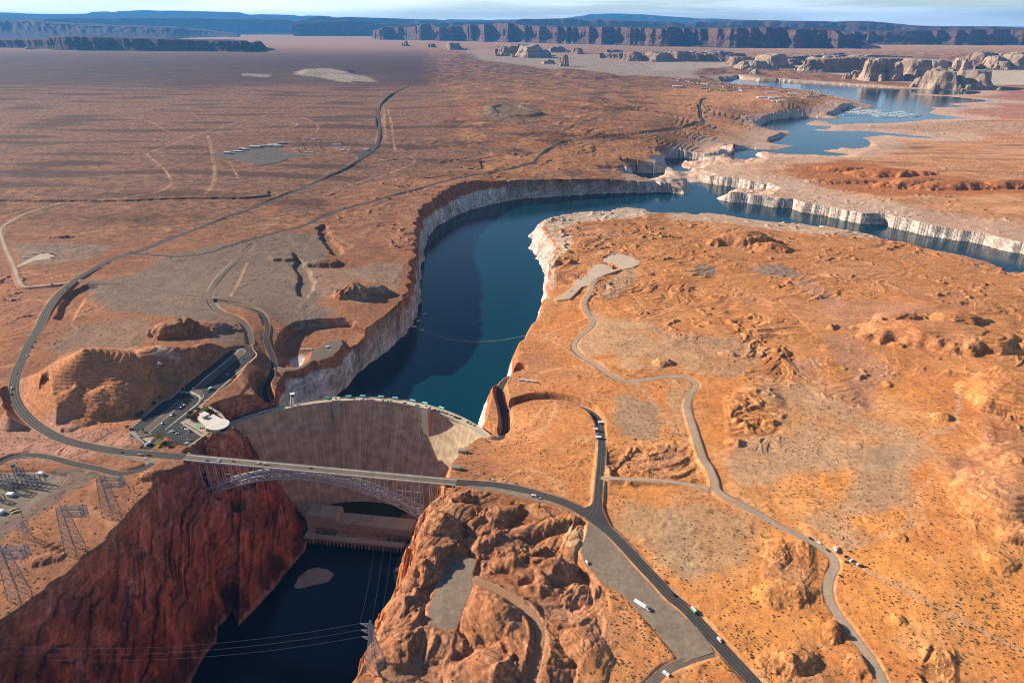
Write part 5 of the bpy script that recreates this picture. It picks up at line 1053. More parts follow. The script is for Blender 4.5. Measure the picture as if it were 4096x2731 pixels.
# planters on the plaza and lamp posts
PLANT = surf('dry_bush', (.055, .06, .03), .6, .3)
def bush_mesh(name, r, h, n, mat, seed, leaf=.3):
    rnd = random.Random(seed); mb = MB()
    for _ in range(n):
        a = rnd.uniform(0, 6.283); e = rnd.uniform(0, 1) ** .6; q = rnd.uniform(.15, 1) ** .5; x, y, z = r * q * math.cos(a) * (1 - .35 * e), r * q * math.sin(a) * (1 - .35 * e), h * (.08 + .92 * e * (1 - .5 * q * q))
        d = Vector((rnd.gauss(0, 1), rnd.gauss(0, 1), rnd.gauss(0, .6))).normalized(); s_ = d.cross(Vector((0, 0, 1))); s_ = s_.normalized() if s_.length > .1 else Vector((1, 0, 0)); k = leaf * rnd.uniform(.6, 1.5); c = Vector((x, y, z))
        mb.face([c - d * k - s_ * k * .5, c - d * k * .2 + s_ * k * .6, c + d * k, c + s_ * -k * .2])
    return mb.data(name, mat)
PB = bush_mesh('planter_bush', 1.2, 1.1, 70, PLANT, 3, .35)
for k, (x, y) in enumerate(((1350, 1088), (1400, 1118), (1450, 1145), (1500, 1178), (1553, 1208), (1605, 1238), (1655, 1266), (1708, 1296))):
    p = on_lot('P', x, y); o = bpy.data.objects.new('planter_shrub', PB); COL.objects.link(o); o.location = (p[0], p[1], p[2] + .25); o.rotation_euler[2] = k
    tag(o, 'round clipped shrub on the visitor plaza, ' + ORD[k] + ' of eight from the left', 'shrub', 'shrubs in a row on the plaza')
LAMPS = [('P', 130, 1150, 'at the near left corner of the shaded car park'), ('P', 455, 870, 'on the left kerb of the shaded car park'), ('P', 775, 625, 'on the left kerb by the dark trees of the car park'), ('P', 390, 1355, 'on the sunlit round island by the car park exit'), ('P', 940, 1182, 'at the near end of the long walkway, head in sun'), ('P', 1170, 985, 'in the middle of the long car park walkway'), ('P', 1390, 782, 'beside the far part of the long walkway'), ('P', 1598, 605, 'inside the curve of the walkway loop'), ('P', 1400, 1428, 'in the sunlit front car park'), ('P', 1352, 365, 'beside the shaded far crossing of the car park'), ('P', 1550, 392, 'on the planted median next to the walkway loop'),
    ('K', 1868, 392, 'at the far tip of the planted median'), ('K', 1680, 554, 'on the planted median, second from its far tip'), ('K', 1482, 717, 'on the planted median near the shade edge'), ('K', 1906, 562, 'far on the canyon-side kerb of the upper car park'), ('K', 1723, 715, 'halfway along the canyon-side kerb of the upper car park'), ('K', 1237, 682, 'at the dome-side kerb where the shade begins'), ('K', 1640, 336, 'on the far red bank above the upper car park')]
POLE = flat('galvanised_pole', (.42, .42, .43), .5)
lamp0 = None
for reg, x, y, lab in LAMPS:
    p = on_lot(reg, x, y) if y != 336 else hpt(reg, x, y)
    if lamp0 is None:
        lamp0 = thing('street_lamp', '', 'street lamp', group='street lamps of the visitor car park'); mb = MB(); mb.lathe(0, 0, [(.16, 0), (.10, 9.2)], 6); mb.build('pole', POLE, lamp0); mb = MB(); mb.box(.9, 0, 9.15, 1.5, .5, .28); mb.box(-.9, 0, 9.15, 1.5, .5, .28); mb.bar((-1, 0, 9.2), (1, 0, 9.2), .12); mb.build('lamp_head', POLE, lamp0); L_ = lamp0
    else: L_ = copy_tree(lamp0)
    L_.location = p; L_['label'] = 'slim grey street lamp ' + lab
for k in range(6):
    L_ = copy_tree(lamp0); q = Vector((BRW[0], BRW[1], DECK + .3)) + BD * (10 + k * 66) - BN * 6.6; L_.location = q; L_['group'] = 'street lamps along the bridge'; L_['label'] = 'slim grey lamp post on the near bridge railing, ' + ORD[k] + ' from the left end'
# trees and shrubs of the visitor centre
def tree(x, y, z, h, r, seed, foliage, lab, grp, n=900, leaf=.55, trunkc=(.10, .07, .05), bare=False):
    rnd = random.Random(seed); t = thing('tree', lab, 'tree', (x, y, z), 0, grp)
    mb = MB(); tips = []
    mb.lathe(0, 0, [(.035 * h, 0), (.022 * h, h * .35), (.012 * h, h * .6)], 7)
    for k in range(9 if not bare else 22):
        a = k * 2.4 + rnd.uniform(-.3, .3); z0 = h * rnd.uniform(.25, .55); q = r * rnd.uniform(.55, .95); e = Vector((q * math.cos(a), q * math.sin(a), h * rnd.uniform(.6, .95))); m = Vector((0, 0, z0)).lerp(e, .5) + Vector((0, 0, .06 * h))
        mb.bar((0, 0, z0), m, .012 * h * 2); mb.bar(m, e, .007 * h * 2); tips += [e, m]
    mb.build('trunk', flat('bark_%d' % int(trunkc[0] * 100), trunkc), t)
    mb = MB()
    for _ in range(n):
        e = rnd.choice(tips); g = r * (.30 if not bare else .22); c = e + Vector((rnd.gauss(0, g), rnd.gauss(0, g), rnd.gauss(0, g * .7)))
        d = Vector((rnd.gauss(0, 1), rnd.gauss(0, 1), rnd.gauss(0, 1))).normalized(); s_ = d.orthogonal().normalized(); k = leaf * rnd.uniform(.5, 1.2)
        mb.face([c - d * k, c + s_ * k * .5, c + d * k, c - s_ * k * .5])
    mb.build('crown', foliage, t); return t
LEAF = surf('green_leaves', (.055, .10, .012), 1.5, .35); LEAFB = surf('bright_green_leaves', (.13, .27, .01), 1.5, .25); LEAFD = surf('dark_leaves', (.028, .045, .014), 1.5, .35); LEAFY = surf('bare_yellow_twigs', (.27, .20, .075), 1.5, .3)
TG = 'trees around the visitor centre'
for reg, x, y, h, r, n, fol, lab, bare in [('P', 1825, 800, 6, 4.2, 800, LEAFB, 'bright lime green tree behind the visitor centre', False), ('P', 760, 1470, 12, 9, 900, LEAFY, 'large bare yellowish tree at the car park entrance', True), ('P', 1640, 790, 5, 3.6, 500, LEAFD, 'dark green tree in shade left of the visitor centre roof', False), ('P', 1470, 890, 6, 4, 600, LEAFD, 'dark tree between the walkway and the visitor centre', False), ('P', 1430, 990, 6, 4, 600, LEAFD, 'dark tree at the corner of the plaza in shade', False), ('P', 1590, 990, 5, 3.4, 450, LEAFD, 'brown-green tree in front of the visitor centre wall', False), ('P', 1930, 820, 4, 3, 350, LEAF, 'low green tree behind the white roof', False),
    ('P', 300, 950, 6, 4.2, 500, LEAFD, 'dark tree against the dome, nearest the car park exit', False), ('P', 370, 900, 7, 4.6, 500, LEAFD, 'second dark tree against the dome', False), ('P', 640, 680, 6, 4.2, 500, LEAFD, 'third dark tree against the dome', False), ('P', 760, 560, 6, 4.4, 500, LEAFD, 'dark tree against the dome farthest from the exit', False), ('P', 1300, 530, 5, 4, 500, LEAFD, 'dark green tree on the rounded end of the median', False), ('P', 1400, 480, 4, 3.6, 400, LEAFD, 'low dark tree inside the walkway loop', False), ('P', 60, 1190, 4, 3, 300, LEAF, 'pale green tree at the near left corner of the car park', False), ('P', 390, 1260, 3.5, 2, 200, LEAF, 'small yellow-green tree on the sunlit exit island', False),
    ('L', 2200, 270, 4, 4, 500, LEAF, 'green spreading tree on the lawn by the entrance', False), ('L', 2290, 310, 3, 3.4, 400, LEAF, 'low green tree on the lawn nearer the road', False), ('L', 2150, 310, 2.5, 2, 200, LEAFD, 'small dark round tree on the lawn', False)]:
    p = on_lot(reg, x, y); tree(p[0], p[1], p[2] + .1, h, r, int(x + y), fol, lab, TG, n, .55, bare=bare)
print('plant and visitor centre', round(time.time() - T0, 1))
# ------------------------------------------------------------------ vehicles
CARC = {'white': (.72, .72, .72), 'silver': (.42, .43, .45), 'grey': (.18, .18, .19), 'black': (.018, .018, .022), 'navy': (.02, .035, .10), 'blue': (.04, .14, .38), 'red': (.36, .02, .02), 'maroon': (.14, .015, .02), 'tan': (.42, .33, .22), 'green': (.05, .45, .04)}
TYRE = flat('tyre_rubber', (.015, .015, .015)); RIMM = flat('wheel_rim', (.35, .35, .36), .4, .6); LAMPR = flat('tail_lamp_red', (.35, .02, .02), .4); LAMPW = flat('head_lamp_clear', (.6, .6, .58), .3)
def paint_of(c):
    n = c + '_car_paint'
    if n not in MATS: flat(n, CARC[c], .32, 0, .05, 1.5, .5)
    return MATS[n]
PROTO = {}
def profile_solid(mb, pts, w, inset=0.0):
    n = len(pts); vs = [(x, -w / 2 + (inset if z > 1.0 else 0), z) for x, z in pts] + [(x, w / 2 - (inset if z > 1.0 else 0), z) for x, z in pts]
    mb.mesh(vs, [tuple(range(n)), tuple(reversed(range(n, 2 * n)))] + [(i, n + i, n + (i + 1) % n, (i + 1) % n)[::-1] for i in range(n)])
def wheels(t, xs_, w, r):
    for x in xs_:
        for sy in (-1, 1):
            mb = MB(); mb.bar((x, sy * (w / 2 - .22), r), (x, sy * (w / 2 + .03), r), 2 * r, None, 12); wl_ = mb.build('wheel', TYRE, t)
def make_vehicle(kind, colour):
    P_ = paint_of(colour); t = thing(kind, '', kind)
    if kind in ('car', 'suv', 'pickup', 'van'):
        L_, w, r = {'car': (4.7, 1.85, .33), 'suv': (4.9, 1.98, .38), 'pickup': (5.8, 2.05, .40), 'van': (5.8, 2.1, .37)}[kind]; h = L_ / 2
        if kind == 'car': bod = [(-h, .35), (-h, .95), (-h + .75, 1.0), (-h + 1.35, 1.42), (.35, 1.46), (1.15, 1.0), (h - .15, .82), (h, .6), (h, .35)]; win = [(-h + .95, 1.03), (-h + 1.45, 1.37), (.3, 1.41), (1.0, 1.03)]
        elif kind == 'suv': bod = [(-h, .4), (-h, 1.1), (-h + .25, 1.75), (.55, 1.8), (1.35, 1.15), (h - .15, 1.0), (h, .75), (h, .4)]; win = [(-h + .2, 1.18), (-h + .4, 1.68), (.5, 1.73), (1.2, 1.18)]
        elif kind == 'van': bod = [(-h, .4), (-h, 2.15), (1.35, 2.2), (2.25, 1.25), (h, 1.0), (h, .4)]; win = [(-h + .6, 1.35), (-h + .6, 1.95), (1.3, 2.0), (2.1, 1.35)]
        else: bod = [(-h, .5), (-h, 1.1), (-.35, 1.12), (-.15, 1.85), (1.05, 1.88), (1.7, 1.2), (h - .1, 1.1), (h, .85), (h, .5)]; win = [(-.25, 1.22), (-.05, 1.77), (1.0, 1.8), (1.55, 1.22)]
        mb = MB(); profile_solid(mb, bod, w, .16); mb.build('body', P_, t)
        mb = MB(); profile_solid(mb, win, w + .02, .14); mb.build('windows', GLASS, t)
        mb = MB(); k = 2; a, b = win[2], win[3]; mb.mesh([(a[0] + .06, -w / 2 + .26, a[1] + .02), (b[0] + .16, -w / 2 + .2, b[1] + .02), (b[0] + .16, w / 2 - .2, b[1] + .02), (a[0] + .06, w / 2 - .26, a[1] + .02)], [(0, 1, 2, 3)]); mb.build('windscreen', GLASS, t)
        if kind == 'pickup': mb = MB(); mb.box(-h + 1.3, 0, 1.02, 2.3, w - .35, .12); mb.build('load_bed', flat('bed_liner', (.03, .03, .03)), t)
        wheels(t, (-h + .95, h - .95), w, r)
        for sy in (-1, 1):
            mb = MB(); mb.box(h + .0, sy * (w / 2 - .3), .66, .06, .36, .16); mb.build('headlight', LAMPW, t)
            mb = MB(); mb.box(-h, sy * (w / 2 - .25), .82, .06, .3, .16); mb.build('tail_light', LAMPR, t)
    elif kind == 'motorhome':
        mb = MB(); profile_solid(mb, [(-4.2, .5), (-4.2, 3.2), (3.4, 3.25), (4.0, 2.3), (4.2, 1.3), (4.2, .5)], 2.5, .03); mb.build('body', P_, t)
        mb = MB(); mb.mesh([(3.5, -1.05, 3.0), (4.08, -1.05, 1.9), (4.08, 1.05, 1.9), (3.5, 1.05, 3.0)], [(0, 1, 2, 3)]); mb.build('windscreen', GLASS, t)
        mb = MB(); mb.box(-.4, 0, 1.7, 6.2, 2.54, .7); mb.build('windows', GLASS, t); mb = MB(); mb.box(-.5, 0, 3.24, 1.1, .9, .3); mb.build('roof_unit', GREYM, t); wheels(t, (-2.6, 2.8), 2.5, .45)
    elif kind == 'camper_trailer':
        mb = MB(); profile_solid(mb, [(-3.4, .6), (-3.5, 2.9), (3.0, 3.0), (3.4, 2.2), (3.3, .6)], 2.45, .03); mb.build('body', P_, t); mb = MB(); mb.box(-.2, 0, 1.6, 4.2, 2.49, .7); mb.build('windows', GLASS, t); mb = MB(); mb.bar((3.3, 0, .55), (4.8, 0, .5), .2); mb.build('drawbar', GREYM, t); mb = MB(); mb.box(0, 0, 2.98, .9, .8, .3); mb.build('roof_unit', GREYM, t); wheels(t, (-.5, .5), 2.45, .36)
    elif kind == 'flatbed_trailer':
        mb = MB(); mb.box(0, 0, .8, 8.4, 2.4, .22); mb.build('bed', paint_of(colour), t); mb = MB(); mb.bar((4.2, 0, .7), (6.2, 0, .6), .25); mb.build('drawbar', GREYM, t); mb = MB(); mb.box(1, 0, 1.02, 4.2, 1.9, .7); mb.build('load', flat('yellow_load', (.5, .34, .12)), t); wheels(t, (-1.4, -.4), 2.4, .4)
    elif kind in ('semi_truck', 'box_truck'):
        Lb = 14.2 if kind == 'semi_truck' else 7.2; x1 = 2.6 if kind == 'semi_truck' else 1.2
        mb = MB(); mb.box(x1 - Lb / 2, 0, 1.15, Lb, 2.6, 2.9); mb.build('trailer_box', flat('white_trailer', (.75, .75, .74), .45) if kind == 'semi_truck' else flat('green_box', (.10, .30, .09), .5), t)
        mb = MB(); mb.box(x1 - Lb / 2, 0, 4.05, Lb - .1, 2.5, .05); mb.build('roof', flat('white_trailer', (.75, .75, .74), .45), t)
        mb = MB(); profile_solid(mb, [(x1 + .7, .6), (x1 + .7, 3.5), (x1 + 2.6, 3.2), (x1 + 3.2, 2.1), (x1 + 4.9, 1.8), (x1 + 5.1, 1.3), (x1 + 5.1, .6)], 2.4, .08); mb.build('cab', P_, t)
        mb = MB(); mb.mesh([(x1 + 2.66, -1.0, 3.1), (x1 + 3.22, -1.0, 2.2), (x1 + 3.22, 1.0, 2.2), (x1 + 2.66, 1.0, 3.1)], [(0, 1, 2, 3)]); mb.build('windscreen', GLASS, t)
        mb = MB(); mb.box(x1 - 3, 0, .7, Lb * .8 + 6, .9, .35); mb.build('chassis', TYRE, t); wheels(t, (x1 - Lb + 1.2, x1 - Lb + 2.5, x1 - .6, x1 + .7, x1 + 4.1), 2.5, .5)
    return t
def road_dir(x, y):
    best = (1e18, 0)
    for L in RLINES:
        d = (L[:, 0] - x) ** 2 + (L[:, 1] - y) ** 2; k = int(np.argmin(d))
        if d[k] < best[0]:
            k0, k1 = max(k - 1, 0), min(k + 1, len(L) - 1); best = (d[k], math.atan2(L[k1, 1] - L[k0, 1], L[k1, 0] - L[k0, 0]))
    return best[1]
def park(reg, x, y, kind, colour, mode, label, group=None):
    """mode: 'r' along the road, 'b' on the bridge, 'c' nose-in on the crest, 'l<deg>' on the visitor lot, '<deg>' bearing on the ground"""
    if mode in 'rR': p = hpt(reg, x, y); rz = road_dir(p[0], p[1]) + (math.pi if mode == 'R' else 0); z = p[2] + .17 + max(0, p[1] - 900) * .00035 + max(0, p[1] - 2500) * .0006
    elif mode in 'bB': u, v = uv(reg, x, y); p = on_plane(u, v, DECK + .7); rz = math.atan2(BD.y, BD.x) + (math.pi if mode == 'B' else 0); z = DECK + .06
    elif mode == 'c': u, v = uv(reg, x, y); p = on_plane(u, v, .7); a = math.atan2(p[0] - DAMC[0], p[1] - DAMC[1]); rz = math.pi / 2 - a - .5; rr_ = math.hypot(p[0] - DAMC[0], p[1] - DAMC[1]); p = dam_pt(a, min(max(rr_, 266.5), 272)); z = .02
    elif mode[0] == 'l': p = on_lot(reg, x, y, .5); rz = R(float(mode[1:])); z = p[2] - .5 + .13
    elif mode[0] == 'z': zz, dg = mode[1:].split('/'); u, v = uv(reg, x, y); p = on_plane(u, v, float(zz) + .6); rz = R(float(dg)); z = float(zz)
    else: p = hpt(reg, x, y); rz = R(float(mode)); z = p[2] + .12
    key = (kind, colour)
    if key not in PROTO: t = PROTO[key] = make_vehicle(kind, colour)
    else: t = copy_tree(PROTO[key])
    t.location = (p[0], p[1], z); t.rotation_euler = (0, 0, rz); t['label'] = label; t['category'] = kind.replace('_', ' ')
    if group: t['group'] = group
    return t
HW, GRD, CR, VL, VP, RD = 'vehicles on the highway', 'vehicles parked on the gravel', 'cars parked along the dam crest', 'cars in the visitor car park', 'cars at the lake viewpoint', 'vehicles parked at the gravel road fork'
CARS = [('D', 448, 426, 'suv', 'black', 'r', 'black suv on the highway where the pale gravel road joins', HW), ('D', 458, 413, 'car', 'grey', 'r', 'grey car just ahead of the black suv at the gravel road junction', HW), ('D', 585, 330, 'suv', 'silver', 'r', 'silver suv on the highway above the gravel road junction', HW), ('D', 668, 289, 'car', 'black', 'r', 'black car on the highway between the silver suv and the fork', HW), ('D', 725, 259, 'car', 'navy', 'r', 'dark blue car nearest below the highway fork', HW), ('D', 990, 191, 'suv', 'black', 'r', 'black suv turning at the highway fork', HW), ('D', 1066, 203, 'suv', 'white', 'r', 'white suv just past the highway fork on the lake road', HW), ('D', 1378, 189, 'car', 'black', 'r', 'black car on the lake road beyond the fork', HW), ('D', 1577, 134, 'suv', 'white', 'r', 'white suv halfway along the grey flat on the lake road', HW), ('D', 1740, 86, 'car', 'maroon', 'r', 'dark red car on the lake road by the painted crossing', HW), ('D', 1148, 223, 'car', 'black', '20', 'black car standing on bare gravel below the lake road', None),
    ('D', 232, 785, 'car', 'black', 'R', 'black car on the highway in the dark cutting, farther one', HW), ('D', 215, 820, 'suv', 'navy', 'R', 'dark blue suv behind the black car in the cutting', HW), ('D', 182, 878, 'car', 'white', 'R', 'white car in the highway cutting left of the big dome', HW), ('D', 110, 995, 'car', 'silver', 'R', 'silver car at the highway bend, left of the dome', HW), ('D', 80, 1100, 'van', 'white', 'R', 'white van on the outer highway bend', HW), ('D', 77, 1140, 'suv', 'black', 'R', 'black suv following the white van on the outer bend', HW), ('D', 350, 400, 'suv', 'black', 'r', 'black suv on the pale gravel road near its junction', None), ('D', 820, 1529, 'car', 'navy', 'R', 'dark blue car on the highway left of the car park entrance', HW), ('D', 944, 1546, 'flatbed_trailer', 'grey', 'r', 'grey flat trailer towed by the dark red pickup near the bridge', None), ('D', 1000, 1547, 'pickup', 'maroon', 'r', 'dark red pickup towing a flat trailer toward the bridge', HW), ('G', 978, 64, 'car', 'white', '-5', 'white car parked on the gravel shoulder left of the bridge', None),
    ('P', 525, 1545, 'motorhome', 'white', 'l60', 'white motorhome waiting at the car park exit', None),
    ('G', 1390, 72, 'suv', 'blue', 'b', 'blue suv nearest the left end of the bridge', HW), ('G', 1468, 78, 'suv', 'white', 'b', 'white suv in the near lane of the bridge', HW), ('G', 1474, 67, 'car', 'silver', 'B', 'silver car in the far lane beside the white suv on the bridge', HW), ('G', 1566, 75, 'car', 'red', 'B', 'red car on the left half of the bridge', HW), ('G', 1742, 91, 'pickup', 'white', 'B', 'white pickup towing a loaded trailer across the bridge', HW), ('G', 1784, 96, 'flatbed_trailer', 'tan', 'B', 'flat trailer with a yellow load crossing the bridge', None), ('G', 2088, 122, 'car', 'black', 'B', 'single black car in the middle of the bridge', HW),
    ('H', 1047, 208, 'suv', 'white', 'r', 'white suv on the highway just right of the bridge', HW), ('H', 1131, 218, 'car', 'silver', 'r', 'silver car between the white suv and blue car, right of the bridge', HW), ('H', 1200, 230, 'car', 'navy', 'r', 'dark blue car third in line right of the bridge', HW), ('H', 1318, 315, 'camper_trailer', 'white', '-14', 'white camper trailer on the road shoulder right of the bridge', None), ('H', 1358, 329, 'pickup', 'white', '-16', 'white pickup in front of the camper trailer on the shoulder', GRD), ('H', 1677, 762, 'van', 'white', '-70', 'lone white van at the far edge of the grey gravel lot', GRD), ('H', 2058, 1060, 'semi_truck', 'silver', '-43', 'long white semi truck parked on the grey gravel lot', GRD), ('H', 2205, 888, 'car', 'red', 'r', 'bright red car on the highway beside the gravel lot', HW), ('H', 2260, 977, 'suv', 'black', 'r', 'black suv on the highway behind the red car', HW), ('I', 118, 1076, 'box_truck', 'red', 'R', 'red truck with a green and white box on the highway', HW), ('I', 305, 1280, 'van', 'white', 'r', 'white van on the highway at the lower edge', HW), ('H', 2208, 1511, 'camper_trailer', 'white', '-50', 'small white trailer beside the dirt road at the bottom edge', GRD),
    ('I', 918, 600, 'suv', 'black', 'r', 'black suv first in line on the gravel road to the fork', RD), ('I', 975, 628, 'car', 'white', 'r', 'white car following the black suv to the gravel fork', RD), ('I', 1033, 678, 'car', 'black', 'r', 'black car at the near edge of the gravel fork', RD), ('I', 1083, 676, 'motorhome', 'white', '75', 'white motorhome parked at the gravel road fork', RD), ('I', 1104, 688, 'pickup', 'blue', '-30', 'blue pickup parked beside the white motorhome', RD), ('I', 1155, 720, 'suv', 'black', '20', 'black suv in the middle group at the gravel fork', RD), ('I', 1172, 732, 'car', 'grey', '25', 'grey car in the middle group at the gravel fork', RD), ('I', 1192, 746, 'van', 'white', '25', 'white van in the middle group at the gravel fork', RD), ('I', 1160, 757, 'car', 'black', '-10', 'black car in front of the middle group at the fork', RD), ('I', 1240, 773, 'suv', 'white', '15', 'white suv farthest along the stub at the gravel fork', RD), ('I', 1258, 784, 'pickup', 'black', '5', 'black pickup beside the farthest white suv at the fork', RD), ('I', 1120, 851, 'car', 'black', '-60', 'black car alone on the verge below the gravel fork', RD),
    ('E', 1743, 1411, 'car', 'silver', '5', 'silver car beside the gatehouses on the access road', None), ('E', 1122, 1027, 'van', 'white', '60', 'white van on the dead-end road above the lake', None),
    ('V', 935, 337, 'suv', 'black', '20', 'black suv at the left edge of the upper viewpoint lot', VP), ('V', 960, 306, 'car', 'grey', '20', 'grey car behind the black suv at the upper viewpoint lot', VP), ('V', 1050, 274, 'car', 'black', '20', 'black car along the top edge of the upper viewpoint lot', VP), ('V', 1143, 256, 'van', 'white', '25', 'white van at the top corner of the upper viewpoint lot', VP), ('V', 1190, 228, 'suv', 'navy', '30', 'dark blue suv behind the white van at the viewpoint', VP), ('V', 1468, 252, 'car', 'black', '-10', 'black car at the right top edge of the viewpoint lot', VP), ('V', 1720, 375, 'car', 'black', '-20', 'black car alone at the right end of the viewpoint lot', VP), ('V', 268, 884, 'suv', 'white', '15', 'white suv on the lower viewpoint lot', VP), ('V', 40, 1212, 'car', 'black', '10', 'black car at the far left of the lower viewpoint lot', VP), ('V', 235, 1228, 'suv', 'maroon', '40', 'dark red suv near the gravel island of the lower lot', VP), ('V', 262, 1244, 'car', 'black', '0', 'black car beside the dark red suv on the lower lot', VP)]
crest = [('Q', 1322, 283, 'suv', 'grey'), ('Q', 1375, 280, 'suv', 'white'), ('Q', 1445, 282, 'car', 'white'), ('Q', 1522, 285, 'suv', 'black'), ('Q', 1585, 283, 'van', 'white'), ('Q', 1680, 283, 'suv', 'red'), ('Q', 1730, 293, 'car', 'maroon'), ('Q', 1966, 300, 'suv', 'black'), ('Q', 2020, 302, 'suv', 'white'), ('Q', 2070, 304, 'suv', 'silver'), ('Q', 2130, 314, 'car', 'grey'), ('U', 208, 298, 'suv', 'navy'), ('U', 440, 337, 'car', 'white'), ('U', 495, 342, 'suv', 'black'),
    ('U', 866, 438, 'car', 'black'), ('U', 915, 440, 'suv', 'navy'), ('U', 952, 450, 'suv', 'white'), ('U', 1003, 464, 'car', 'black'), ('U', 1050, 480, 'suv', 'silver'), ('U', 1113, 508, 'car', 'grey'), ('U', 1178, 526, 'suv', 'maroon'), ('U', 1238, 546, 'suv', 'white'), ('U', 1335, 592, 'suv', 'black'), ('U', 1387, 613, 'suv', 'maroon'), ('U', 1440, 628, 'suv', 'black'), ('U', 1632, 712, 'suv', 'navy'), ('U', 1700, 746, 'suv', 'silver'), ('U', 1762, 780, 'suv', 'white')]
CW = {14: 'left elevator tower', 28: 'right elevator tower'}
for i, (reg, x, y, kd, c) in enumerate(crest):
    CARS.append((reg, x, y, kd, c, 'c', (f'{c} {kd} parked on the dam crest, number {i + 1} counting right from the left tower' if i < 14 else f'{c} {kd} parked on the dam crest, number {i - 13} counting from the right tower'), CR))
lot = [(1065, 602, 'suv', 'navy', 'l-10', 'in shade beside the left kerb of the planted median'), (1110, 598, 'car', 'black', 'l-10', 'in shade at the corner of the planted median'), (1368, 642, 'suv', 'black', 'l40', 'first in the shaded row below the median'), (1330, 668, 'car', 'silver', 'l40', 'second in the shaded row below the median'), (1303, 694, 'suv', 'maroon', 'l40', 'third in the shaded row below the median'), (1266, 720, 'car', 'maroon', 'l40', 'fourth in the shaded row below the median'), (1232, 745, 'suv', 'black', 'l40', 'fifth in the shaded row below the median'), (1052, 898, 'car', 'silver', 'l40', 'alone in shade in the middle of the median row'), (1092, 872, 'suv', 'black', 'l40', 'in shade next to the lone silver car'), (842, 1082, 'car', 'blue', 'l40', 'in shade near the end of the median row'),
    (1310, 1166, 'suv', 'silver', 'l35', 'by the plaza edge of the front lot, half shaded'), (1360, 1206, 'car', 'white', 'l35', 'by the plaza edge of the front lot'), (1405, 1223, 'suv', 'white', 'l35', 'second by the plaza edge of the front lot'), (1452, 1264, 'car', 'black', 'l35', 'last by the plaza edge of the front lot'), (1085, 1264, 'suv', 'silver', 'l25', 'at the far row of the sunny front lot'), (1167, 1302, 'car', 'white', 'l15', 'beside the silver suv in the front lot'), (1000, 1492, 'car', 'navy', 'l30', 'under the bare tree in the front lot'), (1056, 1530, 'suv', 'black', 'l30', 'beside the dark blue car under the bare tree'), (1416, 1457, 'suv', 'silver', 'l20', 'by the kerb island of the front lot'), (1474, 1468, 'car', 'grey', 'l10', 'beside the kerb island in the front lot'), (1908, 308, 'motorhome', 'white', 'l75', 'on the sunny side of the upper car park'), (1886, 368, 'car', 'black', 'l10', 'beside the motorhome in the upper car park')]
for x, y, kd, c, m, w in lot: CARS.append(('P', x, y, kd, c, m, f'{c} {kd} {w}', VL))
CARS += [('K', 1717, 358, 'suv', 'silver', 'l20', 'silver suv at the far end of the upper car park', VL), ('K', 1940, 452, 'car', 'blue', 'l0', 'blue car alone on the far right of the upper car park', VL)]
for x, y, kd, c, w in ((168, 222, 'motorhome', 'white', 'largest, at the left'), (230, 196, 'camper_trailer', 'white', 'second from left'), (290, 191, 'van', 'grey', 'third, at the back'), (343, 194, 'motorhome', 'silver', 'at the back right'), (348, 221, 'motorhome', 'white', 'at the front right'), (368, 205, 'camper_trailer', 'silver', 'farthest right')): CARS.append(('D', x, y, kd, c, '5', f'{c} {kd.replace("_", " ")} on the gravel camping spot, {w}', 'campers on the gravel spot'))
for x, y, kd, c, m, w in ((1722, 896, 'pickup', 'white', '-10', 'at the right end of the transformer deck'), (1810, 872, 'pickup', 'silver', '60', 'behind the transformer deck corner'), (1785, 940, 'van', 'white', '60', 'on the river deck, nearest the plant'), (1757, 1013, 'car', 'white', '60', 'on the narrow part of the river deck'), (1803, 1130, 'suv', 'white', '10', 'topmost of the cluster on the river deck'), (1790, 1150, 'car', 'black', '10', 'in the middle of the river deck cluster'), (1787, 1172, 'suv', 'grey', '10', 'lowest of the river deck cluster'), (1650, 1253, 'van', 'white', '10', 'first of three by the river deck edge'), (1635, 1272, 'suv', 'white', '10', 'second of three by the river deck edge'), (1618, 1290, 'pickup', 'white', '10', 'third of three by the river deck edge')):
    CARS.append(('X', x, y, kd, c, 'z%s/%s' % ('-164.9' if x in (1722, 1810) else '-162.9', m), f'{c} {kd} {w}', 'vehicles at the power plant'))
for x, y, w in ((284, 797, 'upper'), (283, 822, 'middle'), (271, 960, 'lower')): CARS.append(('B', x, y, 'suv', 'white' if w != 'middle' else 'silver', 'r', f'{w} light car on the far straight of the highway', HW))
for x, y, c, w in ((2062, 901, 'white', 'left'), (2085, 898, 'silver', 'right'), (1553, 958, 'white', 'lone'), (850, 1192, 'silver', 'nearest')): CARS.append(('B', x, y, 'suv', c, 'r', f'{w} {c} suv on the lake road above the canyon', HW))
for c in CARS: park(*c)

# ------------------------------------------------------------------ lattice towers, power lines, substation
LATT = flat('galvanised_lattice', (.19, .185, .20), .55, .1, .1, 3, .3); LATTD = flat('weathered_lattice', (.17, .155, .165), .6)
def lattice_col(mb, b0, w0, b1, w1, n, r, br):
    b0, b1 = Vector(b0), Vector(b1); q = [(-1, -1), (1, -1), (1, 1), (-1, 1)]
    ring = lambda f: [b0.lerp(b1, f) + Vector((sx * (w0 + (w1 - w0) * f) / 2, sy * (w0 + (w1 - w0) * f) / 2, 0)) for sx, sy in q]
    for k in range(4): mb.bar(ring(0)[k], ring(1)[k], r)
    f = [1 - (1 - i / n) ** 1.25 for i in range(n + 1)]
    for i in range(n):
        A, B_ = ring(f[i]), ring(f[i + 1])
        for k in range(4): mb.bar(A[k], B_[(k + 1) % 4], br); mb.bar(A[(k + 1) % 4], B_[k], br); mb.bar(B_[k], B_[(k + 1) % 4], br)
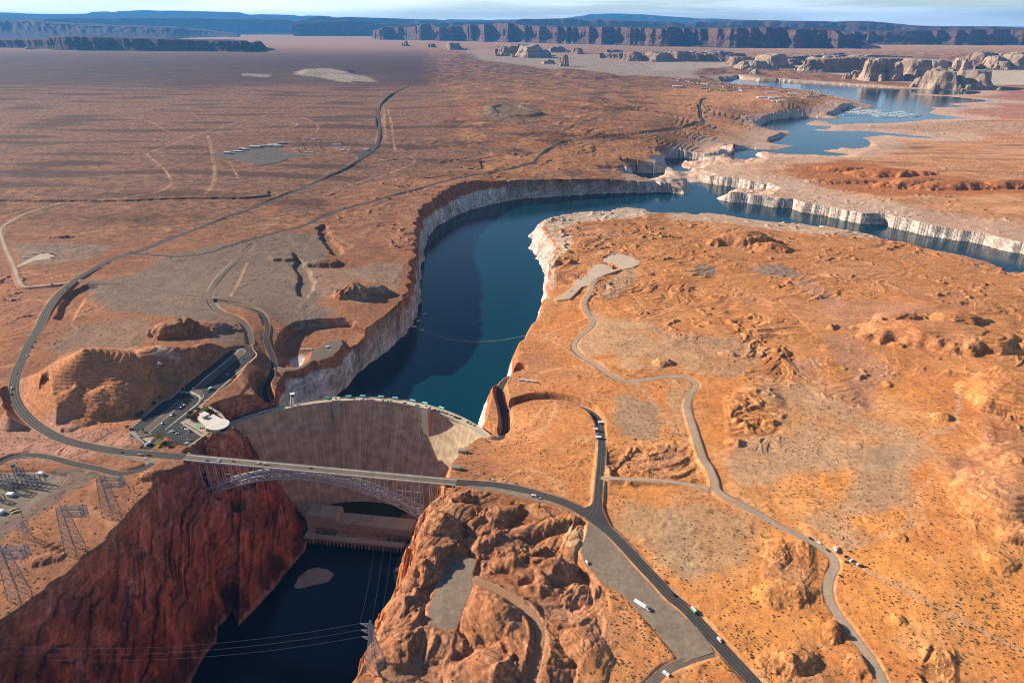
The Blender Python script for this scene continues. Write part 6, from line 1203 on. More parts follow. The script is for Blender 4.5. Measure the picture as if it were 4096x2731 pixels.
def box_truss(mb, a, b, w, h, n, r, br):
    a, b = Vector(a), Vector(b); d = (b - a).normalized(); s_ = Vector((-d.y, d.x, 0)).normalized(); up = Vector((0, 0, 1)); q = [(-1, -1), (1, -1), (1, 1), (-1, 1)]
    pts = lambda f: [a.lerp(b, f) + s_ * (x * w / 2) + up * (z * h / 2) for x, z in q]
    for k in range(4): mb.bar(pts(0)[k], pts(1)[k], r)
    for i in range(n):
        A, B_ = pts(i / n), pts((i + 1) / n)
        for k in range(4): mb.bar(A[k], B_[(k + 1) % 4] if i % 2 else B_[k], br) if i % 2 else mb.bar(A[(k + 1) % 4], B_[k], br); mb.bar(B_[k], B_[(k + 1) % 4], br)
def dead_end_tower(reg, bx, by, tx, ty, lab):
    p = hpt(reg, bx, by); u, v = uv(reg, tx, ty); dep = None
    lo, hi = 10.0, 110.0                                             # height read off where the top shows above the foot
    for _ in range(30):
        m = (lo + hi) / 2; _, vv = to_px(p[0], p[1], p[2] + m)
        if vv > v: lo = m
        else: hi = m
    H = min(lo, 75); t = thing('transmission_tower', lab, 'transmission tower', (p[0], p[1], p[2] - 1), R(-4), 'lattice towers above the left canyon rim')
    mb = MB(); lattice_col(mb, (0, 0, 0), 15, (0, 0, H), 6.5, 9, .5, .26); mb.build('lattice_shaft', LATTD, t)
    mb = MB()
    for zz in (H - 2.5, H - 12): box_truss(mb, (0, 0, zz), (24, 3, zz), 6.0, 2.4, 7, .4, .26)
    mb.build('cross_arm', LATT, t)
    mb = MB(); lattice_col(mb, (23, 2.8, H - 14), 5, (23, 2.8, H), 5, 3, .4, .25); mb.build('end_frame', LATT, t)
    for sx in (0, 23):
        mb = MB(); mb.bar((sx, 0 if sx == 0 else 2.8, H), (sx, 0 if sx == 0 else 2.8, H + 8), .25); mb.build('earth_peak', LATT, t)
    for k in range(3):
        mb = MB(); mb.bar((25.5, 2.8 - 3 + k * 3, H - 1 - k * 4.5), (29.5, 3.0 - 3 + k * 3, H - 2 - k * 4.5), .22); mb.build('insulator', GWM, t)
    return t
dead_end_tower('L', 1500, 1190, 1400, 690, 'grey lattice tower closest to the bridge on the left rim')
dead_end_tower('G', 510, 680, 440, 375, 'grey lattice tower in the middle of the left rim')
dead_end_tower('G', 135, 985, 75, 650, 'grey lattice tower at the left edge of the left rim')
p = hpt('L', 370, 1500); t = thing('lattice_pylon', 'small pale lattice pylon with three cross arms below the substation bank', 'pylon', (p[0], p[1], p[2] - .5), R(60))
mb = MB(); lattice_col(mb, (0, 0, 0), 7, (0, 0, 24), 1.6, 7, .25, .16); mb.build('lattice_shaft', LATTD, t)
for k, zz in enumerate((14, 18.5, 23)):
    mb = MB(); box_truss(mb, (-6, 0, zz), (6, 0, zz), 1.2, 1.0, 6, .22, .14); mb.build('cross_arm', LATT, t)
PYL = hpt('H', 255, 1462); pt = thing('transmission_tower', 'tall grey lattice tower with stepped side arms on the right canyon rim', 'transmission tower', (PYL[0], PYL[1], PYL[2] - 1), R(-20))
lo, hi = 10, 110
for _ in range(30):
    m = (lo + hi) / 2; _, vv = to_px(PYL[0], PYL[1], PYL[2] + m); lo, hi = (m, hi) if vv > uv('H', 240, 1138)[1] else (lo, m)
PH = lo
mb = MB(); lattice_col(mb, (0, 0, 0), 16, (0, 0, PH * .62), 5, 6, .42, .24); lattice_col(mb, (0, 0, PH * .62), 5, (0, 0, PH), .8, 6, .36, .22); mb.build('lattice_shaft', LATT, pt)
ARMZ = [PH * .60, PH * .74, PH * .87]
for zz in ARMZ:
    mb = MB()
    for z2 in (0, 2.2):
        for sy in (-1, 1): mb.bar((-11, 0, zz), (0, sy * 2, zz + z2), .3); mb.bar((7, 0, zz), (0, sy * 2, zz + z2), .3)
    mb.build('cross_arm', LATT, pt)
CABLE = flat('aluminium_cable', (.11, .13, .16), .6, .0)
def cable(a, b, sag, lab, r=.036, grp='power lines across the canyon'):
    a, b = Vector(a), Vector(b); mb = MB(); n = 40
    mb.tube([a.lerp(b, i / n) - Vector((0, 0, 4 * sag * (i / n) * (1 - i / n))) for i in range(n + 1)], r, 4); tag(mb.build('power_line', CABLE), lab, 'power line', grp)
c_, s_ = math.cos(R(-20)), math.sin(R(-20))
def arm_pt(x, z): return (PYL[0] + x * c_, PYL[1] + x * s_, PYL[2] - 1 + z)
for k, (gy, nm) in enumerate(((1245, 'topmost'), (1287, 'middle'), (1327, 'lowest'))):
    u, v = uv('G', 0, gy); a, b, c = ray(u, v); tt = 640; e = (a * tt, b * tt, CAMZ + c * tt); st = Vector(arm_pt(-11, ARMZ[2 - k])); en = st + (Vector(e) - st) * 1.25
    cable(st, en, 22, f'{nm} thin power line crossing the shaded canyon to the left')
for k, (ax, zz, nm) in enumerate(((-11, 2, 'left'), (0, 2, 'middle'), (7, 1, 'right'))):
    cable(arm_pt(ax, ARMZ[zz]), plant_pt(118 + k * 14, 11.5, 19), 10, f'{nm} power line running up the river from the lattice tower to the plant')
# substation on the left yard
def sub_frame(reg, x, y, lab, w, d, h, rot, nx=4):
    p = hpt(reg, x, y); t = thing('switchyard_frame', lab, 'switchyard frame', p, R(rot), 'steel frames of the substation')
    for i in range(nx + 1):
        for sy in (-1, 1):
            mb = MB(); lattice_col(mb, (-w / 2 + w * i / nx, sy * d / 2, 0), 1.0, (-w / 2 + w * i / nx, sy * d / 2, h), .7, 4, .18, .1); mb.build('post', LATT, t)
        mb = MB(); mb.bar((-w / 2 + w * i / nx, -d / 2, h), (-w / 2 + w * i / nx, d / 2, h), .5); mb.build('cross_beam', LATT, t)
    for yy in (-d / 2, 0, d / 2):
        mb = MB(); box_truss(mb, (-w / 2, yy, h), (w / 2, yy, h), .9, .9, nx * 2, .16, .1); mb.build('girder', LATT, t)
    for i in range(nx):
        for yy in (-d / 4, d / 4):
            mb = MB(); mb.box(-w / 2 + w * (i + .5) / nx, yy, 0, 1.6, 1.6, 2.6); mb.bar((-w / 2 + w * (i + .5) / nx, yy, 2.6), (-w / 2 + w * (i + .5) / nx, yy, h * .62), .35); mb.build('breaker', GREYM, t)
sub_frame('S', 530, 640, 'wide steel frame of the substation with many parallel girders', 44, 13, 9, -8, 6)
sub_frame('S', 235, 760, 'smaller steel frame of the substation nearer the camera', 12, 9, 13, -8, 2)
sub_frame('S', 20, 640, 'steel frame of the substation cut by the left edge', 18, 12, 10, -8, 3)
sub_frame('S', 390, 480, 'tall narrow steel frame behind the wide substation frame', 12, 4, 11, -8, 2)
sub_frame('S', 20, 980, 'low steel frame at the left edge in front of the substation', 8, 5, 8, -8, 1)
WB = flat('white_panel', (.70, .72, .72), .5)
def hut(reg, x, y, w, d, h, rot, lab, wall, roof, cat='hut', name='control_hut', group=None, over=.25, gable=0.0, z=None):
    p = hpt(reg, x, y); t = thing(name, lab, cat, (p[0], p[1], p[2] - .2), R(rot), group)
    mb = MB(); mb.box(0, 0, 0, w, d, h + .2); mb.build('wall', wall, t); mb = MB()
    if gable: mb.mesh([(-w / 2 - over, -d / 2 - over, h + .2), (w / 2 + over, -d / 2 - over, h + .2), (w / 2 + over, d / 2 + over, h + .2), (-w / 2 - over, d / 2 + over, h + .2), (-w / 2 - over, 0, h + .2 + gable), (w / 2 + over, 0, h + .2 + gable)], [(3, 2, 1, 0), (0, 1, 5, 4), (2, 3, 4, 5), (1, 2, 5), (3, 0, 4)])
    else: mb.box(0, 0, h + .2, w + 2 * over, d + 2 * over, .3)
    mb.build('roof', roof, t); return t
for x, y, w, d, lab in ((205, 885, 8, 5, 'white control hut in the middle of the substation yard'), (800, 478, 6.5, 5, 'white control hut at the far right of the substation yard'), (5, 1225, 7, 6, 'white control hut at the left edge of the yard')):
    h_ = hut('S', x, y, w, d, 3.4, -8, lab, WB, GWM); mb = MB(); mb.box(1.2, -d / 2 - .06, .2, 1.1, .12, 2.1); mb.build('door', GREYM, h_)
hut('S', 258, 320, 3.6, 3.2, 3.0, 10, 'small dark blue hut below the embankment by the service road', flat('blue_panel', (.04, .07, .20)), flat('blue_panel', (.04, .07, .20)))
for x, y, lab in ((262, 1168, 'farther tan trailer bed on the yard edge'), (297, 1215, 'nearer tan trailer bed on the yard edge')):
    p = hpt('S', x, y); t = PROTO.get(('flatbed_trailer', 'tan')); t = copy_tree(t); t.location = (p[0], p[1], p[2] + .1); t.rotation_euler[2] = R(40); t['label'] = lab; t['category'] = 'trailer'
BAR = smooth_line([hpt('L', x, y)[:2] for x, y in ((212, 460), (300, 440), (400, 438), (520, 450), (620, 465), (725, 490))], 3.0); mb = MB()
for a, b in zip(BAR[:-1], BAR[1:]):
    za, zb_ = float(ZS(*a)), float(ZS(*b)); mb.bar((a[0], a[1], za + .35), (b[0], b[1], zb_ + .35), .5, 1.0)
tag(mb.build('concrete_barrier', GWM), 'white concrete barrier curving along the substation road', 'barrier')
for (x, y, a, lab) in ((1768, 1333, 0, 'upper gatehouse with a white canopy over the access road'), (1737, 1378, 0, 'small gatehouse left of the access road'), (1752, 1433, 0, 'lower gatehouse with a white canopy over the access road')):
    hut('E', x, y, 7 if 'canopy' in lab else 4, 3, 3.2, 4, lab, GREYM, GWM, 'gatehouse', 'gatehouse', over=.8)
# stores on the bench above the lake, works yard, checkpoint, crane truck on the crest
for k, x in enumerate((1228, 1250, 1272, 1292, 1312, 1330)): hut('E', x, 1044 + k * 2.4, 5, 2.6, 2.6, -8, f'pale storage container on the lakeside bench, {ORD[k]} from the left', [WB, GREYM][k % 2], GWM, 'container', 'storage_container', 'containers on the lakeside bench')
p = hpt('D', 2200, 822); t = thing('winch_unit', 'white winch unit with a raised boom on the round helicopter pad', 'winch', p, R(20)); mb = MB(); mb.box(0, 0, 0, 7, 3.2, 2.6); mb.build('body', WB, t); mb = MB(); mb.bar((2, 0, 2.4), (9, 1, 5), .5); mb.build('boom', GWM, t); mb = MB(); mb.box(-6, 2, 0, 3, 2.4, 1.6); mb.build('cable_drum', YELLOW_LINE, t)
for k, (x, lab) in enumerate(((2030, 'left'), (2058, 'middle'), (2085, 'right'))): hut('D', x, 838, 6, 2.6, 2.4, -6, f'{lab} white container on the track to the helicopter pad', WB, GWM, 'container', 'storage_container')
a, r = dam_ang(*uv('J', 478, 482), 1.0); q = dam_pt(a, 270); hutp = thing('crane_truck', 'white and grey crane truck on the left end of the dam crest', 'truck', (q[0], q[1], .02), -a + .1)
mb = MB(); mb.box(0, 0, .9, 7, 2.4, .8); mb.build('chassis', GREYM, hutp); mb = MB(); mb.box(-2.6, 0, 1.7, 1.8, 2.3, 1.6); mb.build('cab', WB, hutp); mb = MB(); mb.bar((0, 0, 2), (7, .5, 3.6), .6); mb.build('boom', WB, hutp); wheels(hutp, (-2.4, 1.2, 2.4), 2.4, .5)
a, r = dam_ang(*uv('J', 262, 566), 1.0); q = dam_pt(a, 270); w_ = thing('valve_wheel', 'large dark steel ring standing on the left end of the crest', 'ring', (q[0], q[1], 2.6), -a); mb = MB()
for k in range(20): mb.bar((2.5 * math.cos(k * .314), 0, 2.5 * math.sin(k * .314)), (2.5 * math.cos(k * .314 + .314), 0, 2.5 * math.sin(k * .314 + .314)), .4)
mb.build('rim', GREYM, w_); mb = MB(); mb.box(0, 0, -2.6, 3, 1.6, .5); mb.build('stand', GREYM, w_)
SHEDW, SHEDR, SHEDG = flat('cream_cladding', (.50, .44, .33)), flat('pale_metal_roof', (.55, .58, .60), .5), flat('olive_cladding', (.24, .23, .15))
for x, y, w, d, h, rot, wl2, lab in ((290, 240, 26, 18, 9, 10, SHEDW, 'leftmost pale shed of the works yard with a silver roof'), (475, 186, 24, 16, 8, 10, SHEDG, 'second shed of the works yard, olive walls'), (510, 192, 24, 12, 6, 10, SHEDG, 'lower shed joined to the olive one in the works yard'), (635, 165, 48, 18, 9, 10, SHEDW, 'longest cream shed in the middle of the works yard'), (735, 148, 26, 14, 6, 10, SHEDG, 'low shed just right of the longest works yard shed'), (858, 145, 44, 24, 9, 10, SHEDW, 'large pale shed at the right of the works yard'), (925, 150, 32, 16, 7, 10, SHEDW, 'lower shed in front of the right large shed'), (980, 110, 34, 12, 6, 10, SHEDG, 'farthest open shed of the works yard'), (420, 215, 34, 14, 4, 10, GREYM, 'long low grey roof in the front of the works yard'), (1135, 185, 16, 10, 4, -10, SHEDW, 'small pale house right of the works yard'), (1325, 225, 34, 5, 3.4, 8, WB, 'long white mobile home right of the works yard'), (1380, 62, 18, 9, 6, 5, WB, 'white shed alone behind the works yard'), (1650, 128, 20, 10, 4, 0, WB, 'white house among green trees right of the works yard'), (1710, 128, 14, 10, 4, 0, WB, 'second white house among trees right of the works yard'), (1745, 200, 18, 9, 4, 0, GREYM, 'dark low house near the checkpoint'), (1822, 198, 12, 7, 4, 0, WB, 'tiny white house near the checkpoint')):
    hut('Y', x, y, w, d, h, rot, lab, wl2, SHEDR, 'shed', 'shed', 'sheds of the works yard', .4, d * .1)
canp = hpt('Y', 2055, 195); t = thing('checkpoint_canopy', 'dark roofed canopy over the lanes of the highway checkpoint', 'canopy', canp, R(48)); mb = MB(); mb.box(0, 0, 5, 16, 30, 1.0); mb.build('roof', GREYM, t)
for sx in (-6, 6):
    for sy in (-12, 12): mb = MB(); mb.box(sx, sy, 0, .8, .8, 5); mb.build('post', GREYM, t)
for k, (x, y, r, h, lab) in enumerate(((1205, 222, 4, 6, 'left'), (1280, 195, 5, 7, 'middle'), (1250, 128, 5, 5, 'far'), (1475, 170, 5, 6, 'right'), (1748, 118, 6, 8, 'tallest'), (1190, 195, 4, 4, 'lowest'))):
    p = hpt('Y', x, y); tree(p[0], p[1], p[2], h, r, 70 + k, LEAF, f'{lab} green tree among the houses beyond the works yard', 'trees beyond the works yard', 160, 1.3)
# ------------------------------------------------------------------ town above the far bay
rnd = random.Random(5)
TOWN = [(80, 186, 60, 26, 8, 0), (125, 186, 50, 24, 8, 0), (95, 118, 30, 14, 5, 0), (40, 110, 26, 12, 5, 0), (105, 90, 40, 14, 5, 0), (10, 95, 24, 12, 5, 0), (440, 215, 70, 20, 8, 1), (560, 225, 60, 18, 7, 1), (620, 235, 50, 16, 7, 1), (520, 250, 60, 14, 6, 1), (700, 238, 60, 14, 6, 1), (780, 242, 60, 14, 6, 1), (1185, 332, 60, 20, 8, 0), (1260, 330, 80, 16, 8, 0), (1330, 328, 50, 18, 8, 0), (1325, 343, 50, 20, 9, 0), (1395, 330, 40, 18, 8, 0), (1410, 385, 26, 16, 6, 0), (1350, 378, 24, 12, 5, 0), (1275, 268, 40, 14, 6, 0), (1340, 270, 50, 16, 7, 0), (1600, 330, 60, 12, 6, 2), (1620, 278, 40, 12, 6, 0), (1670, 285, 50, 12, 6, 0), (1870, 300, 90, 14, 9, 2), (1965, 300, 90, 14, 9, 2), (1860, 322, 110, 18, 12, 2), (1960, 316, 120, 18, 12, 2), (2060, 305, 50, 14, 8, 0), (1750, 340, 30, 14, 6, 0), (1485, 372, 30, 12, 6, 0), (1565, 275, 30, 12, 6, 0)]
for k in range(46): TOWN.append((rnd.uniform(200, 960), 0, rnd.uniform(14, 26), rnd.uniform(9, 14), rnd.uniform(4, 6), rnd.choice((0, 0, 1))))
TW = [(WB, flat('town_white_roof', (.68, .68, .66))), (flat('town_tan_wall', (.33, .23, .15)), flat('town_tan_roof', (.40, .28, .18))), (flat('town_stone_wall', (.40, .33, .25)), flat('town_buff_roof', (.46, .38, .28)))]
for k, (x, y, w, d, h, m) in enumerate(TOWN):
    if y == 0: f = (x - 200) / 760; y = 120 + f * 110 + rnd.uniform(-16, 16) * (.5 + f)
    nm = ['white', 'tan', 'buff'][m]
    hut('T', x, y, w, d, h, rnd.uniform(-15, 15), 'small distant house in the town above the bay' if k >= 32 else f'{nm} long flat building, number {k + 1} along the slope above the far bay', *TW[m], 'house' if k >= 32 else 'building', 'house' if k >= 32 else 'building', 'houses of the town above the bay' if k >= 32 else 'large buildings above the bay', .4, d * .12)
TCROWN = [bush_mesh('town_tree', 7, 8, 60, [LEAF, LEAFD][k % 2], 40 + k, 2.6) for k in range(4)]
for k in range(70):
    x, y = (rnd.uniform(250, 1000), None) if k < 30 else (rnd.uniform(1420, 2080), rnd.uniform(255, 350))
    if y is None: y = 125 + (x - 200) / 760 * 110 + rnd.uniform(-14, 20)
    elif k > 50: y = 250 + (x - 1420) / 660 * 60 + rnd.uniform(-6, 6)
    p = hpt('T', x, y); o = bpy.data.objects.new('tree', TCROWN[k % 4]); COL.objects.link(o); o.location = p; o.rotation_euler[2] = k; o.scale = (1, 1, rnd.uniform(.7, 1.1))
    tag(o, 'small distant green tree among the houses above the bay', 'tree', 'trees of the town above the bay')
# ------------------------------------------------------------------ marina, buoys and boats
HULL, CABINM, DOCKM = flat('boat_white', (.72, .75, .78), .5), flat('boat_grey_glass', (.14, .20, .25), .4), flat('dock_grey', (.12, .14, .15))
def make_boat(L_, w, big):
    t = thing('houseboat' if big else 'motorboat', '', 'boat'); mb = MB()
    mb.mesh([(-L_ / 2, -w / 2, 0), (L_ * .36, -w / 2, 0), (L_ / 2, 0, .2), (L_ * .36, w / 2, 0), (-L_ / 2, w / 2, 0), (-L_ / 2, -w / 2, 1.2), (L_ * .38, -w / 2, 1.2), (L_ / 2 + .6, 0, 1.5), (L_ * .38, w / 2, 1.2), (-L_ / 2, w / 2, 1.2)], [(4, 3, 2, 1, 0), (5, 6, 7, 8, 9), (0, 1, 6, 5), (1, 2, 7, 6), (2, 3, 8, 7), (3, 4, 9, 8), (4, 0, 5, 9)]); mb.build('hull', HULL, t)
    mb = MB(); mb.box(-L_ * .06, 0, 1.2, L_ * .72, w * .86, 2.3 if big else 1.1); mb.build('cabin', CABINM, t)
    mb = MB(); mb.box(-L_ * .06, 0, 3.5 if big else 2.3, L_ * .78, w * .96, .3); mb.build('roof', HULL, t); return t
BB = make_boat(19, 5.6, True); SBt = make_boat(7.5, 2.6, False); BB['group'] = 'houseboats moored in the marina rows'; first = True
ROWS = [(415, 292, 720, 250, 13), (490, 318, 930, 272, 17), (620, 322, 720, 316, 5), (705, 345, 1090, 290, 15), (880, 310, 1080, 275, 9), (910, 355, 1130, 318, 9), (970, 380, 1170, 352, 8), (1120, 352, 1520, 295, 15), (1190, 388, 1560, 330, 15), (1370, 405, 1740, 340, 15), (1010, 390, 1060, 388, 2)]
for ri, (x0, y0, x1, y1, n) in enumerate(ROWS):
    a, b = Vector(on_plane(*uv('N', x0, y0), LAKE)), Vector(on_plane(*uv('N', x1, y1), LAKE)); d = (b - a).normalized(); ang = math.atan2(d.y, d.x)
    mb = MB(); L2 = (b - a).length; c = (a + b) / 2; mb.box(c.x, c.y, LAKE + .1, L2 + 8, 2.4, .7, ang); tag(mb.build('floating_dock', DOCKM), f'floating dock with moored houseboats, {ORD[ri] if ri < 10 else "shortest"} row of the marina', 'dock', 'marina docks')
    for k in range(n):
        for sd in (-1, 1):
            if rnd.random() < .12: continue
            q = a.lerp(b, (k + .5) / n) + Vector((-d.y, d.x)) * sd * 11.5
            t = BB if first else copy_tree(BB); first = False
            t.location = (q.x, q.y, LAKE - .1); t.rotation_euler[2] = ang + sd * math.pi / 2 + rnd.uniform(-.04, .04); s_ = rnd.uniform(.8, 1.12); t.scale = (s_, s_, rnd.uniform(.85, 1.2)); t['label'] = 'white houseboat moored side by side in the marina rows'
SBt['group'] = 'boats scattered on the bay'; SBt['label'] = 'small white boat lying on open water away from the marina'
first = True
for reg, x, y, big in ([('N', x, y, 1) for x, y in ((690, 25), (750, 112), (840, 118), (870, 120), (905, 124), (422, 362), (985, 255), (880, 245), (1050, 232), (1130, 205), (1090, 235), (1160, 226), (1250, 232), (1520, 258))] + [('T', x, y, 1) for x, y in ((760, 151), (790, 150), (820, 150), (880, 162), (910, 163), (940, 165), (1020, 172), (1060, 176), (1200, 176), (1390, 203), (1720, 232), (1740, 228), (1755, 240), (1780, 240), (1805, 232), (1820, 255), (1790, 250), (1855, 252), (1880, 243), (1938, 248), (1938, 262), (2060, 265), (2155, 296), (1670, 238))] + [('C', 525, 1022, 0), ('C', 890, 640, 0), ('C', 1137, 772, 0), ('C', 1080, 640, 0), ('B', 2237, 1102, 0)]):
    u, v = uv(reg, x, y); q = on_plane(u, v, LAKE); src = BB if big else SBt; t = SBt if (not big and first) else copy_tree(src)
    if not big: first = False
    t.location = (q[0], q[1], LAKE - .1); t.rotation_euler[2] = rnd.uniform(0, 6.28); t.scale = (1, 1, 1) if not big else (.9, .9, 1); t['label'] = 'pale houseboat at anchor in the far bay, off the marina rows' if big else 'small white boat on open water between marina and canyon'; t['group'] = 'houseboats anchored in the bay' if big else 'small boats on the open water'
for x, y, lab in ((516, 684, 'small white boat by the canyon wall at the end of the boom'), (568, 708, 'white work float on the boom line, near the canyon wall'), (583, 600, 'small pale boat above the boom, near the left canyon wall'), (546, 646, 'tiny dark buoy between two boats near the left canyon wall')):
    q = on_plane(*uv('E', x, y), LAKE); t = copy_tree(SBt); t.location = (q[0], q[1], LAKE - .1); t.rotation_euler[2] = .4; t.scale = (1.3, 1.3, 1); t['label'] = lab; t['group'] = 'boats by the boom'
def float_line(name, pts, lab, cat, r, gap, mat):
    L = smooth_line(pts, 1.5); mb = MB(); acc = 0
    for a, b in zip(L[:-1], L[1:]):
        acc += float(np.hypot(*(b - a)))
        if acc % gap[1] < gap[0]: mb.bar((a[0], a[1], LAKE + .15), (b[0], b[1], LAKE + .15), r * 2, r * 2, 6)
    tag(mb.build(name, mat), lab, cat)
float_line('log_boom', pseq('E', '500,678 560,705 640,735 720,760 800,775 900,783 1000,782 1100,774 1200,756 1262,743', LAKE), 'curved line of pale floats stretched across the lake above the dam', 'boom', .8, (4.5, 6.0), flat('boom_float', (.46, .43, .36)))
float_line('breakwater', pseq('N', '1410,232 1530,262 1680,300 1790,335 1832,375 1760,395 1690,410', LAKE), 'dark floating breakwater bent around the right side of the marina', 'breakwater', 2.0, (9, 9), DOCKM)
float_line('breakwater', pseq('N', '265,340 420,375 700,372 1000,402 1350,420 1600,420', LAKE), 'thin dark floating line in front of the marina rows', 'breakwater', .9, (9, 9), DOCKM)
print('objects', round(time.time() - T0, 1))
# ------------------------------------------------------------------ desert shrubs
SH = [bush_mesh('desert_shrub', .85, .75, 42, surf('sage_%d' % k, c, .5, .3), 60 + k, .34) for k, c in enumerate(((.075, .065, .042), (.06, .062, .035), (.095, .075, .045), (.055, .05, .035)))]
rs = np.random.RandomState(4)
def scatter(n):
    v = rs.uniform(330, 1620, n * 3); u = rs.uniform(-60, 2420, n * 3); out = []
    zref = 38.0
    yd = (v - CV) / FPX; c = -SP - yd * CP; t_ = (zref - CAMZ) / c; x = (u - CU) / FPX * t_; y = (CP - yd * SP) * t_
    return x, y
# even spread over the ground itself
xx, yy = [], []
Yc = rs.uniform(380, 1750, 150000); Xc = rs.uniform(-.80, .80, 150000) * (Yc * CP + 232)
r_ = np.clip(np.searchsorted(ys, Yc) - 1, 0, len(ys) - 2); c_i = np.clip(((Xc / (Yc * CP + 232) + .86) / 1.72 * (ncol - 1)).astype(int), 0, ncol - 2)
dens = SCRUB[r_, c_i] * np.clip(.30 + 1.0 * sstep(-.1, .5, noise(Xc / 90, Yc / 90, 301) + .4 * noise(Xc / 25, Yc / 25, 302)), 0, 1) * (SLP[r_, c_i] < .7)
keep = rs.uniform(0, 1, len(Xc)) < dens * np.where(Xc > -150, .55, .45); Xc, Yc = Xc[keep], Yc[keep]
Zc = ZS(Xc, Yc); size = rs.uniform(.32, 1.05, len(Xc)) ** 1.25
dep = Yc * CP - (Zc - CAMZ) * SP; show = size / dep; uu = CU + FPX * Xc / dep; vv = CV + FPX * (-Yc * SP - (Zc - CAMZ) * CP) / dep
okv = (uu > 5) & (uu < 2347) & (vv < 1560); order = np.argsort(-np.where(okv, show, 0))
print('shrubs', len(Xc))
for i in order[:290]:
    o = bpy.data.objects.new('desert_shrub', SH[i % 4]); COL.objects.link(o); o.location = (Xc[i], Yc[i], Zc[i] - .05); o.rotation_euler[2] = float(i); s_ = float(size[i]) * 1.25; o.scale = (s_, s_, s_)
    tag(o, 'small dark round desert shrub on the orange sand of the near ground', 'shrub', 'desert shrubs on the near sand')
rest = order[290:]
V8 = np.array([(math.cos(a) * q, math.sin(a) * q, z) for q, z, o_ in ((.55, -.1, 0), (1.0, .3, .4), (.7, .72, .9)) for a in (np.arange(5) * 2 * math.pi / 5 + o_)] + [(0, 0, .95)], np.float32)
F8 = [(k, (k + 1) % 5, 5 + (k + 1) % 5, 5 + k) for k in range(5)] + [(5 + k, 5 + (k + 1) % 5, 10 + (k + 1) % 5, 10 + k) for k in range(5)]; T8 = [(10 + k, 10 + (k + 1) % 5, 15) for k in range(5)]
n = len(rest); an = rs.uniform(0, 6.28, n); ca, sa = np.cos(an), np.sin(an); s_ = size[rest] * .95
jit = 1 + rs.uniform(-.35, .35, (n, 16))
vx = (V8[None, :, 0] * ca[:, None] - V8[None, :, 1] * sa[:, None]) * s_[:, None] * jit + Xc[rest][:, None]; vy = (V8[None, :, 0] * sa[:, None] + V8[None, :, 1] * ca[:, None]) * s_[:, None] * jit + Yc[rest][:, None]; vz = V8[None, :, 2] * s_[:, None] * jit + Zc[rest][:, None]
co = np.stack([vx, vy, vz], -1).reshape(-1, 3); me = bpy.data.meshes.new('distant_scrub')
q4 = (np.array(F8)[None] + (np.arange(n) * 16)[:, None, None]).reshape(-1, 4); q3 = (np.array(T8)[None] + (np.arange(n) * 16)[:, None, None]).reshape(-1, 3)
me.vertices.add(len(co)); me.vertices.foreach_set('co', co.astype(np.float32).ravel()); me.loops.add(q4.size + q3.size); me.loops.foreach_set('vertex_index', np.concatenate([q4.ravel(), q3.ravel()]).astype(np.int32))
me.polygons.add(len(q4) + len(q3)); me.polygons.foreach_set('loop_start', np.concatenate([np.arange(len(q4)) * 4, len(q4) * 4 + np.arange(len(q3)) * 3]).astype(np.int32)); me.update(calc_edges=True)
me.materials.append(surf('sage_mass', (.075, .066, .042), 3, .45)); o = bpy.data.objects.new('scrub', me); COL.objects.link(o); tag(o, 'countless small desert shrubs dotted over the sandy ground', 'scrub', None, 'stuff')
print('shrubs done', round(time.time() - T0, 1))
# ------------------------------------------------------------------ far mesas and buttes
def rock_far(name, base, hi, lam=60):
    t = NT(name); sep = t.n('ShaderNodeSeparateXYZ'); t.t.links.new(t.geo.outputs['Normal'], sep.inputs[0]); sl = t.rng(sep.outputs['Z'], .5, .9, 1, 0, True)
    bed = t.noise(34, 4, .65, scale=(.02, .02, 1)); n = t.noise(lam * 4, 4, .6); g = t.noise(lam, 4, .7, scale=(1, 1, .25))
    c = t.mix(sl, base, hi); c = t.mix(1.0, c, t.rng(bed, .35, .65, .75, 1.2), 'MULTIPLY'); c = t.mix(1.0, c, t.rng(n, .3, .7, .8, 1.2), 'MULTIPLY'); c = t.mix(1.0, c, t.rng(g, .35, .65, .78, 1.18), 'MULTIPLY')
    t.col(c); t.nrm(t.bump(g, .8, lam * .3)); t.b.inputs['Roughness'].default_value = .95; t.b.inputs['Specular IOR Level'].default_value = .05; return t.m
MESA_RED = rock_far('far_red_rock', (.075, .055, .052), (.115, .065, .052)); MESA_DARK = rock_far('far_dark_rock', (.075, .05, .045), (.085, .05, .04)); MESA_PALE = rock_far('far_pale_rock', (.38, .29, .22), (.33, .235, .17), 40)
def f1(x, seed):
    x = np.asarray(x, np.float64); return noise(x.astype(np.float32), np.full(x.shape, seed * 3.7 + .31, np.float32), seed)
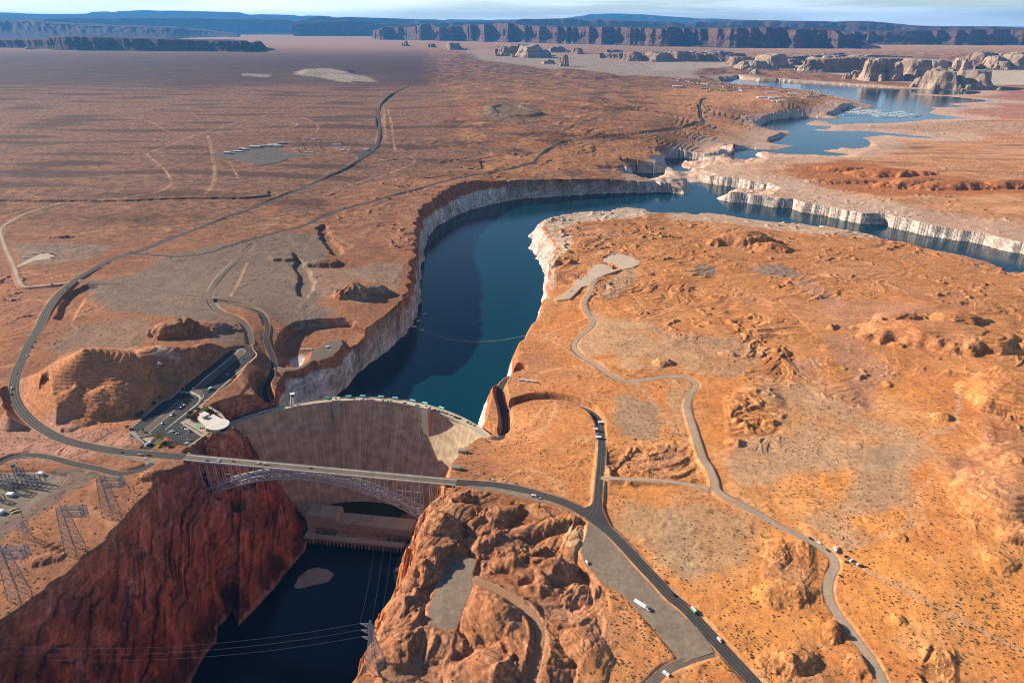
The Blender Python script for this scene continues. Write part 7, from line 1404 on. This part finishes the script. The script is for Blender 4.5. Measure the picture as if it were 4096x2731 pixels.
def mesa(name, prof, zb, mat, run=1.0, emb=1.0, top_back=4000, rows=60, step=18.0, seed=0, talus=.45, dist=None):
    """prof: (u, v_foot, v_top) bearings along the front; foot stands on height zb (or at a given distance)"""
    P = []
    for u, vb, vt in prof:
        if dist is None: x, y = on_plane(u, vb, zb)
        else:
            a, b, c = ray(u, vb); q = dist / math.hypot(a, b); x, y = a * q, b * q
        D = math.hypot(x, y); a, b, c = ray(u, vt); zt = CAMZ + c / math.hypot(a, b) * (D * 1.02); P.append((x, y, zt))
    L = smooth_line([p[:2] for p in P], step, [p[2] for p in P]); n = len(L)
    s = np.concatenate([[0], np.cumsum(np.hypot(np.diff(L[:, 0]), np.diff(L[:, 1])))])
    D = np.hypot(L[:, 0], L[:, 1]); ux, uy = L[:, 0] / D, L[:, 1] / D
    H = np.maximum(L[:, 2] - zb, 5.0)
    k = H.mean()
    e = (1 - np.abs(f1(s / (4.2 * k), seed)) * 2) * 1.5 + (1 - np.abs(f1(s / (1.5 * k), seed + 1)) * 2) * .75 + f1(s / (.5 * k), seed + 2) * .3 + f1(s / (.2 * k), seed + 3) * .12
    e = -e * .55 * k * emb                                         # spurs come forward, bays go back
    c = np.linspace(0, 1, rows)[None, :]
    fx = np.where(c < .45, c / .45 * .62, np.where(c < .8, .62 + (c - .45) / .35 * .16, .78 + (c - .8) / .2 * .22)); fz = np.where(c < .45, (c / .45) ** 1.25 * talus, np.where(c < .8, talus + (c - .45) / .35 * (.93 - talus), .93 + .07 * np.sin((c - .8) / .2 * np.pi / 2)))
    wob = noise(np.repeat(s[:, None] / (k * .35), rows, 1), np.repeat(c * 4, n, 0), seed + 5) * .10 + noise(np.repeat(s[:, None] / (k * .12), rows, 1), np.repeat(c * 7, n, 0), seed + 6) * .05
    r = k * 1.5 * run * (fx + wob * (1 - np.abs(2 * c - 1))) + e[:, None] * (.35 + .65 * np.minimum(c * 1.6, 1))
    Hn = H * (1 + .05 * f1(s / (3.5 * k), seed + 8) - .10 * np.clip(f1(s / (1.8 * k), seed + 9) * 2 - .5, 0, 1)); z = zb + Hn[:, None] * fz
    X = L[:, :1] + ux[:, None] * r; Y = L[:, 1:2] + uy[:, None] * r
    X = np.column_stack([L[:, 0] - ux * 60 + ux * e * .35, X, X[:, -1] + ux * top_back * .4, X[:, -1] + ux * top_back]); Y = np.column_stack([L[:, 1] - uy * 60 + uy * e * .35, Y, Y[:, -1] + uy * top_back * .4, Y[:, -1] + uy * top_back])
    z = np.column_stack([np.full(n, zb - 40.0), z, z[:, -1] - 2, np.full(n, zb - 50.0)])
    o = grid_mesh(name, X, Y, z, mat); 
    o.data.flip_normals() if False else None
    o['kind'] = 'structure'; return o
def mp(reg, txt):
    out = []
    for w in txt.split():
        x, a, b = map(float, w.split(',')); u, va = uv(reg, x, a); _, vb = uv(reg, x, b); out.append((u, vb, va))
    return out          # text gives x, top, foot
mesa('mesa_hills', mp('A', '-900,95,262 -300,105,262 0,118,262 400,144,262 600,158,262 1100,180,258 1300,196,250 1450,215,245 1600,236,246'), 95, MESA_DARK, 4.5, .5, 9000, 40, 40, 1, .8)
mesa('mesa_hills', mp('A', '-500,260,318 0,265,322 340,262,330 370,246,335 700,250,340 1100,262,342 1400,270,342 1640,275,344 1690,290,342 1755,280,332 1790,322,332'), 92, MESA_DARK, .8, .8, 2500, 44, 22, 11)
mesa('mesa_hills', mp('B', '235,205,262 270,198,268 330,182,270 480,182,272 540,170,273 600,157,274 660,168,275 720,181,275 860,165,276 1000,158,280 1180,158,284 1280,170,286 1500,175,290 1650,180,294 2000,182,302 2352,182,310 2561,182,313 2700,182,315 2981,185,316 2990,198,317 3100,196,318 3240,190,319 3320,200,320 3370,232,321 3440,230,322 3500,290,322 3520,318,322'), 55, MESA_RED, 1.15, 1.7, 5000, 64, 22, 21, .38)
mesa('mesa_hills', mp('C', '1050,206,296 1240,208,298 1500,208,300 1800,200,302 2100,200,304 2400,194,305 3300,190,306'), 55, MESA_RED, .9, .9, 6000, 50, 34, 31)
mesa('mesa_hills', mp('B', '-300,150,205 0,140,205 240,150,205 460,165,205 520,160,205 800,150,205 1180,140,205 1200,127,205 1520,128,205 1900,135,205 2352,145,205 2911,140,205 2980,152,205 3100,140,205 3300,142,205 3560,146,205 3760,160,205 3960,175,205 4700,185,205'), 60, MESA_DARK, 1, .5, 9000, 40, 90, 41, dist=33000)
mesa('mesa_hills', mp('A', '-900,120,190 700,120,190 1000,118,190 1800,128,190 2000,130,190 2030,120,190 2150,108,190 2260,118,190 2352,113,190 2500,118,190 2700,128,190 3000,140,190'), 60, MESA_DARK, 1, .4, 9000, 40, 90, 51, dist=42000)
mesa('mesa_hills', mp('A', '-900,85,170 0,86,170 240,96,170 600,91,170 640,79,170 960,70,170 1100,77,170 1400,79,170 1630,83,170 1800,99,170 2100,105,170 2600,128,170 2900,132,170 3500,132,170 3800,122,170 3957,93,170 4230,98,170 4600,118,170 5000,135,170 5400,140,170 6000,160,170'), 60, MESA_DARK, 1, .3, 9000, 30, 160, 61, dist=66000)
# buttes: (sheet, x-left, x-right, top y, foot y)
BUTTES = [('B', 1070, 1240, 318, 378), ('B', 1180, 1420, 312, 388), ('B', 1478, 1565, 380, 452), ('B', 1370, 1470, 408, 434), ('B', 1785, 1945, 343, 392), ('B', 1915, 2080, 354, 412), ('B', 2050, 2290, 360, 416), ('B', 695, 845, 294, 334), ('B', 425, 485, 278, 312), ('B', 600, 660, 298, 320), ('B', 1565, 1665, 328, 362), ('B', 1090, 1330, 300, 322), ('B', 1400, 1560, 318, 350), ('B', 2200, 2352, 352, 395),
    ('C', -40, 200, 352, 412), ('C', 150, 480, 350, 410), ('C', 355, 560, 388, 438), ('C', 440, 660, 415, 468), ('C', 540, 830, 374, 462), ('C', 510, 600, 470, 496), ('C', 865, 1080, 400, 482), ('C', 980, 1215, 388, 482), ('C', 1160, 1420, 380, 480), ('C', 1140, 1210, 498, 530), ('C', 1190, 1292, 482, 530), ('C', 1282, 1470, 412, 545), ('C', 1440, 1560, 430, 548), ('C', 1500, 1800, 412, 545), ('C', 1610, 1690, 518, 545), ('C', 1690, 1960, 478, 598), ('C', 1900, 2250, 492, 600), ('C', 1660, 1900, 410, 476), ('C', 1880, 2030, 402, 476), ('C', 2025, 2210, 352, 400), ('C', 2105, 2245, 385, 452), ('C', 2240, 2480, 365, 458), ('C', 2180, 2300, 420, 460), ('C', 660, 900, 405, 440), ('C', 780, 1000, 372, 400), ('C', 1000, 1200, 362, 388), ('A', 120, 225, 322, 342)]
MAT_B = [MESA_PALE, rock_far('far_buff_rock', (.27, .195, .15), (.25, .165, .12), 40)]
for i, (reg, x0, x1, yt, yf) in enumerate(BUTTES):
    u0, vf = uv(reg, x0, yf); u1, _ = uv(reg, x1, yf); um = (u0 + u1) / 2; _, vt = uv(reg, x0, yt)
    zb = float(np.clip(BASE(*on_plane(um, vf, -20)), -50, 60)); cx, cy = on_plane(um, vf - .2, zb); D = math.hypot(cx, cy); dep = cy * CP - (zb - CAMZ) * SP
    hw = (u1 - u0) / 2 * dep / FPX; H = (vf - vt) * dep / FPX; rb = hw * .8; cy += rb; 
    nx, ny = 90, 90; gx = np.linspace(-1.5, 1.5, nx)[None, :].repeat(ny, 0); gy = np.linspace(-1.5, 1.5, ny)[:, None].repeat(nx, 1)
    rk_ = (i * 37 % 11) / 10.0; dome_ = .35 + .65 * ((i * 53 % 7) / 6.0)                          # some flat-topped, some worn to domes
    gx2 = gx + noise(gx * 1.3 + i * 5.3, gy * 1.3, 17) * .2; gy2 = gy + noise(gx * 1.3 + i * 2.7, gy * 1.3, 18) * .2
    nn = noise(gx2 * 1.3 + i * 9.1, gy2 * 1.3, 7) * .40 + noise(gx2 * 3.2 + i, gy2 * 3.2, 8) * .13 + noise(gx2 * 8 + i, gy2 * 8, 9) * .04
    r = np.sqrt((gx * (1 + .25 * rk_)) ** 2 + gy ** 2) * (1 + nn)
    t = np.clip((1.25 - r) / (.50 + .45 * dome_), 0, 1); flat_ = np.where(t < .35, t / .35 * .24, .24 + sstep(.35, .85, t) * .70); dm = np.sin(np.clip(t, 0, 1) * np.pi / 2) ** 1.3
    h = flat_ * (1 - dome_ * .7) + dm * dome_ * .7 + (noise(gx * 1.4 + i * 3, gy * 1.4, 10) * .13 + noise(gx * 4.5 + i * 3, gy * 4.5, 12) * .03) * sstep(.5, 1, t)
    q = h * 7 + noise(gx * 2, gy * 2, 13) * .6; fr = q - np.floor(q); h = h + (sstep(.3, .8, fr) - fr) / 7 * .5 * (t > .1)
    o = grid_mesh('butte_hill', cx + gx * hw * .92, cy + gy * rb, zb - 18 + (h * (H + 12)) + 8 * (h > 0.01), MAT_B[0] if (reg == 'C' and yf > 440) or (reg == 'B' and x0 < 1500 and yf > 380) else MAT_B[1]); o['kind'] = 'structure'
PALE2 = bpy.data.materials['far_buff_rock']
mesa('rock_bench', mp('C', '-500,352,398 -200,350,405 0,354,410 200,358,410 440,356,405 480,372,402'), 0, PALE2, .8, 1.0, 900, 40, 14, 71)
mesa('rock_bench', mp('C', '760,378,404 900,372,402 1200,366,395 1500,372,392 1800,384,398 1960,396,410'), 10, PALE2, .8, 1.0, 900, 36, 14, 75)
mesa('rock_bench', mp('C', '870,398,478 1000,390,480 1200,384,480 1420,392,478 1600,398,474 1800,405,472 2000,405,474 2020,440,475'), -20, PALE2, .6, .8, 900, 40, 10, 79)
mesa('rock_bench', mp('B', '-60,330,348 120,332,350 330,340,352 560,352,366 800,362,374 930,368,378 1000,374,380'), 20, MESA_PALE, 1.0, 1.2, 900, 30, 14, 83)
mesa('rock_bench', mp('B', '1060,325,380 1160,312,384 1300,316,388 1420,350,388'), 0, PALE2, .7, 1.0, 700, 40, 10, 87)
mesa('rock_bench', mp('C', '2000,352,395 2200,354,398 2400,350,400 2800,352,402'), 20, PALE2, .8, 1.0, 900, 36, 14, 91)
# the plain under the mesas, out to the horizon
xs_ = np.linspace(-1, 1, 60)[None, :].repeat(30, 0); yy_ = np.geomspace(33500, 130000, 30)[:, None].repeat(60, 1)
apron('plain', xs_ * yy_ * 1.2, yy_, 62 - (yy_ - 33500) * .0006)
hz_c = (0, 66000, 0)
mb = MB(); mb.box(0, 45000, -340, 190000, 94000, 340 + 1620)
tH = bpy.data.materials.new('haze_air'); tH.use_nodes = True; nt = tH.node_tree; nt.nodes.clear(); ho = nt.nodes.new('ShaderNodeOutputMaterial'); pv = nt.nodes.new('ShaderNodeVolumePrincipled')
pv.inputs['Color'].default_value = (.12, .44, 1.0, 1); pv.inputs['Density'].default_value = 1.2e-5; pv.inputs['Anisotropy'].default_value = .12
nt.links.new(pv.outputs[0], ho.inputs['Volume'])
HZ = mb.build('haze', tH); HZ['kind'] = 'stuff'; HZ['label'] = 'pale blue haze lying over the far mesas'; HZ['category'] = 'haze'
HZ.visible_shadow = True
